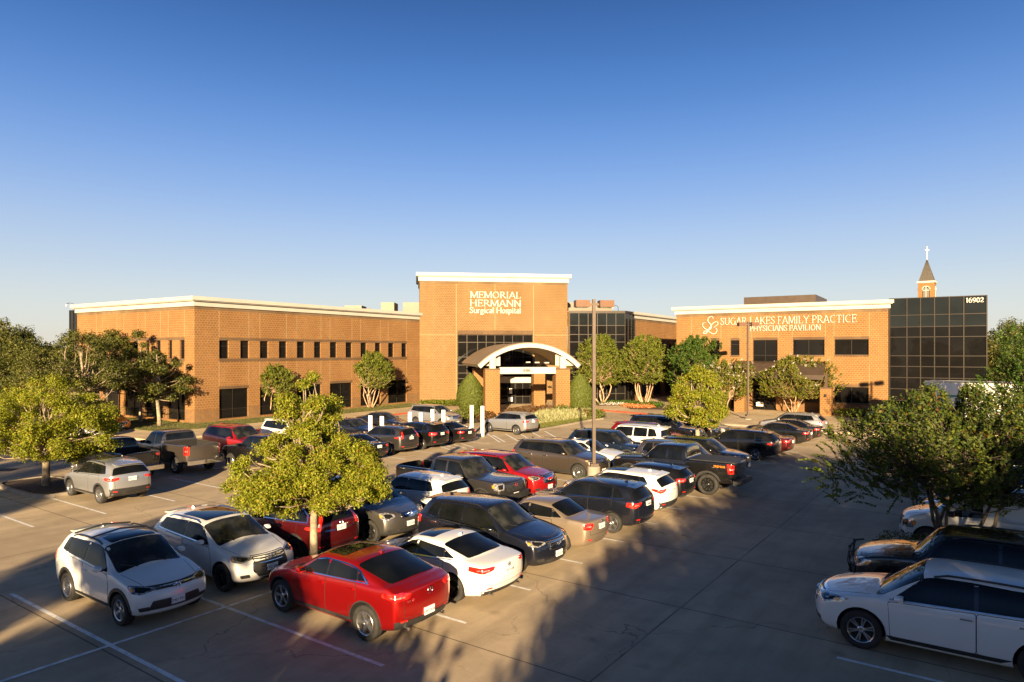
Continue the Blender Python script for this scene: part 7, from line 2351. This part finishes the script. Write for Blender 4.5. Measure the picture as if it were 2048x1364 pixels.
place('parked_car', sedan(L=4.53, W=1.70, H=1.48, wb=2.60, fo=0.90, r=0.31, hood=0.80, cowl=0.98, cs=1.25, rs=1.95, re=3.05, bs=3.78, deck=1.08, tail=1.04, bf=0.92, br=0.98, sunroof=None, fin=False, rpz=0.82, emblem='oval', remz=0.96, rearlow=None, gate_z=0.62) |
      dict(tail=dict(s=4.42, y=0.72, z=0.88, yaw=142, poly=[(-0.17, -0.09), (0.1, -0.1), (0.2, 0.0), (0.17, 0.08), (-0.02, 0.1), (-0.16, 0.06)])), TN, 18.95, -12.2, -1, "champagne compact sedan parked rear outwards, right of the shiny black suv", plate="BKD 2214", rim=(10, 's'))
place('parked_suv', suv(L=4.66, W=1.84, H=1.68, wb=2.73, fo=0.93, dlochrome=1, rails=M_GLOSSB, emblem='bow', remz=1.0, rear_chrome=0.45, tail=dict(s=4.52, y=0.75, z=1.03, yaw=142, poly=[(-0.30, -0.05), (-0.05, -0.10), (0.2, -0.02), (0.28, 0.08), (0.0, 0.06), (-0.26, 0.09)])),
      NB, 21.9, -12.0, -1, "black crossover with red tail lights and a bright lower strip, right of the champagne sedan", rim=(5, 'd'), plate="MJV 5521")
place('parked_suv', suv(L=4.64, W=1.87, H=1.65, wb=2.66, hood=0.98, lean=0.46, clad=M_TRIM, cw=0.02, rearlow_z=0.62, sunroof=(2.1, 2.9), tail=dict(s=4.5, y=0.75, z=1.04, yaw=142, poly=[(-0.34, 0.02), (-0.08, -0.09), (0.14, -0.04), (0.30, 0.08), (0.05, 0.05), (-0.3, 0.08)])),
      WH, 24.6, -12.2, -1, "pearl white crossover with angular tail lights, parked rear outwards near the light pole", rim=(5, 'v'), plate="LFT 9082")
place('parked_car', suv(L=4.35, W=1.78, H=1.52, wb=2.64, r=0.33, hood=0.9, cowl=1.05, bf=0.98, br=1.08, lean=0.4), BK, 27.2, -12.3, -1, "small black hatchback between the pearl white crossover and the lifted black pickup", rim=(5, 'w'), plate="RCH 774")
place('pickup_truck', pickup(L=5.9, W=2.08, H=2.06, wb=3.70, r=0.45, clr=0.5, hood=1.32, cowl=1.42, rail=1.46, bf=1.35, br=1.38, cover=True, clad=M_TRIM, cw=0.09, gap=0.10, bumper=M_TRIM, handle=BK, tw=0.3, fbumper=M_TRIM,
      tail=dict(s=5.82, y=0.93, z=1.2, yaw=140, poly=[(-0.12, -0.2), (0.10, -0.2), (0.13, 0.16), (-0.14, 0.2)])), BK, 30.05, -11.85, -1, "lifted black crew cab pickup with orange decal, bed cover and knobbly tyres", rim=(10, 's'), rimmat=M_ALLOYD, plate="RVL 2020")
place('parked_suv', suv(L=4.95, W=1.96, H=1.78, wr=0.08, dlochrome=2, hood=1.03), GB, 32.8, -12.6, 1, "grey suv half hidden behind the lifted black pickup", rim=(5, 'w'), lod=1)
place('parked_suv', suv(L=4.85, W=1.93, H=1.68, rails=M_CHROME, hood=1.02), BK, 35.5, -12.6, 1, "black crossover with bright roof rails facing the aisle, behind the lifted pickup", rim=(5, 'w'), lod=1)
place('parked_suv', suv(L=4.9, W=1.91, H=1.69, wb=2.82, lean=0.5, dlochrome=1, handle=M_CHROME, rear_chrome=0.42, sunroof=(2.2, 3.2), tail=dict(s=4.76, y=0.75, z=1.02, yaw=142, poly=[(-0.32, -0.06), (-0.05, -0.07), (0.28, 0.03), (0.2, 0.08), (-0.3, 0.02)])),
      BK, 40.7, -12.4, -1, "black crossover with bright door handles parked alone in the middle of the aisle row", rim=(5, 'v'), plate="HTN 611", lod=1)
place('parked_car', sedan(), MR, 43.5, -12.3, -1, "dark red sedan right of the black crossover with bright handles", rim=(5, 'w'), lod=1)
place('parked_car', sedan(W=1.86, dlochrome=1), BK, 48.6, -12.3, -1, "black sedan parked between the dark red sedan and the last black sedan", rim=(5, 'v'), lod=1)
place('parked_car', sedan(L=4.9), BK, 51.4, -12.2, -1, "black sedan beside the silver crossover at the end of the aisle row", rim=(5, 'w'), lod=1)
place('parked_suv', suv(L=4.85, W=1.9, H=1.68, lean=0.5, dlochrome=1), SV, 54.2, -12.4, -1, "silver crossover at the far end of the aisle row in front of the pavilion", rim=(5, 'd'), lod=1)

# ---------- left block, stalls opening to the left aisle (rear outwards)
place('parked_suv', suv(L=4.60, W=1.855, H=1.70, wb=2.69, fo=0.94, clad=M_TRIM, cw=0.07, rails=M_TRIM, sunroof=(2.2, 2.8), rearlow_z=0.66, tail=dict(s=4.46, y=0.76, z=1.04, yaw=142, poly=[(-0.36, 0.0), (-0.3, -0.05), (0.0, -0.085), (0.24, -0.02), (0.24, 0.06), (0.0, 0.05), (-0.3, 0.06)])),
      SV, 13.95, -31.2, -1, "silver crossover with black lower cladding beside the mulched tree island", rim=(5, 'w'), plate="NKL 5403")
place('pickup_truck', pickup(bumper=M_CHROME, mirror=M_TRIM), BK, 16.5, -36.2, -1, "black crew cab pickup with sticker on the rear window, behind the silver crossover", rim=(5, 'd'), plate="KPF 880")
place('pickup_truck', pickup(L=6.1, W=2.03, H=2.06, wb=3.95, r=0.43, clr=0.46, hood=1.3, cowl=1.4, rail=1.48, bf=1.33, br=1.36, clad=paint('graphite', (0, 0, 0)), cw=0.05, mirror=M_TRIM, tail=dict(s=6.02, y=0.9, z=1.2, yaw=140, poly=[(-0.13, -0.22), (0.13, -0.22), (0.13, 0.22), (-0.13, 0.22)])),
      GB, 19.5, -36.0, -1, "bronze grey heavy pickup with tall red tail lights and a chrome rear bumper", rim=(5, 'w'), plate="MDG 4471")
place('pickup_truck', pickup(H=1.9), BK, 22.0, -31.2, -1, "black crew cab pickup left of the centre tree, its front wheel in the sun", rim=(5, 'd'), lod=1)
place('parked_car', sedan(), WH, 24.8, -31.0, -1, "white sedan mostly hidden behind the centre tree", rim=(5, 'w'), lod=1)
place('parked_car', sedan(L=4.95, W=1.87, dlochrome=2, emblem='ell', rpz=0.85), NB, 27.3, -30.9, -1, "black sedan with curved bright window trim right of the centre tree", rim=(5, 'v'), plate="JTL 3308", lod=1)
place('parked_suv', suv(L=4.60, W=1.86, H=1.69, clad=M_TRIM, dlochrome=2, emblem='h', rear_chrome=0.42, tail=dict(s=4.46, y=0.76, z=1.06, yaw=150, poly=[(-0.34, -0.03), (0.02, -0.06), (0.16, -0.02), (0.15, 0.34), (0.06, 0.34), (0.02, 0.06), (-0.3, 0.04)])),
      GY, 30.2, -31.0, -1, "dark grey crossover with bright window trim between two black cars", rim=(5, 'd'), rimmat=M_ALLOY, plate="GRX 1170")
place('parked_suv', suv(L=4.64, W=1.84, H=1.72, dlochrome=2, rails=M_CHROME, sunroof=(2.3, 3.0), tail=diagT(4.64, 0.26, 0.1, z=1.04)), BK, 32.9, -30.9, -1, "black crossover with wide red tail lights left of the black sedan", rim=(5, 'w'), plate="HXB 250")
place('parked_car', sedan(L=4.85, tail=1.03), BK, 35.9, -31.2, -1, "black sedan at the right end of the row, nearest the light grey crossover", rim=(5, 'w'), plate="FLD 9903")
place('parked_suv', suv(L=4.65, W=1.84, H=1.67, wb=2.73, dlochrome=1, tail=diagT(4.65, 0.25, 0.075, z=1.03), emblem='bow', clad=M_TRIM, cw=0.02), SV, 42.8, -30.4, -1, "light silver crossover parked alone by the entrance garden, side on to the camera", rim=(5, 'd'), turn=-4, plate="PLN 3308")
# ---------- left block, stalls opening to the hospital lane (nose towards the camera)
place('parked_suv', suv(L=5.1, W=1.97, H=1.78, wb=3.0, hood=1.02, rails=M_TRIM), RD2, 24.3, -37.6, 1, "red suv with roof rails behind the bronze pickup", rim=(5, 'w'), lod=1)
place('parked_suv', suv(L=4.8, W=1.92, H=1.82, wb=2.79, hood=1.1, cowl=1.2, bf=1.12, br=1.17, cs=1.35, lean=0.25), WH, 28.4, -37.8, 1, "white boxy suv partly behind the top of the centre tree", rim=(5, 'w'), lod=1)
place('parked_car', sedan(), NB, 33.6, -37.6, 1, "dark blue-black sedan behind the leftmost pair of white sign panels", rim=(5, 'w'), lod=1)
place('parked_car', sedan(L=4.9, dlochrome=2), NB, 38.4, -39.6, 1, "black sedan with bright window trim left of the silver suv facing the camera", rim=(5, 'w'), lod=1)
place('parked_suv', suv(L=5.0, W=2.0, H=1.79, wb=2.86, hood=1.08, cowl=1.2, bf=1.12, br=1.2, clad=M_TRIM, cw=0.02, grille=dict(w=0.55, z0=0.72, z1=0.98, bars=4, mat=M_TRIM)), SV, 43.2, -38.4, 1, "silver suv facing the camera behind the row of white sign panels", rim=(5, 'w'), plate="CBX 7711")
# ---------- far left
place('parked_car', sedan(L=4.7, W=1.87, H=1.33, hood=0.74, cowl=0.92, bf=0.86, br=0.95, deck=0.98, tail=0.95, cs=1.5), WH, 22.8, -54.2, 1, "white low coupe with dark wheels behind the broad lot tree", rim=(5, 'v'), rimmat=M_ALLOYD, turn=4, lod=1, group="cars on the far left")
place('parked_suv', suv(), paint('copper', (0.45, 0.13, 0.03), 0.6, 0.3), 25.5, -57.0, 1, "copper orange car just visible behind the white low coupe", rim=(5, 'w'), lod=2, group="cars on the far left")
place('pickup_truck', pickup(), NV, 27.0, -84.0, 1, "dark pickup with a pale hood at the far left edge under the trees", rim=(5, 'w'), lod=1, group="cars on the far left")
place('parked_suv', suv(H=1.8), BK, 18.5, -71.0, 1, "black suv at the far left edge of the lot", rim=(5, 'w'), lod=1, group="cars on the far left")

# ---------- right row (noses towards the aisle on the left)
place('parked_suv', suv(L=5.17, W=1.99, H=1.81, wb=3.02, fo=1.04, r=0.40, hood=1.05, cowl=1.18, bf=1.10, br=1.20, cs=1.35, rs=2.15, rails=M_TRIM, handle=M_CHROME, emblem='bow', emz=0.86, ems=0.08, dlochrome=1,
      grille=dict(poly=[(-0.5, 0.72), (0.5, 0.72), (0.58, 0.98), (-0.58, 0.98)], bars=2, bh=0.018, mat=M_STRIPE_GRILLE, frame=M_CHROME), head=dict(s=0.42, y=0.74, z=0.93, yaw=48, poly=[(-0.34, -0.03), (-0.05, -0.11), (0.30, -0.02), (0.42, 0.09), (0.1, 0.075), (-0.3, 0.04)]), clad=M_TRIM, cw=0.0, fpz=0.6),
      WH, 16.8, -0.72, -1, "white three row crossover at the lower right corner, nose towards the aisle", rim=(6, 'd'), plate="KDL 7790", group="cars facing the aisle on the right")
tahoe = place('parked_suv', suv(L=5.15, W=2.02, H=1.93, wb=2.95, fo=0.98, r=0.4, hood=1.17, cowl=1.29, bf=1.2, br=1.24, cs=1.45, rs=2.05, lean=0.2, plan=0.2, rails=M_TRIM, head=diagH(0.26, 0.13, 0.78, 0.28, 0.98, 35, 0.0), bumper=M_TRIM),
      BK, 19.85, -0.45, -1, "black full size suv with a black grille guard, behind the white three row crossover", rim=(5, 'w'), plate="GVT 1400", group="cars facing the aisle on the right")
gd = MB()
for z_, w_ in ((0.62, 0.86), (0.86, 0.9), (1.12, 0.8)): gd.tube([(2.52, -w_, z_), (2.66, -w_ * .75, z_ + .01), (2.70, 0, z_ + .02), (2.66, w_ * .75, z_ + .01), (2.52, w_, z_)], 0.026, 6)
for y_ in (-0.36, 0.36): gd.tube([(2.62, y_, 0.45), (2.72, y_, 0.8), (2.68, y_, 1.2)], 0.034, 6)
for y_ in (-0.86, 0.86): gd.tube([(2.5, y_, 0.62), (2.51, y_, 0.86)], 0.022, 6)
o = gd.build("grille_guard", M_TRIM, tahoe, True); o.location = (-0.09, 0, 0)
VAN = dict(kind='van', L=5.7, W=2.01, H=2.12, wb=3.43, fo=0.86, r=0.38, clr=0.3, lean=0.1, cs=1.05, rs=1.95,
           top=[(0, 1.0), (0.08, 1.08), (0.35, 1.16), (0.75, 1.24), (0.95, 1.29), (1.05, 1.32), (1.15, 1.42), (1.82, 1.96), (1.95, 2.03), (2.2, 2.09), (3.0, 2.12), (4.4, 2.12), (5.45, 2.1), (5.7, 2.06)],
           belt=[(0, 1.16), (1.05, 1.2), (5.7, 1.22)], cowl=1.32, plan=0.2, tumble=0.14, nose=0.8,
           grille=dict(w=0.62, z0=0.7, z1=0.98, mat=M_TRIM, bars=2, barmat=M_TRIM), head=dict(s=0.22, y=0.84, z=0.86, yaw=40, poly=[(-0.2, -0.15), (0.16, -0.15), (0.18, 0.14), (-0.2, 0.14)]), lip=M_TRIM, mirror=M_TRIM, plates=('front',), tail=dict(s=5.66, y=0.95, z=1.1, yaw=150, poly=[(-.08, -.2), (.08, -.2), (.08, .2), (-.08, .2)]))
place('cargo_van', VAN, VW, 25.6, 0.35, -1, "white windowless cargo van behind the dark spreading myrtle", rim=(5, 'w'), group="cars facing the aisle on the right")
place('parked_suv', suv(L=4.9, H=1.72, dlochrome=2), NB, 28.6, 0.3, -1, "dark blue crossover with bright window trim beyond the white van", rim=(5, 'w'), lod=1, group="cars facing the aisle on the right")
place('pickup_truck', pickup(), BL, 31.6, 1.0, -1, "blue pickup behind the dark spreading myrtle at the right edge", rim=(5, 'w'), lod=1, group="cars facing the aisle on the right")
place('parked_car', sedan(), WH, 34.5, 0.3, -1, "white sedan in deep shade behind the spreading myrtle", rim=(5, 'w'), lod=1, group="cars facing the aisle on the right")
place('parked_suv', suv(H=1.75), BK, 37.4, 0.3, -1, "black suv in the shade in front of the white trailer", rim=(5, 'w'), lod=1, group="cars facing the aisle on the right")
place('parked_suv', suv(), RD2, 40.3, 0.3, -1, "red crossover near the white trailer, mostly behind leaves", rim=(5, 'w'), lod=1, group="cars facing the aisle on the right")
place('parked_car', sedan(), WH, 70.2, -7.2, -1, "white car with a dark windscreen near the corner of the pavilion", rim=(5, 'w'), lod=1, group="cars facing the aisle on the right")

# small marks on the trucks
for o in list(COL.objects):
    if o.parent is None and o.get("label", "").startswith("lifted black crew"):
        for sg in (1, -1):
            t_ = link(bpy.data.objects.new("side_decal", text_mesh("TREMOR", 0.13, 0.002, M_AMBER)), o)
            t_.location = (-2.25, sg * 1.045, 1.28); t_.rotation_euler = (R(90), 0, R(180) if sg > 0 else 0)

# ---------- white box trailer
TRX = ST(50.0, 10.0)
tr = empty("box_trailer", (34.1, 54.0, 0), HQ - R(6), "long white box trailer with green stripes behind the trees at the right", "trailer")
M_TRW = plain("trailer_white", (0.72, 0.72, 0.70), 0.5, var=0.04, scale=0.7); M_TRG = plain("trailer_green", (0.02, 0.2, 0.11), 0.5)
mb = MB(); mb.box(-1.0, 13.0, -1.25, 1.25, 1.05, 3.92)
for k in range(27): mb.box(-0.9 + k * .52, -0.87 + k * .52, -1.262, -1.25, 1.15, 3.8)
mb.build("cargo_box", M_TRW, tr)
mb = MB()
for z_ in (1.05, 3.86): mb.box(-1.03, 13.03, -1.285, -1.245, z_, z_ + 0.1)
mb.box(-1.035, -0.97, -1.29, -1.2, 1.15, 3.86); mb.build("edge_rail", M_CHROME, tr)
mb = MB()
for z_ in (1.7, 2.75): mb.box(-0.8, 12.8, -1.268, -1.2635, z_, z_ + 0.12)
mb.build("green_stripe", M_TRG, tr)
tyr, rmm = wheel_meshes(0.5, 0.28, (5, 'w'), M_ALLOY)
for x_ in (9.8, 11.1):
    for sg in (1, -1):
        w = link(bpy.data.objects.new("wheel", tyr), tr); w.location = (x_, sg * 1.05, 0.5)
        q = link(bpy.data.objects.new("rim", rmm), w); q.rotation_euler = (0, 0, 0 if sg > 0 else math.pi)
mb = MB()
for sg in (1, -1): mb.box(1.4, 1.55, sg * 0.8 - .07, sg * 0.8 + .07, 0, 1.05)
mb.build("landing_leg", M_TRIM, tr)

# ---------- light poles
M_POLE = plain("bronze_pole", (0.09, 0.065, 0.05), 0.5, 0.2, var=0.1); M_HEADB = plain("lamp_box_brown", (0.12, 0.052, 0.022), 0.5, 0.1, var=0.08)


def lamp_pole(x, y, rot, base_h, label, dz=0.0):
    rt = empty("lamp_post", (x, y, 0), rot, label, "lamp post", "twin head lamp posts in the lot")
    mb = MB(); mb.lathe([(0.0, -0.05), (0.31, -0.05), (0.31, base_h - 0.03), (0.28, base_h), (0.0, base_h)], 24, axis='z'); mb.build("concrete_base", M_KERB, rt, True, 40)
    mb = MB(); mb.box(-0.2, 0.2, -0.2, 0.2, base_h, base_h + 0.14); mb.build("base_plate", M_POLE, rt)
    mb = MB(); a = 0.075; zt2 = 8.72
    mb.box(-a, a, -a, a, base_h + 0.14, zt2); mb.build("pole", M_POLE, rt)
    for sg in (1, -1):
        mb = MB(); x0, x1 = sorted((sg * (a + 0.001), sg * 0.26)); mb.box(x0, x1, -0.05, 0.05, 8.42, 8.52); arm = mb.build("arm", M_POLE, rt)
        x0, x1 = sorted((sg * 0.24, sg * 0.92))
        mb = MB(); mb.prism([(x0, -0.3), (x1, -0.3), (x1, 0.3), (x0, 0.3)], 8.34, 8.66); h_ = mb.build("lamp_head", M_HEADB, rt)
        mb = MB(); mb.box(x0 + .06, x1 - .06, -0.24, 0.24, 8.31, 8.338); mb.build("lens", M_HEAD, h_)
    for c_ in rt.children:
        if c_.name.startswith(('pole', 'arm', 'lamp_head', 'base_plate')): c_.location.z = dz
    return rt


lamp_pole(*ST(28.9, -15.6), R(6), 0.75, "tall brown twin head lamp post on a round concrete base beside the taupe suv")
lamp_pole(21.3, 61.6, R(4), 0.2, "farther brown twin head lamp post in front of the pavilion lettering", 0.22)
lamp_pole(32.9, 41.5, R(4), 0.7, "brown twin head lamp post outside the right edge whose shadow falls on the pavilion wall")

# ---------- white sign panels in front of the left rows
M_PANEL = plain("white_panel", (0.78, 0.78, 0.76), 0.45, var=0.03); M_SYM = plain("grey_symbol", (0.18, 0.2, 0.22), 0.5)
lab = ["leftmost white sign panel, left of the dark grey crossover's roof", "second white sign panel from the left with a small grey symbol", "third white sign panel from the left, in front of the black sedan's hood", "fourth white sign panel from the left with a grey symbol",
       "fifth white sign panel from the left, in front of the silver suv", "sixth white sign panel with a grey symbol on the silver suv's windscreen", "taller white sign panel left of the light silver crossover", "rightmost white sign panel, touching the nose of the light silver crossover"]
for i, (u, v) in enumerate(((741, 831), (764, 832.5), (820, 824), (842, 825.5), (865, 818.5), (887, 820), (943.5, 810.5), (965, 812))):
    ht = 2.1 if i < 6 else 2.25
    x, y = G(u, v, ht)
    rt = empty("sign_panel", (x, y, 0), R(-12), lab[i], "sign", "white parking sign panels")
    mb = MB(); mb.box(-0.125, 0.125, -0.04, 0.04, 0, ht); mb.build("panel", M_PANEL, rt)
    mb = MB(); mb.box(-0.15, 0.15, -0.06, 0.06, 0, 0.05); mb.build("foot", M_KERB, rt)
    if i in (1, 3, 5, 7):
        mb = MB(); mb.tube([(0, -0.05, ht - 0.22), (0, -0.05, ht - 0.36), (0.07, -0.05, ht - 0.37), (0.09, -0.05, ht - 0.46)], 0.015, 5)
        mb.tube([(0.05 * math.cos(a), -0.05, ht - 0.41 + 0.06 * math.sin(a)) for a in np.linspace(1.8, 6.0, 9)], 0.012, 5)
        mb.lathe([(0.001, -0.01), (0.028, -0.01), (0.028, 0.004), (0.001, 0.004)], 10)
        o = mb.build("wheelchair_symbol", M_SYM, rt)
# drain grate far left and small bits of litter keep the ground from reading as empty
gr = MB(); cx_, cy_ = G(12, 940)
for k in range(9): gr.box(-0.5 + k * 0.115, -0.44 + k * 0.115, -0.35, 0.35, 0.001, 0.012)
gr.box(-0.56, 0.56, -0.42, -0.36, 0.001, 0.012); gr.box(-0.56, 0.56, 0.36, 0.42, 0.001, 0.012)
o = gr.build("drain_grate", M_TRIM); o.location = (cx_, cy_, 0.004); tag(o, "dark metal drain grate in the concrete at the left edge", "drain grate")
